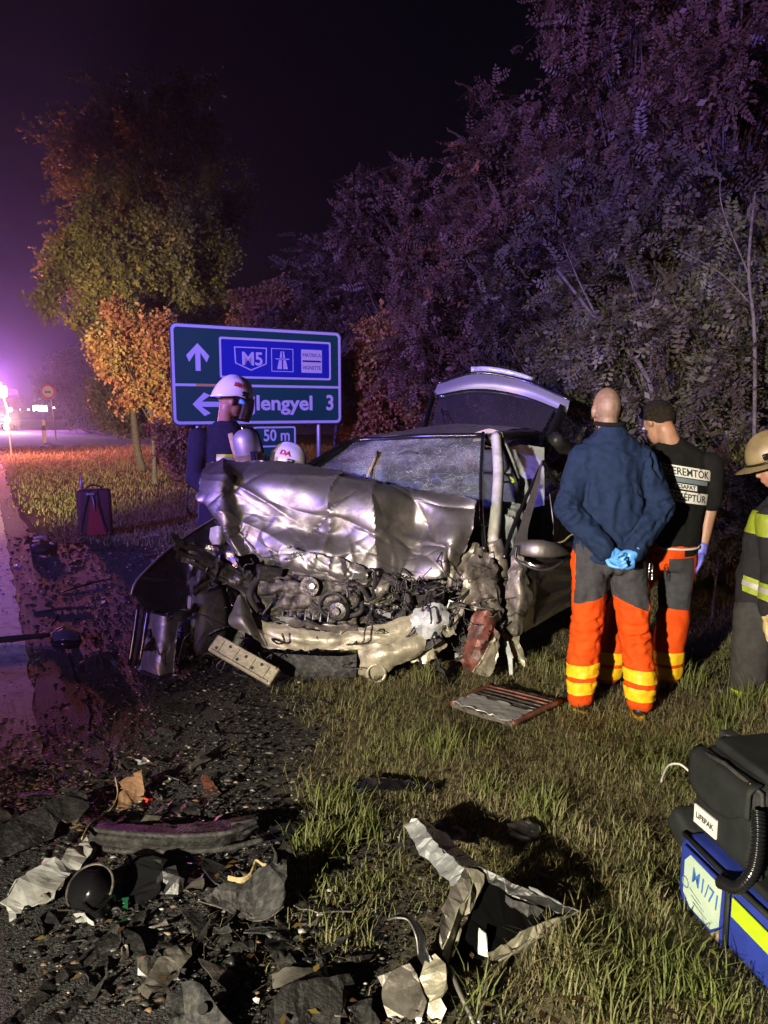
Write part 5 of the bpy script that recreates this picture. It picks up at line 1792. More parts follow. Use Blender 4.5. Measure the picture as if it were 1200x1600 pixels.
foldlines(jm, [((-.17, -.11, 1.36), (-.13, -.15, 1.05), .014, .012), ((.175, -.10, 1.38), (.14, -.14, 1.12), .016, .012), ((.10, -.14, 1.30), (.155, -.13, 1.16), .010, .012), ((.20, -.06, 1.42), (.235, -.10, 1.32), .012, .010),
               ((-.15, -.14, 1.02), (-.02, -.17, .93), .010, .012), ((.03, -.16, .97), (.14, -.15, 1.06), .010, .014), ((0, -.155, 1.25), (.01, -.16, .98), .006, .02), ((-.07, -.15, 1.22), (-.05, -.16, 1.0), .005, .018),
               ((-.33, -.08, 1.20), (-.25, -.12, 1.16), .010, .010), ((-.34, -.10, 1.12), (-.26, -.14, 1.14), .011, .010), ((-.27, -.14, 1.05), (-.22, -.17, 1.10), .008, .010), ((.24, -.13, 1.16), (.33, -.09, 1.19), .010, .010), ((.25, -.14, 1.09), (.32, -.12, 1.13), .010, .010), ((.17, -.18, 1.02), (.23, -.17, 1.09), .009, .010), ((.10, -.22, .95), (.16, -.20, 1.03), .008, .010), ((-.15, -.20, 1.0), (-.10, -.21, .94), .007, .010)])
link('fleece', jm, M['fleece'], p1)
col_ = MB()
col_.tube([(-.018 + .078 * math.cos(q), .012 + .076 * math.sin(q), 1.577 + .006 * math.sin(q)) for q in np.linspace(0, 6.283, 25)], .012, 8, False)
mk('collar', col_.v, col_.f, M['tshirt'], p1, True, local=True)
for w, d, n, sd in (((-.075, -.20, .922), (.80, -.12, -.42), (.1, -1, .1), 1), ((.068, -.215, .912), (-.75, -.22, -.35), (-.1, -1, .25), -1)):
    hb = hand(MB(), w, d, n, sd, (.75, .9, .6), .03, .8, 1.0)
    link('glove', baked(hb, .0042, 2), M['nitrile_blue'], p1)
boot(p1, (-.150, -.01, .088), .15, M['leather'], M['yellow'])
boot(p1, (.190, -.085, .088), -.35, M['leather'], M['yellow'])
key = MB()
for k in range(3):
    c = Vector((.205, -.12, .82 - .02 * k))
    key.tube([c + Vector((.012 * math.cos(q), 0, .026 * math.sin(q))) for q in np.linspace(0, 6.283, 14)], .0028, 6, False)
mk('carabiner', key.v, key.f, M['chrome'], p1, True, local=True)

p1.scale = (.93, .95, 1)

# ---- black T-shirt
p2 = empty('person', G(1018, 1076), 'dark-haired person in black printed T-shirt and orange trousers, head bowed, violet glove', 'person', 'rescue workers')
mb = MB()
R2 = rotm(.55, -.66, .1)
T2 = head(mb, (-.01, .07, 1.575), R2, (.075, .02, 1.40))
mb.limb([(.29, .0, 1.34), (.295, .02, 1.08), (.255, .0, .85)], [.05, .043, .030], 14)
mb.limb([(-.12, .05, 1.34), (-.17, .14, 1.08), (-.10, .28, .95)], [.05, .043, .030], 14)
body = link('body', baked(mb, .007, 4), M['skin'], p2)
eyes(T2, R2, p2)
Ri = R2.transposed()
hc = T2((0, 0, .0))
hm = cut(body.data, [(T2((0, .03, .045)), R2 @ Vector((0, .75, -.65))), (T2((0, -.06, -.05)), R2 @ Vector((0, 0, -1))), (T2((.2, 0, 0)), R2 @ Vector((1, 0, 0)))], .010)
wrinkle(hm, .006, .03, 2)
wrinkle(hm, .003, .012, 5)
link('hair', hm, M['hair'], p2)
tr_ = MB()
tr_.loft([((.03, 0, .74), .175, .13), ((.03, 0, .86), .18, .135), ((.03, 0, .93), .17, .125)], 20)
leg(tr_, [(-.07, 0, .80), (-.20, -.02, .48), (-.285, -.03, .13)], [.105, .09, .088])
leg(tr_, [(.11, 0, .80), (.10, -.02, .48), (.065, -.03, .13)], [.108, .09, .088])
tm = baked(tr_, .011, 5)
wrinkle(tm, .008, .15, 23, (1, 1, .8))
link('trousers', tm, M['orange'], p2)
gp = cut(tm, [((.0, 0, .52), (-.1, 0, -1)), ((.0, 0, .815), (0, 0, 1)), ((.015, 0, 0), (-1, 0, 0)), ((.172, 0, 0), (1, 0, 0)), ((0, .02, 0), (0, 1, 0))], .003)
link('pocket_panel', gp, M['trouser_grey'], p2)
for z, xr in ((.22, (-.5, -.06)), (.13, (-.5, -.06)), (.22, (-.05, .4)), (.13, (-.05, .4))):
    band(p2, tm, z - .035, z + .035, M['yellow'], .005, xr)
tp = MB()
tp.loft([((.045, 0, .875), .185, .130), ((.055, 0, 1.0), .178, .125), ((.075, .01, 1.18), .195, .13), ((.085, .02, 1.30), .20, .125), ((.082, .03, 1.40), .168, .105), ((.068, .035, 1.455), .095, .08), ((.06, .04, 1.49), .068, .066)], 24)
tp.limb([(.265, .01, 1.325), (.290, .015, 1.13)], [.085, .072], 16)
tp.limb([(-.10, .04, 1.33), (-.15, .12, 1.12)], [.085, .072], 16)
sm_ = baked(tp, .010, 5)
wrinkle(sm_, .006, .18, 33, (1, 1, .6))
link('t_shirt', sm_, M['tshirt'], p2)
hem = MB().tube([(.045 + .188 * math.cos(q), .132 * math.sin(q), .868 + .004 * math.cos(3 * q)) for q in np.linspace(0, 6.283, 40)], .006, 6, False)
mk('hem', hem.v, hem.f, M['white_print'], p2, True, local=True)
belt = MB()
for q0, q1 in ((3.9, 4.25), (5.1, 5.6)):
    belt.tube([(.035 + .186 * math.cos(q), .136 * math.sin(q), .84) for q in np.linspace(q0, q1, 8)], .018, 6, True, .2)
mk('belt', belt.v, belt.f, M['tshirt'], p2, True, local=True)
# printed back: a white block with black letters, laid on the curve of the back
def back_y(x, z):
    rx = np.interp(z, [1.0, 1.18, 1.30, 1.39], [.178, .200, .208, .18])
    ry = np.interp(z, [1.0, 1.18, 1.30, 1.39], [.125, .13, .125, .10])
    cx = np.interp(z, [1.0, 1.18, 1.30, 1.39], [.055, .075, .085, .082])
    cy = np.interp(z, [1.0, 1.18, 1.30, 1.39], [0, .01, .02, .03])
    return cy - ry * np.sqrt(np.clip(1 - ((x - cx) / rx) ** 2, .05, 1)) - .012
def print_patch(name, x0, x1, z0, z1, m, lift, slope=-.16):
    xs, zs = np.linspace(x0, x1, 14), np.linspace(z0, z1, 5)
    vs = [(x, float(back_y(x, z + slope * (x - .08))) - lift, z + slope * (x - .08)) for z in zs for x in xs]
    return mk(name, vs, grid_faces(5, 14), m, p2, True, local=True)
print_patch('print', -.06, .25, 1.275, 1.335, M['white_print'], 0)
print_patch('print', -.06, .23, 1.245, 1.270, M['ink_grey'], 0)
print_patch('print', .03, .16, 1.208, 1.238, M['white_print'], 0)
print_patch('print', -.03, .24, 1.135, 1.198, M['white_print'], 0)
def print_text(body_, x, z, size, w, slope=-.16):
    o_ = text('lettering', body_, size, M['black_print'], p2, Matrix.Identity(4), 0.0, width=w, bold=.001)
    co = get_co(o_.data)
    X = x + co[:, 0]
    Z = z + co[:, 1] + slope * (X - .08)
    co2 = np.stack([X, back_y(X, Z) - .002, Z], -1)
    o_.data.vertices.foreach_set('co', co2.astype(np.float32).ravel())
    o_.data.update()
print_text('ISZEREMTÖK', -.05, 1.285, .058, .285)
print_text('CSAPAT', .04, 1.213, .03, .11)
print_text('ESSZÉPTŰR', -.02, 1.148, .055, .24)
hb = hand(MB(), (.247, -.005, .835), (-.22, -.05, -1), (-.9, .1, .15), -1, (.35, .45, .3), .09, .3, 1.08)
link('glove', baked(hb, .0045, 2), M['nitrile_violet'], p2)
hb = hand(MB(), (-.10, .29, .95), (.3, .9, -.2), (.5, .2, -.8), 1, (.4, .5, .3), .08, .3, 1.05)
link('glove', baked(hb, .0045, 2), M['nitrile_violet'], p2)
boot(p2, (-.285, -.02, .088), .3, M['leather'])
boot(p2, (.065, -.02, .088), -.1, M['leather'])


# ---- helmets
def helmet(root, c, Rm, m, words=None, word_side=1, visor=True, brim=False, ridge=True, flap=True, s=1.0):
    c = Vector(c)
    T = lambda v: c + Rm @ Vector([k * s for k in v])
    vs, fs = [], []
    n, rows = 32, 12
    for i in range(rows + 1):
        a = math.pi / 2 * i / rows
        for k in range(n):
            q = 2 * math.pi * k / n
            rr_ = math.cos(a) ** .8 if i < rows else .03
            back = max(0, -math.sin(q))
            x, y = .122 * rr_ * math.cos(q), (.150 + .012 * back) * rr_ * math.sin(q)
            z = .150 * math.sin(a) ** .92 + (-.055 * back * math.cos(a) ** 2)
            if ridge:
                z += .016 * math.exp(-(math.cos(q) * rr_ / .22) ** 2) * math.sin(a)
            vs.append(tuple(T((x, y, z))))
    for i in range(rows):
        for k in range(n):
            j = (k + 1) % n
            fs.append((i * n + k, i * n + j, (i + 1) * n + j, (i + 1) * n + k))
    fs.append(tuple(range(rows * n, rows * n + n)))
    sh = mk('helmet', vs, fs, m, root, True, local=True)
    solid(sh, .006)
    rim = MB().tube([tuple(T(((.124) * math.cos(q), (.152 + .012 * max(0, -math.sin(q))) * math.sin(q), -.055 * max(0, -math.sin(q))))) for q in np.linspace(0, 6.283, 40)], .007 * s, 6, False)
    mk('rim', rim.v, rim.f, M['blackgloss'], sh, True, local=True)
    if brim:
        b = MB()
        vs2 = []
        for w in (0, 1):
            for q in np.linspace(-.4, math.pi + .4, 24):
                vs2.append(tuple(T(((.118 + .05 * w) * math.cos(q), (.146 + .075 * w) * math.sin(q), -.004 - .022 * w))))
        mk('brim', vs2, grid_faces(2, 24), m, sh, True, local=True)
        solid(sh.children[-1], .006)
    if visor:
        vs2 = []
        for w in np.linspace(0, 1, 6):
            for q in np.linspace(.35, math.pi - .35, 20):
                vs2.append(tuple(T((.124 * math.cos(q), (.158 + .012 * math.sin(w * 3)) * math.sin(q), .02 - .17 * w))))
        mk('visor', vs2, grid_faces(6, 20), M['visor'], sh, True, local=True)
        solid(sh.children[-1], .003)
    if flap:
        vs2 = []
        for w in np.linspace(0, 1, 5):
            for q in np.linspace(math.pi + .1, 2 * math.pi - .1, 20):
                vs2.append(tuple(T(((.118 - .02 * w) * math.cos(q), .15 * math.sin(q) * (1 + .1 * w), -.05 - .11 * w))))
        mk('neck_flap', vs2, grid_faces(5, 20), M['turnout_navy'], sh, True, local=True)
    for s_ in (-1, 1):
        mb = MB().bevel_box(T((s_ * .118, .055, .035)), (.022 * s, .05 * s, .035 * s), .008, Rm)
        mk('side_mount', mb.v, mb.f, M['blackgloss'], sh, True, local=True)
    if words:
        o_ = text('lettering', words, .065 * s, M['red_print'], sh, Matrix.Identity(4), 0.0, align='CENTER', bold=.002)
        co = get_co(o_.data)
        ang = co[:, 0] / (.145 * s)                      # round the shell
        el = .42 + co[:, 1] / (.15 * s) * .9
        base = math.pi if word_side < 0 else 0
        out = []
        for a, e in zip(ang, el):
            q = base + a
            rr_ = math.cos(e) ** .8
            out.append(tuple(T((.127 * rr_ * math.cos(q), .157 * rr_ * math.sin(q), .154 * math.sin(e) ** .92 + .003))))
        o_.data.vertices.foreach_set('co', np.array(out, np.float32).ravel())
        o_.data.update()
    return sh


# ---- standing firefighter behind the bonnet, facing right
p4 = empty('person', (float(P(352, 700, 6.05)[0]), 6.05, 0), 'standing firefighter in white helmet and dark navy coat behind the bonnet', 'person', 'rescue workers')
R4 = rotm(-1.15, -.30)
mb = MB()
T4 = head(mb, (.065, -.04, 1.715), R4, (.0, .0, 1.50))
link('body', baked(mb, .008, 4), M['skin'], p4)
eyes(T4, R4, p4)
helmet(p4, T4((0, .005, .035)), R4, M['helmet_white'], 'MR', 1, flap=False, s=1.04)
tp = MB()
tp.loft([((-.02, 0, .75), .20, .16), ((-.02, 0, .95), .20, .155), ((-.01, 0, 1.2), .205, .15), ((0, 0, 1.38), .20, .14), ((0, 0, 1.48), .15, .11), ((.01, -.005, 1.56), .085, .08)], 22)
tp.limb([(-.19, -.05, 1.42), (-.21, -.12, 1.12), (.02, -.30, .98)], [.09, .08, .06], 14)
tp.limb([(.17, .08, 1.42), (.26, .05, 1.15), (.34, -.12, 1.02)], [.09, .075, .06], 14)
cm = baked(tp, .012, 5)
wrinkle(cm, .007, .18, 43)
link('coat', cm, M['turnout_navy'], p4)
band(p4, cm, 1.245, 1.31, M['lime'], .006, (-.04, .30))
band(p4, cm, 1.265, 1.29, M['tape_silver'], .009, (-.04, .30))
band(p4, cm, 1.06, 1.11, M['lime'], .006, (-.14, .06))
strp = MB().tube([(.07, -.13, 1.47), (.10, -.165, 1.36), (.13, -.16, 1.26)], .022, 8, True, .3)
mk('harness_strap', strp.v, strp.f, M['glove_tan'], p4, True, local=True)
tr_ = MB()
tr_.loft([((-.02, 0, .70), .19, .15), ((-.02, 0, .9), .19, .15)], 18)
leg(tr_, [(-.12, -.02, .76), (-.14, -.03, .45), (-.15, -.05, .10)], [.115, .10, .09])
leg(tr_, [(.09, .04, .76), (.12, .05, .45), (.13, .05, .10)], [.115, .10, .09])
tm = baked(tr_, .014, 5)
link('trousers', tm, M['turnout_navy'], p4)
boot(p4, (-.15, -.05, .088), -1.0, M['leather'])
boot(p4, (.13, .05, .088), -1.0, M['leather'])
for w, d in (((.02, -.32, .97), (.8, -.2, -.3)), ((.34, -.14, 1.0), (.5, -.7, -.3))):
    link('glove', baked(hand(MB(), w, d, (0, -.3, -1), 1, (.4, .5, .4), .08, .4, 1.1), .006, 2), M['glove_tan'], p4)
lmp = MB().tube([T4((.135, .03, .01)), T4((.135, .09, .005))], .018, 10)
mk('helmet_lamp', lmp.v, lmp.f, M['nitrile_blue'], p4, True, local=True)

# air cylinder with domed silver end beside him
cyl = empty('air_cylinder', (float(P(388, 700, 5.95)[0]), 5.95, 0.9), 'silver domed air cylinder against the standing firefighter\'s chest', 'cylinder', )
c = Vector(P(384, 688, 5.86).tolist()) - cyl.location
ax = Vector((.18, .10, -1)).normalized()
pr = [(-.085, .02), (-.08, .045), (-.06, .075), (-.03, .094), (.0, .10), (.32, .10)]
mb = MB().tube([c + ax * z for z, _ in pr], [r_w for _, r_w in pr], 24)
mk('tank', mb.v, mb.f, M['zinc'], cyl, True, local=True)
mb = MB().tube([c + ax * z for z in (.10, .30)], .106, 24)
mk('sleeve', mb.v, mb.f, M['helmet_cream'], cyl, True, local=True)
mb = MB().tube([c - ax * .11, c - ax * .07], .018, 10)
mk('valve', mb.v, mb.f, M['chrome'], cyl, True, local=True)
mb = MB().tube([c + ax * .1 + Vector((.05, -.12, .02)), c + ax * .2 + Vector((.08, -.14, -.3)), c + ax * .2 + Vector((.08, -.1, -.75))], .018, 8, True, .3)
mk('carrying_strap', mb.v, mb.f, M['turnout_navy'], cyl, True, local=True)

# ---- crouching firefighter, only the helmet in sight
p5 = empty('person', (float(P(446, 708, 6.0)[0]), 6.0, 0), 'crouching firefighter whose white helmet just shows above the bonnet', 'person', 'rescue workers')
hz = float(P(446, 722, 6.0)[2])
R5 = rotm(-1.75, -.25)
mb = MB()
T5 = head(mb, (0, 0, hz - .05), R5, (-.02, -.06, hz - .26))
link('body', baked(mb, .009, 4), M['skin'], p5)
eyes(T5, R5, p5)
helmet(p5, T5((0, 0, .045)), R5, M['helmet_white'], 'DA', 1, visor=False, flap=False)
tp = MB()
tp.loft([((-.05, -.12, .42), .2, .16), ((-.05, -.12, .65), .2, .16), ((-.03, -.1, .85), .19, .14), ((-.02, -.08, hz - .28), .12, .1), ((-.02, -.06, hz - .22), .085, .08)], 20)
tp.limb([(-.2, -.1, .86), (-.24, .08, .62), (-.1, .25, .6)], [.085, .075, .06])
tp.limb([(.16, -.1, .86), (.22, .08, .62), (.1, .25, .6)], [.085, .075, .06])
link('coat', baked(tp, .014, 5), M['turnout_navy'], p5)
tr_ = MB().limb([(-.1, -.12, .42), (-.16, .24, .48), (-.15, .02, .1)], [.12, .1, .085]).limb([(.1, -.12, .42), (.16, .24, .48), (.15, .02, .1)], [.12, .1, .085]).ell((0, -.13, .42), (.18, .16, .14))
link('trousers', baked(tr_, .014, 5), M['turnout_navy'], p5)
boot(p5, (-.15, .02, .088), 0, M['leather'])
boot(p5, (.15, .02, .088), 0, M['leather'])

# ---- firefighter cut by the right edge, bending to the left
p3 = empty('person', G(1188, 1086), 'firefighter in dark coat with lime bands and cream helmet at right edge', 'person', 'rescue workers')
R3 = rotm(1.35, -.35)
mb = MB()
T3 = head(mb, (.005, 0, 1.335), R3, (.09, .02, 1.15))
link('body', baked(mb, .008, 4), M['skin'], p3)
eyes(T3, R3, p3)
helmet(p3, T3((0, .0, .05)), R3, M['helmet_cream'], None, visor=False, brim=True, ridge=True, s=.98)
tp = MB()
tp.loft([((.02, 0, .50), .20, .15), ((.03, 0, .72), .20, .15), ((.06, 0, .92), .205, .15), ((.09, .01, 1.06), .19, .13), ((.09, .015, 1.14), .12, .1), ((.08, .015, 1.19), .085, .085)], 22)
tp.limb([(-.05, -.10, 1.05), (-.04, -.17, .80), (-.10, -.24, .58)], [.085, .078, .062], 14)
tp.limb([(.22, .08, 1.05), (.26, .1, .78), (.2, .0, .58)], [.085, .075, .06], 14)
cm = baked(tp, .011, 5)
wrinkle(cm, .007, .16, 53)
link('coat', cm, M['turnout'], p3)
link('reflective_band', cut(cm, [((-.06, 0, .69), (.35, 0, 1)), ((-.06, 0, .60), (-.35, 0, -1)), ((0, -.05, 0), (0, 1, 0))], .006), M['lime_dimmed'], p3)
link('reflective_band', cut(cm, [((-.06, 0, .665), (.35, 0, 1)), ((-.06, 0, .635), (-.35, 0, -1)), ((0, -.05, 0), (0, 1, 0))], .010), M['tape_silver'], p3)
link('shoulder_patch', cut(cm, [((0, 0, 1.08), (0, 0, 1)), ((0, 0, .96), (0, 0, -1)), ((-.04, 0, 0), (1, .3, 0))], .006), M['lime_dimmed'], p3)
tr_ = MB()
tr_.loft([((.03, 0, .45), .18, .14), ((.03, 0, .6), .18, .14)], 18)
leg(tr_, [(-.07, -.02, .52), (-.10, -.06, .32), (-.10, -.03, .09)], [.115, .105, .10])
leg(tr_, [(.13, .02, .52), (.16, -.02, .32), (.17, .03, .09)], [.115, .105, .10])
tm = baked(tr_, .012, 5)
wrinkle(tm, .007, .15, 57)
link('trousers', tm, M['turnout_grey'], p3)
band(p3, tm, .02, .06, M['lime'], .005)
boot(p3, (-.10, -.03, .085), 1.3, M['leather'])
boot(p3, (.17, .03, .085), 1.3, M['leather'])
link('glove', baked(hand(MB(), (-.11, -.25, .565), (-.15, -.1, -1), (.8, -.3, .1), 1, (.3, .5, .4), .12, .3, 1.15), .005, 2), M['glove_tan'], p3)
link('glove', baked(hand(MB(), (.2, 0, .565), (-.1, -.3, -1), (-.8, -.3, .1), -1, (.3, .5, .4), .1, .3, 1.1), .006, 2), M['glove_tan'], p3)
# ------------------------------------------------------------------ red trolley bag on the shoulder
c = G(150, 838)
bag = empty('trolley_bag', c, 'red and maroon wheeled trolley bag standing by the road edge', 'bag', rz=.35)
loc = lambda mb, n, m, par=bag, s=True: mk(n, mb.v, mb.f, m, par, s, local=True)
loc(MB().bevel_box((0, 0, .33), (.42, .26, .60), .05), 'case', M['bag_dark'])
loc(MB().add([(-.11, -.136, .04), (.13, -.136, .04), (.02, -.138, .46), (-.05, -.138, .46), (-.11, -.128, .04), (.13, -.128, .04), (.02, -.13, .46), (-.05, -.13, .46)], [(0, 1, 2, 3), (4, 7, 6, 5), (0, 4, 5, 1), (1, 5, 6, 2), (2, 6, 7, 3), (3, 7, 4, 0)]), 'front_pocket', M['bag_red'], bag, False)
loc(MB().tube([(-.17, -.12, .05), (-.15, -.142, .25), (-.09, -.145, .5), (-.05, -.13, .62)], .014, 6, True, .5), 'strap', M['bag_black'])
loc(MB().tube([(.17, -.12, .05), (.10, -.145, .2), (.05, -.148, .42), (.04, -.13, .62)], .014, 6, True, .5), 'strap', M['bag_black'])
loc(MB().tube([(.0, -.15, .36), (-.005, -.152, .46), (-.02, -.145, .55)], .007, 6), 'zip', M['tape_silver'])
loc(MB().bevel_box((-.04, -.145, .575), (.10, .012, .03), .005), 'badge', M['tape_silver'])
loc(MB().tube([(-.10 + .1 * (1 - math.cos(q)), 0, .62 + .055 * math.sin(q)) for q in np.linspace(0, math.pi, 12)], .012, 8), 'carry_handle', M['bag_black'])
loc(MB().tube([(-.15, .09, .60), (-.15, .09, .78)], .012, 8), 'pull_rod', M['zinc'])
for s_ in (-1, 1):
    loc(MB().tube([(s_ * .19, .10, .04), (s_ * .225, .10, .04)], .04, 16), 'wheel', M['rubber'])
    loc(MB().ell((s_ * .17, -.13, .06), (.012, .008, .012)), 'stud', M['chrome'])

# ------------------------------------------------------------------ blue rescue bag and the monitor bag on it (lower right)
A0, A1 = G(1054, 1402, .0), G(1222, 1592, .0)
lx = Vector((A1 - A0).tolist()); lx.z = 0
LB_ = lx.length
lx.normalize()
ly = Vector((-lx.y, lx.x, 0))                      # away from the viewer
if ly.x < 0:
    ly = -ly
bb = empty('rescue_bag', A0, 'royal blue rescue bag with clear document sleeve and lime stripe', 'bag', rz=math.atan2(lx.y, lx.x))
sgn = 1 if (Matrix.Rotation(math.atan2(lx.y, lx.x), 3, 'Z') @ Vector((0, 1, 0))).dot(ly) > 0 else -1
H_B = .235
blc = lambda mb, n, m, par=bb, s=True: mk(n, mb.v, mb.f, m, par, s, local=True)
mb = MB().bevel_box((LB_ / 2 + .06, sgn * .22, H_B / 2), (LB_ + .16, .42, H_B), .045)
me = mesh_data('case', mb.v, mb.f, True)
wrinkle(me, .003, .12, 3)
link('case', me, M['bag_blue'], bb)
blc(MB().tube([(-.01, sgn * .03, H_B - .01), (LB_ * .5, sgn * .012, H_B - .004), (LB_ + .12, sgn * .03, H_B - .01)], .009, 8), 'piping', M['bag_black'])
blc(MB().tube([(LB_ * .53, sgn * -.006, .01), (LB_ * .53, sgn * -.006, H_B - .01)], .011, 8, True, .5), 'webbing', M['bag_black'])
yS = sgn * .004
plate_ = lambda n, pts, y0, y1, m: mk(n, [(x, y, z) for y in (y0, y1) for x, z in pts], [tuple(range(len(pts))), tuple(reversed(range(len(pts), 2 * len(pts))))] + [(i, len(pts) + i, len(pts) + (i + 1) % len(pts), (i + 1) % len(pts)) for i in range(len(pts))], m, bb, local=True)
plate_('sleeve_frame', [(.045, .03), (LB_ * .5, .02), (LB_ * .5, H_B - .015), (.045, H_B - .015)], yS - sgn * .004, yS - sgn * .010, M['bag_blue'])
plate_('document_sleeve', [(.06, .065), (.10, .035), (LB_ * .40, .035), (LB_ * .47, .07), (LB_ * .48, H_B - .03), (.09, H_B - .025), (.06, H_B - .06)], yS - sgn * .0105, yS - sgn * .0125, M['sleeve'])
plate_('orange_corner', [(LB_ * .40, .022), (LB_ * .475, .022), (LB_ * .475, .062)], yS - sgn * .0105, yS - sgn * .012, M['foam'])
plate_('lime_stripe', [(LB_ * .56, H_B - .095), (LB_ + .11, H_B - .095), (LB_ + .11, H_B - .035), (LB_ * .56, H_B - .035)], yS - sgn * .002, yS - sgn * .006, M['lime'])
TB = Matrix(((1, 0, 0, 0), (0, 0, -sgn * -1 * -1, 0), (0, 1, 0, 0), (0, 0, 0, 1)))
yT = yS - sgn * .0135
def bag_text(body_, x, z, size, w, m, rot=0):
    o_ = text('lettering', body_, size, m, bb, Matrix.Identity(4), 0.0, width=w, bold=.0008)
    co = get_co(o_.data)
    ca, sa = math.cos(rot), math.sin(rot)
    X, Z = co[:, 0] * ca - co[:, 1] * sa, co[:, 0] * sa + co[:, 1] * ca
    o_.data.vertices.foreach_set('co', np.stack([x + X, np.full(len(X), yT), z + Z], -1).astype(np.float32).ravel())
    o_.data.update()
bag_text('M1/71', LB_ * .19, H_B - .105, .075, LB_ * .25, M['ink_blue'], -.10)
ringm = MB().tube([(LB_ * .135 + .017 * math.cos(q), yT, .105 + .017 * math.sin(q)) for q in np.linspace(0, 6.283, 20)], .0022, 6, False)
blc(ringm, 'stamp', M['ink_grey'])
for k in range(3):
    blc(MB().tube([(LB_ * (.18 + .02 * k), yT, .10 - .018 * k), (LB_ * (.30 + .03 * k), yT, .085 - .016 * k)], .0012, 5), 'written_line', M['ink_grey'])
blc(MB().bevel_box((LB_ * .75, sgn * .20, H_B + .01), (LB_ * .5, .3, .03), .012), 'top_flap', M['bag_black'])

# monitor bag
mroot = empty('monitor_bag', A0 + np.array([0, 0, H_B]), 'black padded monitor bag with white label lying on the blue rescue bag', 'bag', rz=math.atan2(lx.y, lx.x) + .03)
mlc = lambda mb, n, m, par=mroot, s=True: mk(n, mb.v, mb.f, m, par, s, local=True)
mb = MB().bevel_box((.15, sgn * .17, .155), (.34, .25, .30), .05)
me = baked(mb, .012, 3)
wrinkle(me, .004, .14, 5)
link('case', me, M['bag_black'], mroot)
yF = sgn * .043
vs, nx_, nz_ = [], 16, 10
for j in range(nz_):
    for i in range(nx_):
        u, v = i / (nx_ - 1), j / (nz_ - 1)
        drop = .10 + .05 * math.sin(min(u * 1.15, 1) * math.pi) ** .5
        vs.append((-.005 + .30 * u, yF - sgn * (.010 + .006 * math.sin(u * 3.14)) + sgn * .05 * max(0, (v - .75) * 4) ** 2 * .8, .300 - drop * (1 - v) + .006 * v))
mk('flap', vs, grid_faces(nz_, nx_), M['bag_black'], mroot, True, local=True)
solid(mroot.children[-1], .008, 0)
lab = [(.03, .055), (.145, .055), (.145, .118), (.03, .118)]
lp = mk('label_plate', [(x, y, z) for y in (yF - sgn * .002, yF - sgn * .008) for x, z in lab], [(0, 1, 2, 3), (7, 6, 5, 4), (0, 4, 5, 1), (1, 5, 6, 2), (2, 6, 7, 3), (3, 7, 4, 0)], M['white_print'], mroot, local=True)
o_ = text('lettering', 'LIFEPAK', .026, M['black_print'], lp, Matrix.Identity(4), 0.0, width=.092, bold=.0008)
co = get_co(o_.data)
o_.data.vertices.foreach_set('co', np.stack([.042 + co[:, 0], np.full(len(co), yF - sgn * .0092), .078 + co[:, 1]], -1).astype(np.float32).ravel())
mlc(MB().tube([(.0, sgn * .06, .29), (.15, sgn * .05, .312), (.31, sgn * .06, .29), (.33, sgn * .06, .16), (.325, sgn * .06, .03)], .007, 8), 'zip', M['rubber'])
mlc(MB().bevel_box((.19, sgn * .22, .315), (.34, .24, .035), .014, (0, .05, 0)), 'lid', M['bag_black'])
mlc(MB().bevel_box((.0, sgn * .18, .325), (.07, .05, .025), .008), 'buckle', M['grey_plastic'])
mlc(MB().bevel_box((-.075, sgn * .12, -.03), (.12, .16, .10), .025, (0, .5, 0)), 'side_pouch', M['bag_black'])
mlc(MB().ell((.265, sgn * .055, .285), (.012, .01, .018)), 'zip_pull', M['yellow'])
# corrugated hose and the clear tube
hp = catmull(np.array([(.345, sgn * .02, .26), (.385, sgn * -.005, .20), (.39, sgn * -.02, .11), (.345, sgn * -.03, .03), (.27, sgn * -.035, .0)]), 120)
hose = empty('breathing_hose', mroot.location, 'black corrugated breathing hose looped beside the monitor bag', 'hose', rz=mroot.rotation_euler.z)
mb = MB().tube(hp, [.020 if k % 4 < 2 else .0155 for k in range(120)], 12)
mk('corrugated_tube', mb.v, mb.f, M['blackgloss'], hose, True, local=True)
tubeobj('infusion_tube', [G(1077, 1205, .24), G(1062, 1194, .25), G(1045, 1196, .22), G(1036, 1212, .13), G(1033, 1222, .09)], .0045, M['white_plastic'], None, 8, sub=24)
tag(bpy.data.objects['infusion_tube'], 'thin clear tube arching out behind the monitor bag', 'tube')
mkc = P(1196, 1178, 2.62)
mask = empty('resuscitator_mask', mkc - np.array([0, 0, .05]), 'clear grey domed mask lying on the bags at right edge', 'mask')
prof = [(0, .055), (.02, .056), (.045, .048), (.065, .03), (.075, .006)]
mb = MB().tube([mkc + np.array([0, 0, z]) for z, _ in prof], [r_w for _, r_w in prof], 24)
mb.build('dome', M['blueish'], mask, True)
mb = MB().tube([mkc + np.array([.058 * math.cos(q), .058 * math.sin(q), 0]) for q in np.linspace(0, 6.283, 30)], .010, 8, False)
mb.build('cushion', M['lens'], mask, True)
mb = MB().tube([mkc + [0, 0, -.19], mkc + [0, 0, -.01]], [.07, .05], 16)
mb.build('squeeze_bag', M['bag_black'], mask, True)

# ------------------------------------------------------------------ debris
def debris(name, label, cat, rows, m, group='pieces of the wreck on the ground', poly=None, seed=1, thick=.005, fold=.008, fscale=.08, **kw):
    """flat torn piece on the ground; the outline is poly or the rim of the given rows, as (photo x, photo y, height)"""
    if poly is None:
        poly = list(rows[0]) + [r_[-1] for r_ in rows[1:-1]] + list(reversed(rows[-1])) + [r_[0] for r_ in reversed(rows[1:-1])]
    o_ = polysheet(name, [G(x, y, z * .8) for x, y, z in poly], m, None, seed, min(fold, .012) * .8, .007, min(thick, .006), fscale)
    return tag(o_, label, cat, group)


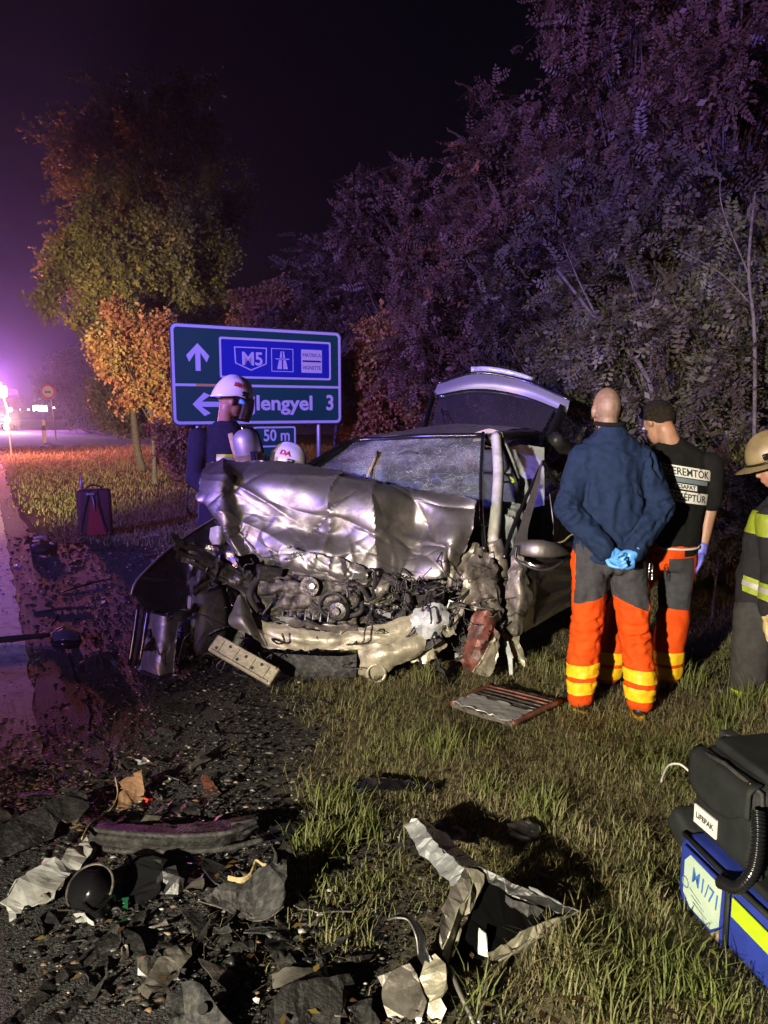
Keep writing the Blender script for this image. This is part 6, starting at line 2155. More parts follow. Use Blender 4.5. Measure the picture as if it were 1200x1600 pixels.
# the big torn wing panel on the grass
M['void'] = mat('black hollow shade', (.002, .002, .002), .95, 0, spec=.05)  # near-black colour paints the shade inside the hollow panel
tw = empty('torn_wing_panel', G(740, 1500), 'large torn silver wing panel with bent arms lying on the grass', 'car panel', 'pieces of the wreck on the ground')
def pz(name, pts, m, seed, amp=.006):
    return polysheet(name, [G(*q_) for q_ in pts], m, tw, seed, amp, .004, .004, .07)


pz('upper_arm', [(632, 1290, .10), (655, 1282, .13), (678, 1312, .15), (700, 1335, .17), (735, 1362, .19), (712, 1385, .15), (688, 1368, .13), (655, 1332, .11)], M['zinc'], 201, .012)
pz('arm_trim', [(655, 1281, .135), (674, 1288, .115), (745, 1350, .175), (736, 1361, .195), (700, 1334, .175), (678, 1311, .155)], M['blackgloss'], 202)
pz('grey_face', [(728, 1356, .205), (704, 1388, .185), (696, 1410, .165), (688, 1440, .14), (672, 1482, .08), (690, 1490, .08), (700, 1466, .10), (708, 1440, .13), (736, 1386, .18)], M['silver_dirty'], 203, .005)
pz('tan_face', [(729, 1357, .206), (757, 1366, .19), (750, 1392, .16), (740, 1415, .13), (716, 1440, .10), (716, 1470, .07), (700, 1507, .02), (690, 1492, .08), (700, 1466, .103), (709, 1440, .133), (737, 1386, .183)], M['beige'], 204, .005)
pz('back_edge', [(735, 1354, .20), (762, 1360, .195), (800, 1380, .18), (842, 1400, .16), (906, 1423, .12), (900, 1431, .105), (835, 1413, .13), (790, 1392, .15), (757, 1375, .165)], M['black'], 205, .006)
pz('back_flange', [(826, 1386, .18), (852, 1397, .165), (872, 1408, .145), (906, 1424, .12), (872, 1429, .10), (848, 1413, .12)], M['zinc'], 206, .006)
pz('hollow_shade', [(757, 1374, .155), (800, 1396, .13), (850, 1416, .11), (898, 1430, .095), (840, 1452, .06), (768, 1494, .045), (705, 1507, .01), (718, 1470, .05), (735, 1420, .10)], M['void'], 207, .004)  # black sheet standing in for the dark of the hollow
pz('inner_web', [(790, 1398, .135), (850, 1422, .118), (832, 1440, .07), (792, 1452, .055)], M['grey_plastic'], 208, .004)
pz('front_lip', [(762, 1489, .105), (784, 1476, .115), (800, 1468, .115), (812, 1456, .13), (850, 1440, .13), (905, 1423, .122), (882, 1437, .112), (812, 1476, .095), (768, 1500, .08)], M['beige'], 209, .005)
pz('lip_underside', [(766, 1509, .045), (769, 1501, .075), (812, 1478, .09), (882, 1439, .105), (884, 1442, .09), (812, 1488, .065)], M['silver_dirty'], 210, .003)
tubeobj('lip_fold', [G(766, 1506, .055), G(803, 1487, .075), G(852, 1457, .09), G(884, 1438, .10)], .006, M['beige'], tw, 6, sub=20)
tubeobj('thin_arm', [G(764, 1502, .08), G(760, 1530, .06), G(754, 1570, .03), G(748, 1600, .01)], .008, M['silver_dirty'], tw, 6, sub=20)
tubeobj('thin_arm', [G(702, 1512, .06), G(718, 1550, .05), G(732, 1580, .03), G(742, 1605, .01)], .007, M['silver_dirty'], tw, 6, sub=20)
sheet('hook_arm', [
    [(607, 1436, .14), (612, 1432, .15)],
    [(632, 1436, .16), (636, 1428, .17)],
    [(652, 1462, .14), (662, 1456, .16)],
    [(652, 1490, .10), (668, 1484, .12)],
    [(662, 1510, .08), (676, 1500, .10)],
], M['blackgloss'], tw, 8, 25, smooth=False, fold=.004, fscale=.05, thick=.006, seed=207, mode='Z')
tubeobj('hook_rim', [G(606, 1437, .145), G(620, 1434, .165), G(638, 1438, .165), G(650, 1462, .145), G(654, 1492, .10)], .004, M['silver'], tw, 6, sub=30)
pz('lower_lobe', [(664, 1503, .09), (680, 1490, .11), (696, 1506, .10), (699, 1545, .06), (689, 1560, .055), (698, 1576, .04), (688, 1602, .0), (668, 1600, .0), (662, 1570, .03), (655, 1532, .06)], M['beige'], 211, .008)
pz('lower_flap', [(590, 1526, .06), (612, 1518, .075), (640, 1505, .09), (656, 1536, .06), (663, 1580, .03), (660, 1606, .0), (632, 1590, .02), (612, 1606, .0), (600, 1572, .03)], M['silver_dirty'], 212, .008)
sheet('blue_chip', [[(748, 1450, .10), (760, 1458, .10)], [(748, 1490, .04), (764, 1496, .04)]], M['lens'], tw, 8, 8, smooth=False, fold=.006, fscale=.04, thick=.004, seed=210, mode='Z')

st = empty('bumper_strip', G(270, 1310), 'long dark bumper reinforcement with two parallel ridges on the gravel', 'bumper', 'pieces of the wreck on the ground')
sheet('body', [
    [(140, 1285, .05), (200, 1290, .06), (280, 1290, .07), (350, 1286, .07), (400, 1272, .08)],
    [(140, 1300, .08), (200, 1306, .09), (280, 1308, .10), (350, 1302, .10), (402, 1285, .10)],
    [(136, 1318, .04), (200, 1325, .05), (280, 1325, .06), (350, 1318, .06), (404, 1296, .07)],
], M['dark_plastic'], st, 40, 12, smooth=False, fold=.010, fscale=.10, fine=.001, finescale=.04, thick=.010, seed=221, jag=.008, mode='Z')
tubeobj('ridge', [G(140, 1296, .085), G(220, 1304, .10), (G(300, 1306, .11)), G(360, 1300, .11), G(402, 1284, .11)], .010, M['grey_plastic'], st, 8, sub=40)
tubeobj('ridge', [G(135, 1322, .03), G(200, 1330, .04), G(280, 1330, .05), G(350, 1326, .05), G(412, 1312, .06)], .011, M['grey_plastic'], st, 8, sub=40)
sheet('end_bracket', [[(362, 1286, .10), (388, 1282, .11), (402, 1276, .11)], [(362, 1302, .07), (386, 1304, .08), (404, 1290, .09)]], M['grey_plastic'], st, 16, 8, fold=.006, fscale=.05, thick=.008, seed=222, mode='Z')
sheet('clip', [[(312, 1320, .062), (325, 1319, .062)], [(312, 1326, .05), (325, 1325, .05)]], M['foam'], st, 4, 4, thick=.006, mode='Z')

debris('bumper_piece', 'cracked dark bumper piece at the left edge below the white line', 'bumper', [
    [(-30, 1300, .08), (40, 1270, .10), (90, 1246, .10), (135, 1236, .09)],
    [(-30, 1322, .10), (40, 1296, .12), (95, 1276, .12), (140, 1258, .10)],
    [(-30, 1350, .04), (40, 1335, .05), (100, 1308, .05), (140, 1284, .04)]], M['grey_plastic'], poly=[(-30, 1300, .08), (60, 1262, .10), (90, 1246, .10), (130, 1236, .10), (140, 1262, .08), (120, 1290, .05), (95, 1285, .06), (85, 1310, .04), (40, 1328, .04), (-30, 1345, .03)], nu=50, nv=24, fold=.018, fscale=.14, fine=.0015, finescale=.05, thick=.012, seed=231, jag=.01)
debris('pale_shard', 'pale translucent white plastic shard at the lower left', 'plastic shard', [
    [(-4, 1408, .05), (30, 1376, .07), (68, 1346, .08), (105, 1330, .08), (136, 1308, .07)],
    [(10, 1416, .06), (40, 1396, .08), (80, 1372, .09), (112, 1346, .08), (142, 1330, .07)],
    [(14, 1440, .02), (50, 1425, .03), (84, 1402, .04), (110, 1366, .05), (142, 1338, .05)]], M['white_plastic'], poly=[(0, 1410, .05), (40, 1370, .07), (70, 1342, .08), (95, 1348, .07), (108, 1325, .08), (135, 1307, .08), (142, 1335, .06), (128, 1352, .05), (110, 1368, .05), (95, 1390, .05), (85, 1405, .04), (45, 1420, .03), (25, 1428, .03), (15, 1442, .02), (10, 1416, .04)], nu=60, nv=24, fold=.014, fscale=.09, fine=.001, finescale=.04, thick=.005, seed=232, jag=.014)
hl = empty('headlamp_housing', G(148, 1410), 'broken round headlamp housing with pale rim among black debris', 'headlamp', 'pieces of the wreck on the ground')
hc_ = G(143, 1390, .07)
axh = Vector((-.1, -.6, .75)).normalized()
pr = [(0, .072), (.012, .076), (.02, .070), (.005, .060), (-.02, .045), (-.035, .02), (-.03, .004)]
mk('reflector', (mb := MB().tube([Vector(hc_.tolist()) + axh * z for z, _ in pr], [r_w for _, r_w in pr], 28, False)).v, mb.f, M['blackgloss'], hl, True)
u1 = Vector((1, 0, 0)); u2 = axh.cross(u1).normalized(); u1 = u2.cross(axh)
tubeobj('rim', [np.array(Vector(hc_.tolist()) + axh * .012 + (u1 * math.cos(q) + u2 * math.sin(q)) * .077) for q in np.linspace(-.3, 3.9, 30)], .005, M['engine'], hl, 8)
sheet('bowl', [[(128, 1410, .06), (150, 1424, .05), (178, 1396, .07)], [(140, 1432, .01), (160, 1438, .01), (186, 1412, .01)]], M['blackgloss'], hl, 24, 12, thick=.006, mode='Z')
tubeobj('bulb', [np.array(Vector(hc_.tolist()) - axh * .03), np.array(Vector(hc_.tolist()) + axh * .01)], [.012, .008], M['lens'], hl, 10)
debris('white_chip', 'small square white chip below the broken headlamp housing', 'plastic chip', [[(115, 1430, .025), (136, 1434, .03)], [(117, 1447, .02), (149, 1449, .02)]], M['white_plastic'], nu=8, nv=6, thick=.006, seed=233, jag=.004)
ln_ = empty('arch_liner_piece', G(390, 1420), 'grey curved wheel arch liner piece with yellow foam on its edge', 'car panel', 'pieces of the wreck on the ground')
polysheet('shell', [G(*q_) for q_ in [(312, 1408, .05), (350, 1380, .08), (385, 1375, .08), (405, 1355, .12), (420, 1350, .14), (428, 1332, .15), (448, 1345, .14), (445, 1390, .11), (438, 1420, .07), (420, 1436, .03), (394, 1438, .02)]], M['grey_plastic'], ln_, 234, .010, .004, .005, .12)
tubeobj('torn_rim', [G(311, 1408, .055), G(350, 1420, .035), G(394, 1438, .02), G(420, 1434, .04), G(444, 1416, .08)], .0028, M['engine'], ln_, 6, sub=30)
tubeobj('foam_strip', [G(357, 1372, .085), G(376, 1376, .09), G(392, 1366, .10), G(400, 1345, .12), (G(412, 1352, .12)), G(418, 1350, .12)], [.010, .011, .008, .007, .011, .006], M['foam'], ln_, 6, sub=16, smooth=False, flat=.5)
sheet('torn_top', [[(426, 1324, .16), (462, 1330, .13)], [(428, 1352, .14), (466, 1348, .10)]], M['grey_plastic'], ln_, 16, 12, fold=.01, fscale=.05, thick=.005, seed=235, jag=.012, mode='Z')
debris('brown_board', 'small upright brown board catching orange light', 'board', [[(186, 1222, .10), (222, 1204, .13)], [(182, 1250, .05), (226, 1236, .06)], [(186, 1276, .0), (228, 1258, .0)]], M['wood'], nu=14, nv=14, fine=.004, finescale=.03, thick=.012, seed=236, jag=.006)
o_ = tubeobj('strap', [G(180, 1215, .08), G(184, 1240, .05), G(176, 1262, .03), (G(160, 1275, .03)), G(140, 1290, .09), G(128, 1310, .10)], .008, M['foam'], None, 8, sub=40, flat=.35)
tag(o_, 'thin pale strap curling from the brown board towards the shard', 'strap', 'pieces of the wreck on the ground')
debris('leaf_shaped_shard', 'small brownish torn shard alone on the dark gravel', 'plastic shard', [[(316, 1212, .05), (326, 1214, .05)], [(318, 1230, .03), (336, 1228, .03)], [(322, 1246, .01), (346, 1240, .02)]], M['rust'], nu=12, nv=12, fold=.006, fscale=.04, thick=.004, seed=237, jag=.008)
for nm, lb, pts, w, m in (
    ('trim_strip', 'long dark trim strip slanting out of the lower left corner', [(-20, 1640, .05), (60, 1560, .06), (120, 1505, .06), (195, 1468, .05)], 26, M['dark_plastic']),
    ('trim_strip', 'second dark trim strip below the long one at lower left', [(60, 1620, .05), (110, 1580, .05), (168, 1512, .04)], 34, M['dark_plastic'])):
    rows = [[(x, y - w * .5, z * .6) for x, y, z in pts], [(x, y, z) for x, y, z in pts], [(x, y + w * .5, z * .4) for x, y, z in pts]]
    debris(nm, lb, 'trim', rows, m, nu=50, nv=14, fold=.003, fscale=.1, thick=.008, seed=240 + len(lb), jag=.004)
debris('rough_fragment', 'rough grey broken fragment with yellowish edge in the lower left debris', 'car panel', [
    [(214, 1500, .06), (256, 1490, .07), (302, 1472, .07)], [(216, 1526, .06), (256, 1520, .08), (290, 1500, .07)], [(196, 1566, .02), (232, 1562, .03), (270, 1530, .04)]], M['silver_dirty'], poly=[(214, 1500, .06), (254, 1492, .06), (275, 1478, .06), (302, 1472, .05), (292, 1500, .05), (270, 1530, .04), (232, 1560, .03), (196, 1568, .02), (215, 1545, .03), (230, 1525, .05), (216, 1522, .05)], nu=34, nv=28, fold=.012, fscale=.07, fine=.002, finescale=.03, thick=.006, seed=245, jag=.012)
ph = empty('holed_plate', G(325, 1600), 'dark curved plate with a round hole at the bottom edge', 'car panel', 'pieces of the wreck on the ground')
sheet('plate', [[(285, 1535, .10), (300, 1532, .11), (316, 1540, .10)], [(290, 1575, .06), (318, 1572, .07), (345, 1580, .06)], [(292, 1612, .01), (325, 1615, .01), (378, 1612, .01)]], M['grey_plastic'], ph, 30, 30, fold=.004, fscale=.1, thick=.008, seed=246, mode='Z')
hb_ = Vector(G(317, 1577, .074).tolist())
mk('hole', (mb := MB().tube([hb_, hb_ + Vector((0, -.004, .006))], .014, 16)).v, mb.f, M['black_print'], ph)
debris('dark_plate', 'folded dark plate at the bottom edge beside the holed one', 'car panel', [[(440, 1545, .07), (490, 1528, .09), (545, 1522, .08)], [(420, 1575, .05), (480, 1560, .07), (535, 1555, .06)], [(410, 1612, .01), (470, 1612, .02), (540, 1608, .01)]], M['dark_plastic'], nu=40, nv=30, fold=.014, fscale=.10, fine=.001, finescale=.04, thick=.008, seed=247, jag=.012)
debris('dark_plate', 'small dark square plate at the bottom edge left of the torn wing panel', 'car panel', [[(548, 1572, .05), (582, 1560, .06)], [(552, 1612, .01), (590, 1610, .01)]], M['dark_plastic'], nu=18, nv=18, fold=.01, fscale=.06, thick=.008, seed=248, jag=.01)
debris('rough_fragment', 'stony grey fragment left of the holed plate', 'car panel', [[(262, 1552, .06), (286, 1556, .06)], [(260, 1585, .04), (292, 1585, .04)], [(264, 1612, .01), (294, 1612, .01)]], M['grey_plastic'], nu=18, nv=22, fold=.01, fscale=.05, fine=.006, finescale=.03, thick=.008, seed=249, jag=.01)
debris('black_cover', 'tilted black cover between headlamp housing and arch liner piece', 'plastic cover', [[(200, 1352, .10), (240, 1338, .12), (262, 1345, .10)], [(190, 1385, .06), (225, 1378, .08), (250, 1385, .07)], [(196, 1412, .01), (226, 1416, .02), (236, 1408, .02)]], M['blackgloss'], nu=30, nv=26, fold=.012, fscale=.09, thick=.006, seed=250, jag=.012)
debris('black_cover', 'black box-like cover right of the tilted cover', 'plastic cover', [[(245, 1372, .08), (275, 1352, .10), (288, 1372, .08)], [(245, 1398, .03), (270, 1402, .04), (286, 1392, .03)]], M['black'], nu=24, nv=16, fold=.012, fscale=.07, thick=.02, seed=251, jag=.008)
debris('black_cover', 'black flap under the pale shard', 'plastic cover', [[(60, 1430, .04), (78, 1425, .05)], [(72, 1455, .02), (94, 1444, .02)]], M['black'], nu=12, nv=12, fold=.006, fscale=.05, thick=.008, seed=252, jag=.006)
debris('green_chip', 'bright green plastic chip in the lower left debris', 'plastic chip', [[(190, 1405, .04), (202, 1402, .045)], [(192, 1418, .03), (200, 1420, .03)]], M['green_glass'], nu=8, nv=8, fold=.006, fscale=.03, thick=.006, seed=253, jag=.006)
debris('green_chip', 'dark green plastic chip below the bright green one', 'plastic chip', [[(190, 1434, .03), (206, 1432, .03)], [(192, 1446, .02), (208, 1444, .02)]], M['green_glass'], nu=8, nv=8, fold=.006, fscale=.03, thick=.006, seed=254, jag=.006)
debris('green_chip', 'green plastic chip near the rough fragment with yellowish edge', 'plastic chip', [[(325, 1502, .03), (345, 1500, .03)], [(328, 1510, .02), (344, 1511, .02)]], M['green_glass'], nu=8, nv=8, fold=.006, fscale=.03, thick=.006, seed=255, jag=.006)
debris('bent_trim', 'black bent trim lying on the grass right of the gravel', 'trim', [[(540, 1222, .05), (590, 1214, .07), (640, 1218, .06), (680, 1226, .05)], [(548, 1240, .03), (595, 1234, .05), (640, 1236, .04), (676, 1240, .03)]], M['blackgloss'], nu=44, nv=12, fold=.012, fscale=.07, thick=.006, seed=256, jag=.012)
debris('black_pad', 'flat black piece in the grass above the torn wing panel', 'plastic cover', [[(792, 1288, .05), (825, 1280, .06), (846, 1292, .05)], [(796, 1318, .03), (820, 1324, .03), (842, 1312, .03)]], M['black'], nu=20, nv=14, fold=.01, fscale=.07, thick=.02, seed=257, jag=.008)
debris('black_cable', 'tangle of black cloth right of the upper arm of the torn panel', 'cloth', [[(665, 1290, .05), (700, 1282, .07), (745, 1300, .05)], [(680, 1315, .03), (712, 1312, .05), (750, 1318, .03)]], M['black'], nu=36, nv=20, fold=.02, fscale=.05, thick=.006, seed=258, jag=.02)

rd = empty('radiator', G(790, 1115), 'flat grey and brown radiator slab lying in front of the bald man', 'radiator', 'pieces of the wreck on the ground')
q00, q10, q01, q11 = G(706, 1102, .05), G(800, 1133, .05), G(770, 1072, .06), G(876, 1098, .05)
def bil(u, v, z=0):
    return (q00 * (1 - u) + q10 * u) * (1 - v) + (q01 * (1 - u) + q11 * u) * v + np.array([0, 0, z])
sheet('core', [[bil(u, v) for u in (0, .5, 1)] for v in (0, .5, 1)], M['engine'], rd, 30, 30, fold=.004, fscale=.1, fine=.002, finescale=.03, thick=.025, seed=260, mode='W')
sheet('bare_plate', [[bil(u, v, .017) for u in (.02, .5, .98)] for v in (.0, .24, .44)], M['zinc'], rd, 30, 20, fold=.004, fscale=.08, thick=.004, seed=261, jag=.012, mode='W')
for v in (.55, .66, .77, .88):
    tubeobj('fin', [bil(.03, v, .016), bil(.5, v, .017), bil(.97, v, .016)], .006, M['rust'] if v > .7 else M['engine_dark'], rd, 6, sub=8)
for u in (.0, 1.0):
    tubeobj('end_tank', [bil(u, 0, .008), bil(u, .5, .010), bil(u, 1, .008)], .016, M['rust'], rd, 8, sub=8)

mg = empty('mirror_head', G(102, 1000), 'torn off door mirror with bluish glass lying on the shoulder', 'car mirror', 'pieces of the wreck on the ground')
sheet('shell', [[(78, 988, .07), (100, 980, .09), (126, 990, .07)], [(80, 1004, .05), (100, 1002, .07), (126, 1004, .05)], [(84, 1012, .01), (102, 1014, .02), (122, 1012, .01)]], M['blackgloss'], mg, 24, 20, thick=.01, seed=270, mode='Z')
sheet('glass', [[(82, 990, .082), (100, 984, .10), (122, 991, .082)], [(84, 1001, .066), (102, 999, .08), (121, 1000, .066)]], M['blueish'], mg, 14, 8, thick=.004, seed=271, mode='Z')
tubeobj('rim', [G(80, 990, .085), G(90, 984, .10), G(100, 978, .10)], .006, M['white_plastic'], mg, 6, sub=10)
o_ = tubeobj('black_bar', [G(-30, 1003, .05), G(20, 998, .05), G(78, 992, .05)], [.022, .024, .016], M['black'], None, 8, sub=16, flat=.6)
tag(o_, 'black bar lying across the white road line', 'bar', 'pieces of the wreck on the ground')
debris('black_duct', 'dented black duct piece on the shoulder left of the car', 'duct', [[(118, 1040, .03), (150, 1024, .10), (182, 1018, .10)], [(116, 1050, .02), (150, 1042, .08), (186, 1034, .06)], [(122, 1052, .0), (152, 1050, .01), (184, 1046, .01)]], M['black'], nu=30, nv=20, fold=.014, fscale=.08, thick=.008, seed=272, jag=.006)
lf = empty('lamp_fragment', G(68, 862), 'broken lamp unit with pale edges near the trolley bag', 'lamp', 'pieces of the wreck on the ground')
sheet('shell', [[(46, 848, .12), (68, 838, .16), (90, 848, .12)], [(47, 858, .08), (68, 856, .12), (90, 858, .08)], [(50, 866, .0), (68, 868, .02), (88, 866, .0)]], M['dark_plastic'], lf, 24, 18, fold=.01, fscale=.08, thick=.012, seed=273, mode='Z')
tubeobj('edge', [G(52, 841, .17), G(64, 839, .18), G(76, 839, .17)], .014, M['white_plastic'], lf, 6, sub=8)
tubeobj('edge', [G(50, 853, .12), G(56, 850, .14)], .012, M['white_plastic'], lf, 6)
tubeobj('edge', [G(78, 848, .14), G(84, 850, .13)], .012, M['white_plastic'], lf, 6)
for nm, lb, a_, b_, rad, m in (('thin_rod', 'thin dark rod on the shoulder between trolley bag and car', (96, 926), (174, 904), .010, M['black']),
                               ('black_strip', 'dark strip on the shoulder above the torn off mirror', (52, 958), (138, 950), .014, M['dark_plastic']),
                               ('pale_stick', 'short pale stick on the grass right of the trolley bag', (222, 840), (250, 836), .014, M['white_plastic']),
                               ('thin_rod', 'thin dark rod half hidden in the gravel above the brown board', (100, 1190), (150, 1210), .008, M['black'])):
    pa, pb = G(*a_, .02), G(*b_, .03)
    o_ = tubeobj(nm, [pa, (pa + pb) / 2 + [0.01, 0.03, .01], pb], [rad * .6, rad, rad * .7], m, None, 8, sub=10, flat=.6)
    tag(o_, lb, 'rod' if 'rod' in nm else 'strip' if 'strip' in nm else 'stick', 'pieces of the wreck on the ground')
for lb, x, y, w, m in (('white chip on the shoulder below the lamp unit', 27, 885, 14, 'white_plastic'), ('dark flat chip with a pale corner below the trolley bag', 118, 882, 22, 'dark_plastic'), ('long yellowish chip beside the gravel edge near the white line', 148, 1208, 22, 'foam'),
                       ('grey folded chip above the brown board', 200, 1196, 26, 'grey_plastic'), ('pale grey chip beside the grey folded chip', 218, 1192, 18, 'lens'), ('flat grey fragment below the car\'s left wheel', 250, 1145, 60, 'grey_plastic'),
                       ('dark fragment on the gravel in front of the car', 292, 1108, 50, 'dark_plastic'), ('white chip on the shoulder in front of the trolley bag', 160, 940, 10, 'white_plastic'), ('pale stone-like chip right of the arch liner piece', 505, 1428, 16, 'white_plastic'),
                       ('pinkish red chip beside the brown board', 230, 1250, 14, 'red_print'), ('silver chip near the holed plate', 392, 1512, 12, 'white_plastic'), ('white chip near the bottom edge in the dark debris', 400, 1562, 12, 'white_plastic'),
                       ('black fragment on the gravel right of the brown board', 290, 1262, 46, 'black'), ('black fragment under the right end of the bumper strip', 450, 1300, 60, 'blackgloss'), ('dark angled fragment in the lower left debris', 330, 1462, 52, 'dark_plastic'), ('dark fragment between both trim strips', 130, 1475, 44, 'grey_plastic'),
                       ('small dark shard on gravel below the arch liner', 380, 1480, 34, 'dark_plastic'), ('black shard in the debris above the folded dark plate', 470, 1505, 50, 'black'), ('grey shard right above the holed plate', 350, 1530, 40, 'grey_plastic'), ('dark shard at the gravel edge left of the torn panel', 560, 1500, 36, 'dark_plastic')):
    rr_ = np.random.default_rng(int(x * 3 + y))
    h = w * .4
    j = lambda s=.25: rr_.normal(0, s * w)
    debris('plastic_chip', lb, 'plastic chip', [[(x - w / 2 + j(.1), y - h / 2 + j(.08), .03), (x + j(.1), y - h / 2 + j(.08), .04), (x + w / 2 + j(.1), y - h / 2 + j(.08), .035)], [(x - w / 2 + j(.15), y + h / 2 + j(.08), .02), (x, y + h / 2 + j(.08), .025), (x + w / 2 + j(.15), y + h / 2 + j(.08), .02)]], M[m], nu=14, nv=10, fold=.012, fscale=.06, thick=.005, seed=300 + x, jag=.008)

# many small broken shards nothing tells apart
r4 = np.random.default_rng(19)
n_sh = 0
while n_sh < 130:
    x_, y_ = r4.uniform(0, 560), 1190 + abs(r4.normal(0, 190))
    if y_ > 1598 or x_ > 330 + (y_ - 1200) * .75:
        continue
    c_ = G(x_, y_, .02)
    L_ = .018 + .06 * r4.random() ** 1.6
    a_ = r4.uniform(0, 3.14)
    u_, v_ = np.array([math.cos(a_), math.sin(a_), r4.uniform(-.25, .35)]), np.array([-math.sin(a_), math.cos(a_), r4.uniform(-.3, .4)])
    asp = r4.uniform(.2, .8)
    rows = [[c_ + u_ * L_ * (i - 1) * (1 + .4 * r4.normal()) + v_ * L_ * asp * (j - .5) * (1 + .5 * r4.normal()) + [0, 0, abs(r4.normal(0, .012))] for i in range(3)] for j in range(2)]
    o_ = sheet('plastic_shard', rows, M[('dark_plastic', 'black', 'grey_plastic', 'silver_dirty', 'dark_plastic', 'grey_plastic', 'engine')[n_sh % 7]], None, 7, 5, fold=.006, fscale=.03, thick=.004, seed=900 + n_sh, jag=.006, mode='W', smooth=False)
    tag(o_, 'small dark broken plastic shard scattered over the gravel at lower left', 'plastic shard', 'small shards scattered on the gravel')
    n_sh += 1

# small unsorted crumbs of the wreck, too many to count
pts = []
r3 = np.random.default_rng(9)
for _ in range(1500):
    if r3.random() < .7:
        x_, y_ = r3.uniform(0, 560), 1260 + abs(r3.normal(0, 170))
    else:
        x_, y_ = r3.uniform(230, 720), r3.uniform(1060, 1260)
    if y_ < 1600 and x_ < 300 + (y_ - 1200) * .8 + 150:
        pts.append(G(x_, y_)[:2])
pts = np.array(pts)
M['crumb'] = leaf_mat('wreck crumbs', [(0, (.012, .012, .012)), (.55, (.035, .034, .033)), (.85, (.07, .07, .066)), (.96, (.2, .2, .19)), (1, (.4, .4, .38))], 0.0, .35)
o_ = crumbs('wreck_crumbs', pts, .004 + .015 * r3.random(len(pts)) ** 3, .022, M['crumb'], r3.random(len(pts)) ** 1.5, .45, 12)
tag(o_, 'small black and grey crumbs of plastic around the big pieces', 'debris', kind='stuff')

# ------------------------------------------------------------------ far along the road
def emis(name, col, s):
    return mat(name, col, .5, 0, emit=col, estr=s)
# round sign and marker post
q = P(75, 612, 42)
rs = empty('round_sign', (float(q[0]) + .06, 42, 0), 'small round road sign on a thin pole far up the road', 'road sign')
mb = MB().tube([q + [0, 0, 0], q + [0, -.03, 0]], .40, 28)
mb.build('disc', M['red_print'], rs)
mb = MB().tube([q + [0, -.03, 0], q + [0, -.04, 0]], .31, 28)
mb.build('face', M['sign_white'], rs)
mb = MB().box(q + [0, -.05, -.02], (.34, .012, .08))
mb.build('mark', M['sign_blue'], rs)
mb = MB().tube([q + [.06, .04, .3], [q[0] + .3, q[1] + .04, -.05]], .04, 8)
mb.build('pole', M['zinc'], rs)
q = G(70, 692)
dp = empty('delineator_post', q, 'white roadside marker post with black band on the verge', 'post')
mb = MB().loft([((q[0], q[1], -.02), .10, .06), ((q[0], q[1], .62), .095, .055)], 10)
mb.build('lower_post', M['sign_white'], dp)
mb = MB().loft([((q[0], q[1], .621), .095, .055), ((q[0], q[1] + .0, .86), .09, .052)], 10)
mb.build('black_band', M['black'], dp)
mb = MB().loft([((q[0], q[1], .861), .09, .052), ((q[0], q[1], 1.12), .085, .05), ((q[0], q[1], 1.16), .05, .03)], 10)
mb.build('upper_post', M['sign_white'], dp)

# rescue vehicle at the left edge of the road, headlamps lit
vq = P(19, 640, 60)
vx = float(vq[0])
fe = empty('rescue_truck', (vx - 1.2, 61.0, 0), 'rescue truck with lit yellow headlamps cut by the left edge', 'truck')
TY = math.atan2(RU[1], RU[0]) - math.pi / 2
TR = np.array(Matrix.Rotation(TY, 3, 'Z'))
M['truck_red'] = mat('red truck paint', (.012, .003, .003), .5, 0, (.010, .003, .003), 3)


def tpart(mb, name, m, smooth=True):
    """truck parts are drawn nose at y = 0, then turned along the road"""
    v = np.array(mb.v) @ TR.T
    return mk(name, v, mb.f, m, fe, smooth, local=True)


tpart(MB().bevel_box((0, 1.1, 1.75), (2.4, 2.2, 2.4), .15), 'cab', M['truck_red'])
tpart(MB().bevel_box((0, 4.9, 1.95), (2.45, 5.0, 2.7), .10), 'body', M['truck_red'])
tpart(MB().box((0, -.03, 2.2), (2.05, .06, .85)), 'windscreen', M['blackgloss'], False)
tpart(MB().bevel_box((0, -.05, .72), (2.4, .3, .4), .06), 'bumper', M['black'])
for s_ in (-1, 1):
    for yy in (1.0, 6.2):
        tpart(MB().tube([(s_ * .85, yy, .48), (s_ * 1.2, yy, .48)], .48, 24), 'wheel', M['rubber'], False)
M['em_head'] = emis('lit headlamp', (1.0, .70, .30), 30)
M['em_blue'] = emis('lit blue beacon', (.25, .30, 1.0), 40)
M['em_red'] = emis('lit red lamp', (1.0, .10, .03), 25)
M['em_white'] = emis('far white lamp', (1.0, .85, .7), 14)
M['em_pink'] = emis('far tail lamp', (1.0, .45, .40), 9)
for (x_, y_, rad) in ((11, 655, .22), (10, 667, .22)):
    p_ = P(x_, y_, 60.0)
    MB().ell(p_, (rad, .06, rad)).build('headlamp', M['em_head'], fe, True)
p_ = P(16, 640, 60.0)
MB().ell(p_, (.16, .1, .16)).build('marker_lamp', M['em_blue'], fe, True)
p_ = P(-4, 600, 61.5)
MB().bevel_box(p_, (.5, .3, .28), .08).build('blue_beacon', M['em_blue'], fe, True)
MB().box((p_ + np.array([0, 0, -.3])), (.3, .2, .5)).build('beacon_mast', M['zinc'], fe)
lamp('truck_beacon_light', 'POINT', p_ + np.array([0, -.6, .2]), (0, 0, 0), (.48, .16, 1.0), 26000, .3)
lamp('truck_headlamp_light', 'SPOT', P(10, 655, 59.5), tuple(G(60, 1000)), (1.0, .62, .46), 15000, .2, 50, .8)
wl = empty('warning_lamp', (float(P(5, 612, 27)[0]) + .1, 27, 0), 'glowing red warning lamp on a thin pole at the left edge', 'lamp')
p_ = P(3, 612, 27)
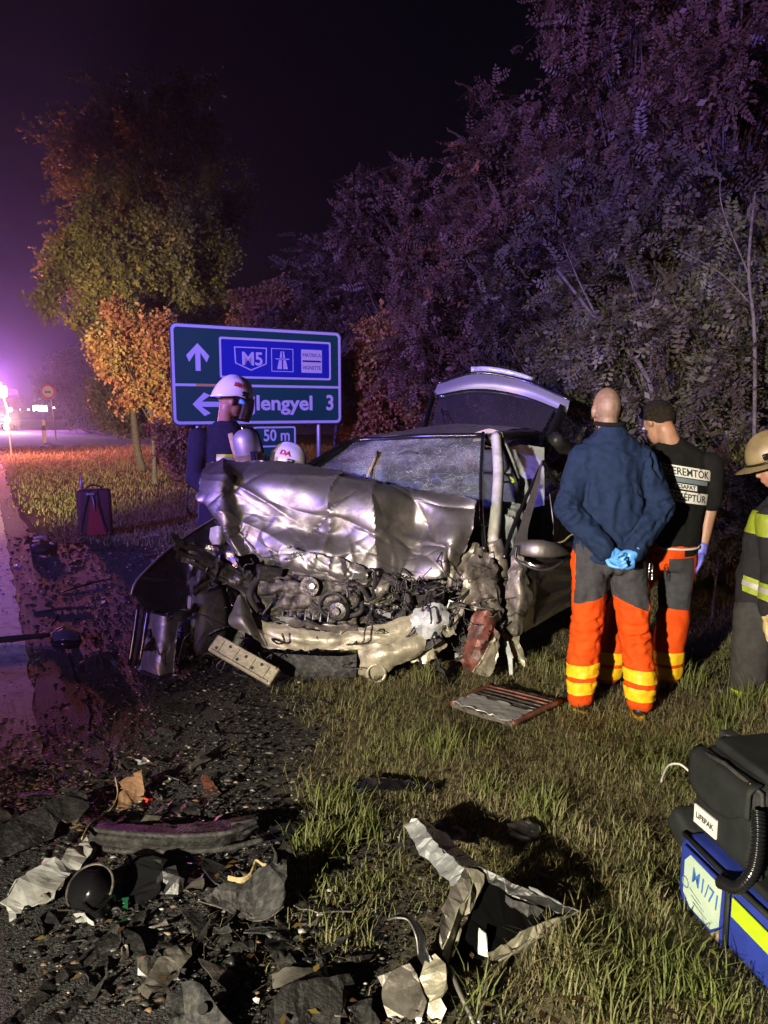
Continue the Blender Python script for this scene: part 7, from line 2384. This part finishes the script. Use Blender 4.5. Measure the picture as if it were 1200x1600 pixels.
MB().bevel_box(p_, (.34, .2, .42), .08).build('lamp_head', M['em_red'], wl, True)
MB().tube([p_ + [.05, 0, -.2], (float(P(12, 640, 27)[0]), 27, 1.6), (float(P(14, 650, 27)[0]), 27, -.03)], .03, 8).build('pole', M['zinc'], wl)
lamp('warning_lamp_light', 'POINT', p_ + np.array([.0, -.45, .0]), (0, 0, 0), (1.0, .22, .20), 4500, .2)
# lit bus and tail lamps, far off
q = P(63, 640, 120)
bus = empty('bus', (float(q[0]), 123, 0), 'far off bus with a row of lit windows beside the round sign', 'bus')
MB().bevel_box((q[0], 124, 1.6), (2.5, 8, 2.7), .15).build('body', M['dark_plastic'], bus, True)
for k in range(4):
    MB().box((q[0] - .85 + k * .57, 119.95, 1.85), (.45, .06, .9)).build('window', M['em_white'], bus)
for nm, lb, cat, x_, y_ in (('far_car', 'far off car seen as two pink tail lamps', 'car', 38, 640), ('far_car', 'far off car with white lamps just right of the lit bus', 'car', 78, 637)):
    q = P(x_, y_, 105)
    fc = empty(nm, (float(q[0]), 107, 0), lb, cat)
    MB().loft([((q[0], 107, .3), .95, 2.0), ((q[0], 107, .95), .95, 2.0), ((q[0], 107.2, 1.45), .7, 1.2)], 16, .5).build('body', M['blackgloss'], fc, True)
    for s_ in (-1, 1):
        MB().ell((q[0] + s_ * .6, 104.9, q[2]), (.16, .08, .12)).build('lamp', M['em_pink'] if x_ < 50 else M['em_white'], fc, True)

# ------------------------------------------------------------------ night haze round everything
mb = MB().box((-8, 60, 14), (130, 150, 30))
hz_ = mk('haze', mb.v, mb.f, None)
tag(hz_, kind='stuff')
hm_ = bpy.data.materials.new('haze')
hm_.use_nodes = True
t = hm_.node_tree
t.nodes.clear()
out = t.nodes.new('ShaderNodeOutputMaterial')
pv = t.nodes.new('ShaderNodeVolumePrincipled')
pv.inputs['Color'].default_value = (.9, .9, .95, 1)
pv.inputs['Density'].default_value = 0.0010
pv.inputs['Anisotropy'].default_value = 0.72
t.links.new(pv.outputs[0], out.inputs['Volume'])
hz_.data.materials.append(hm_)
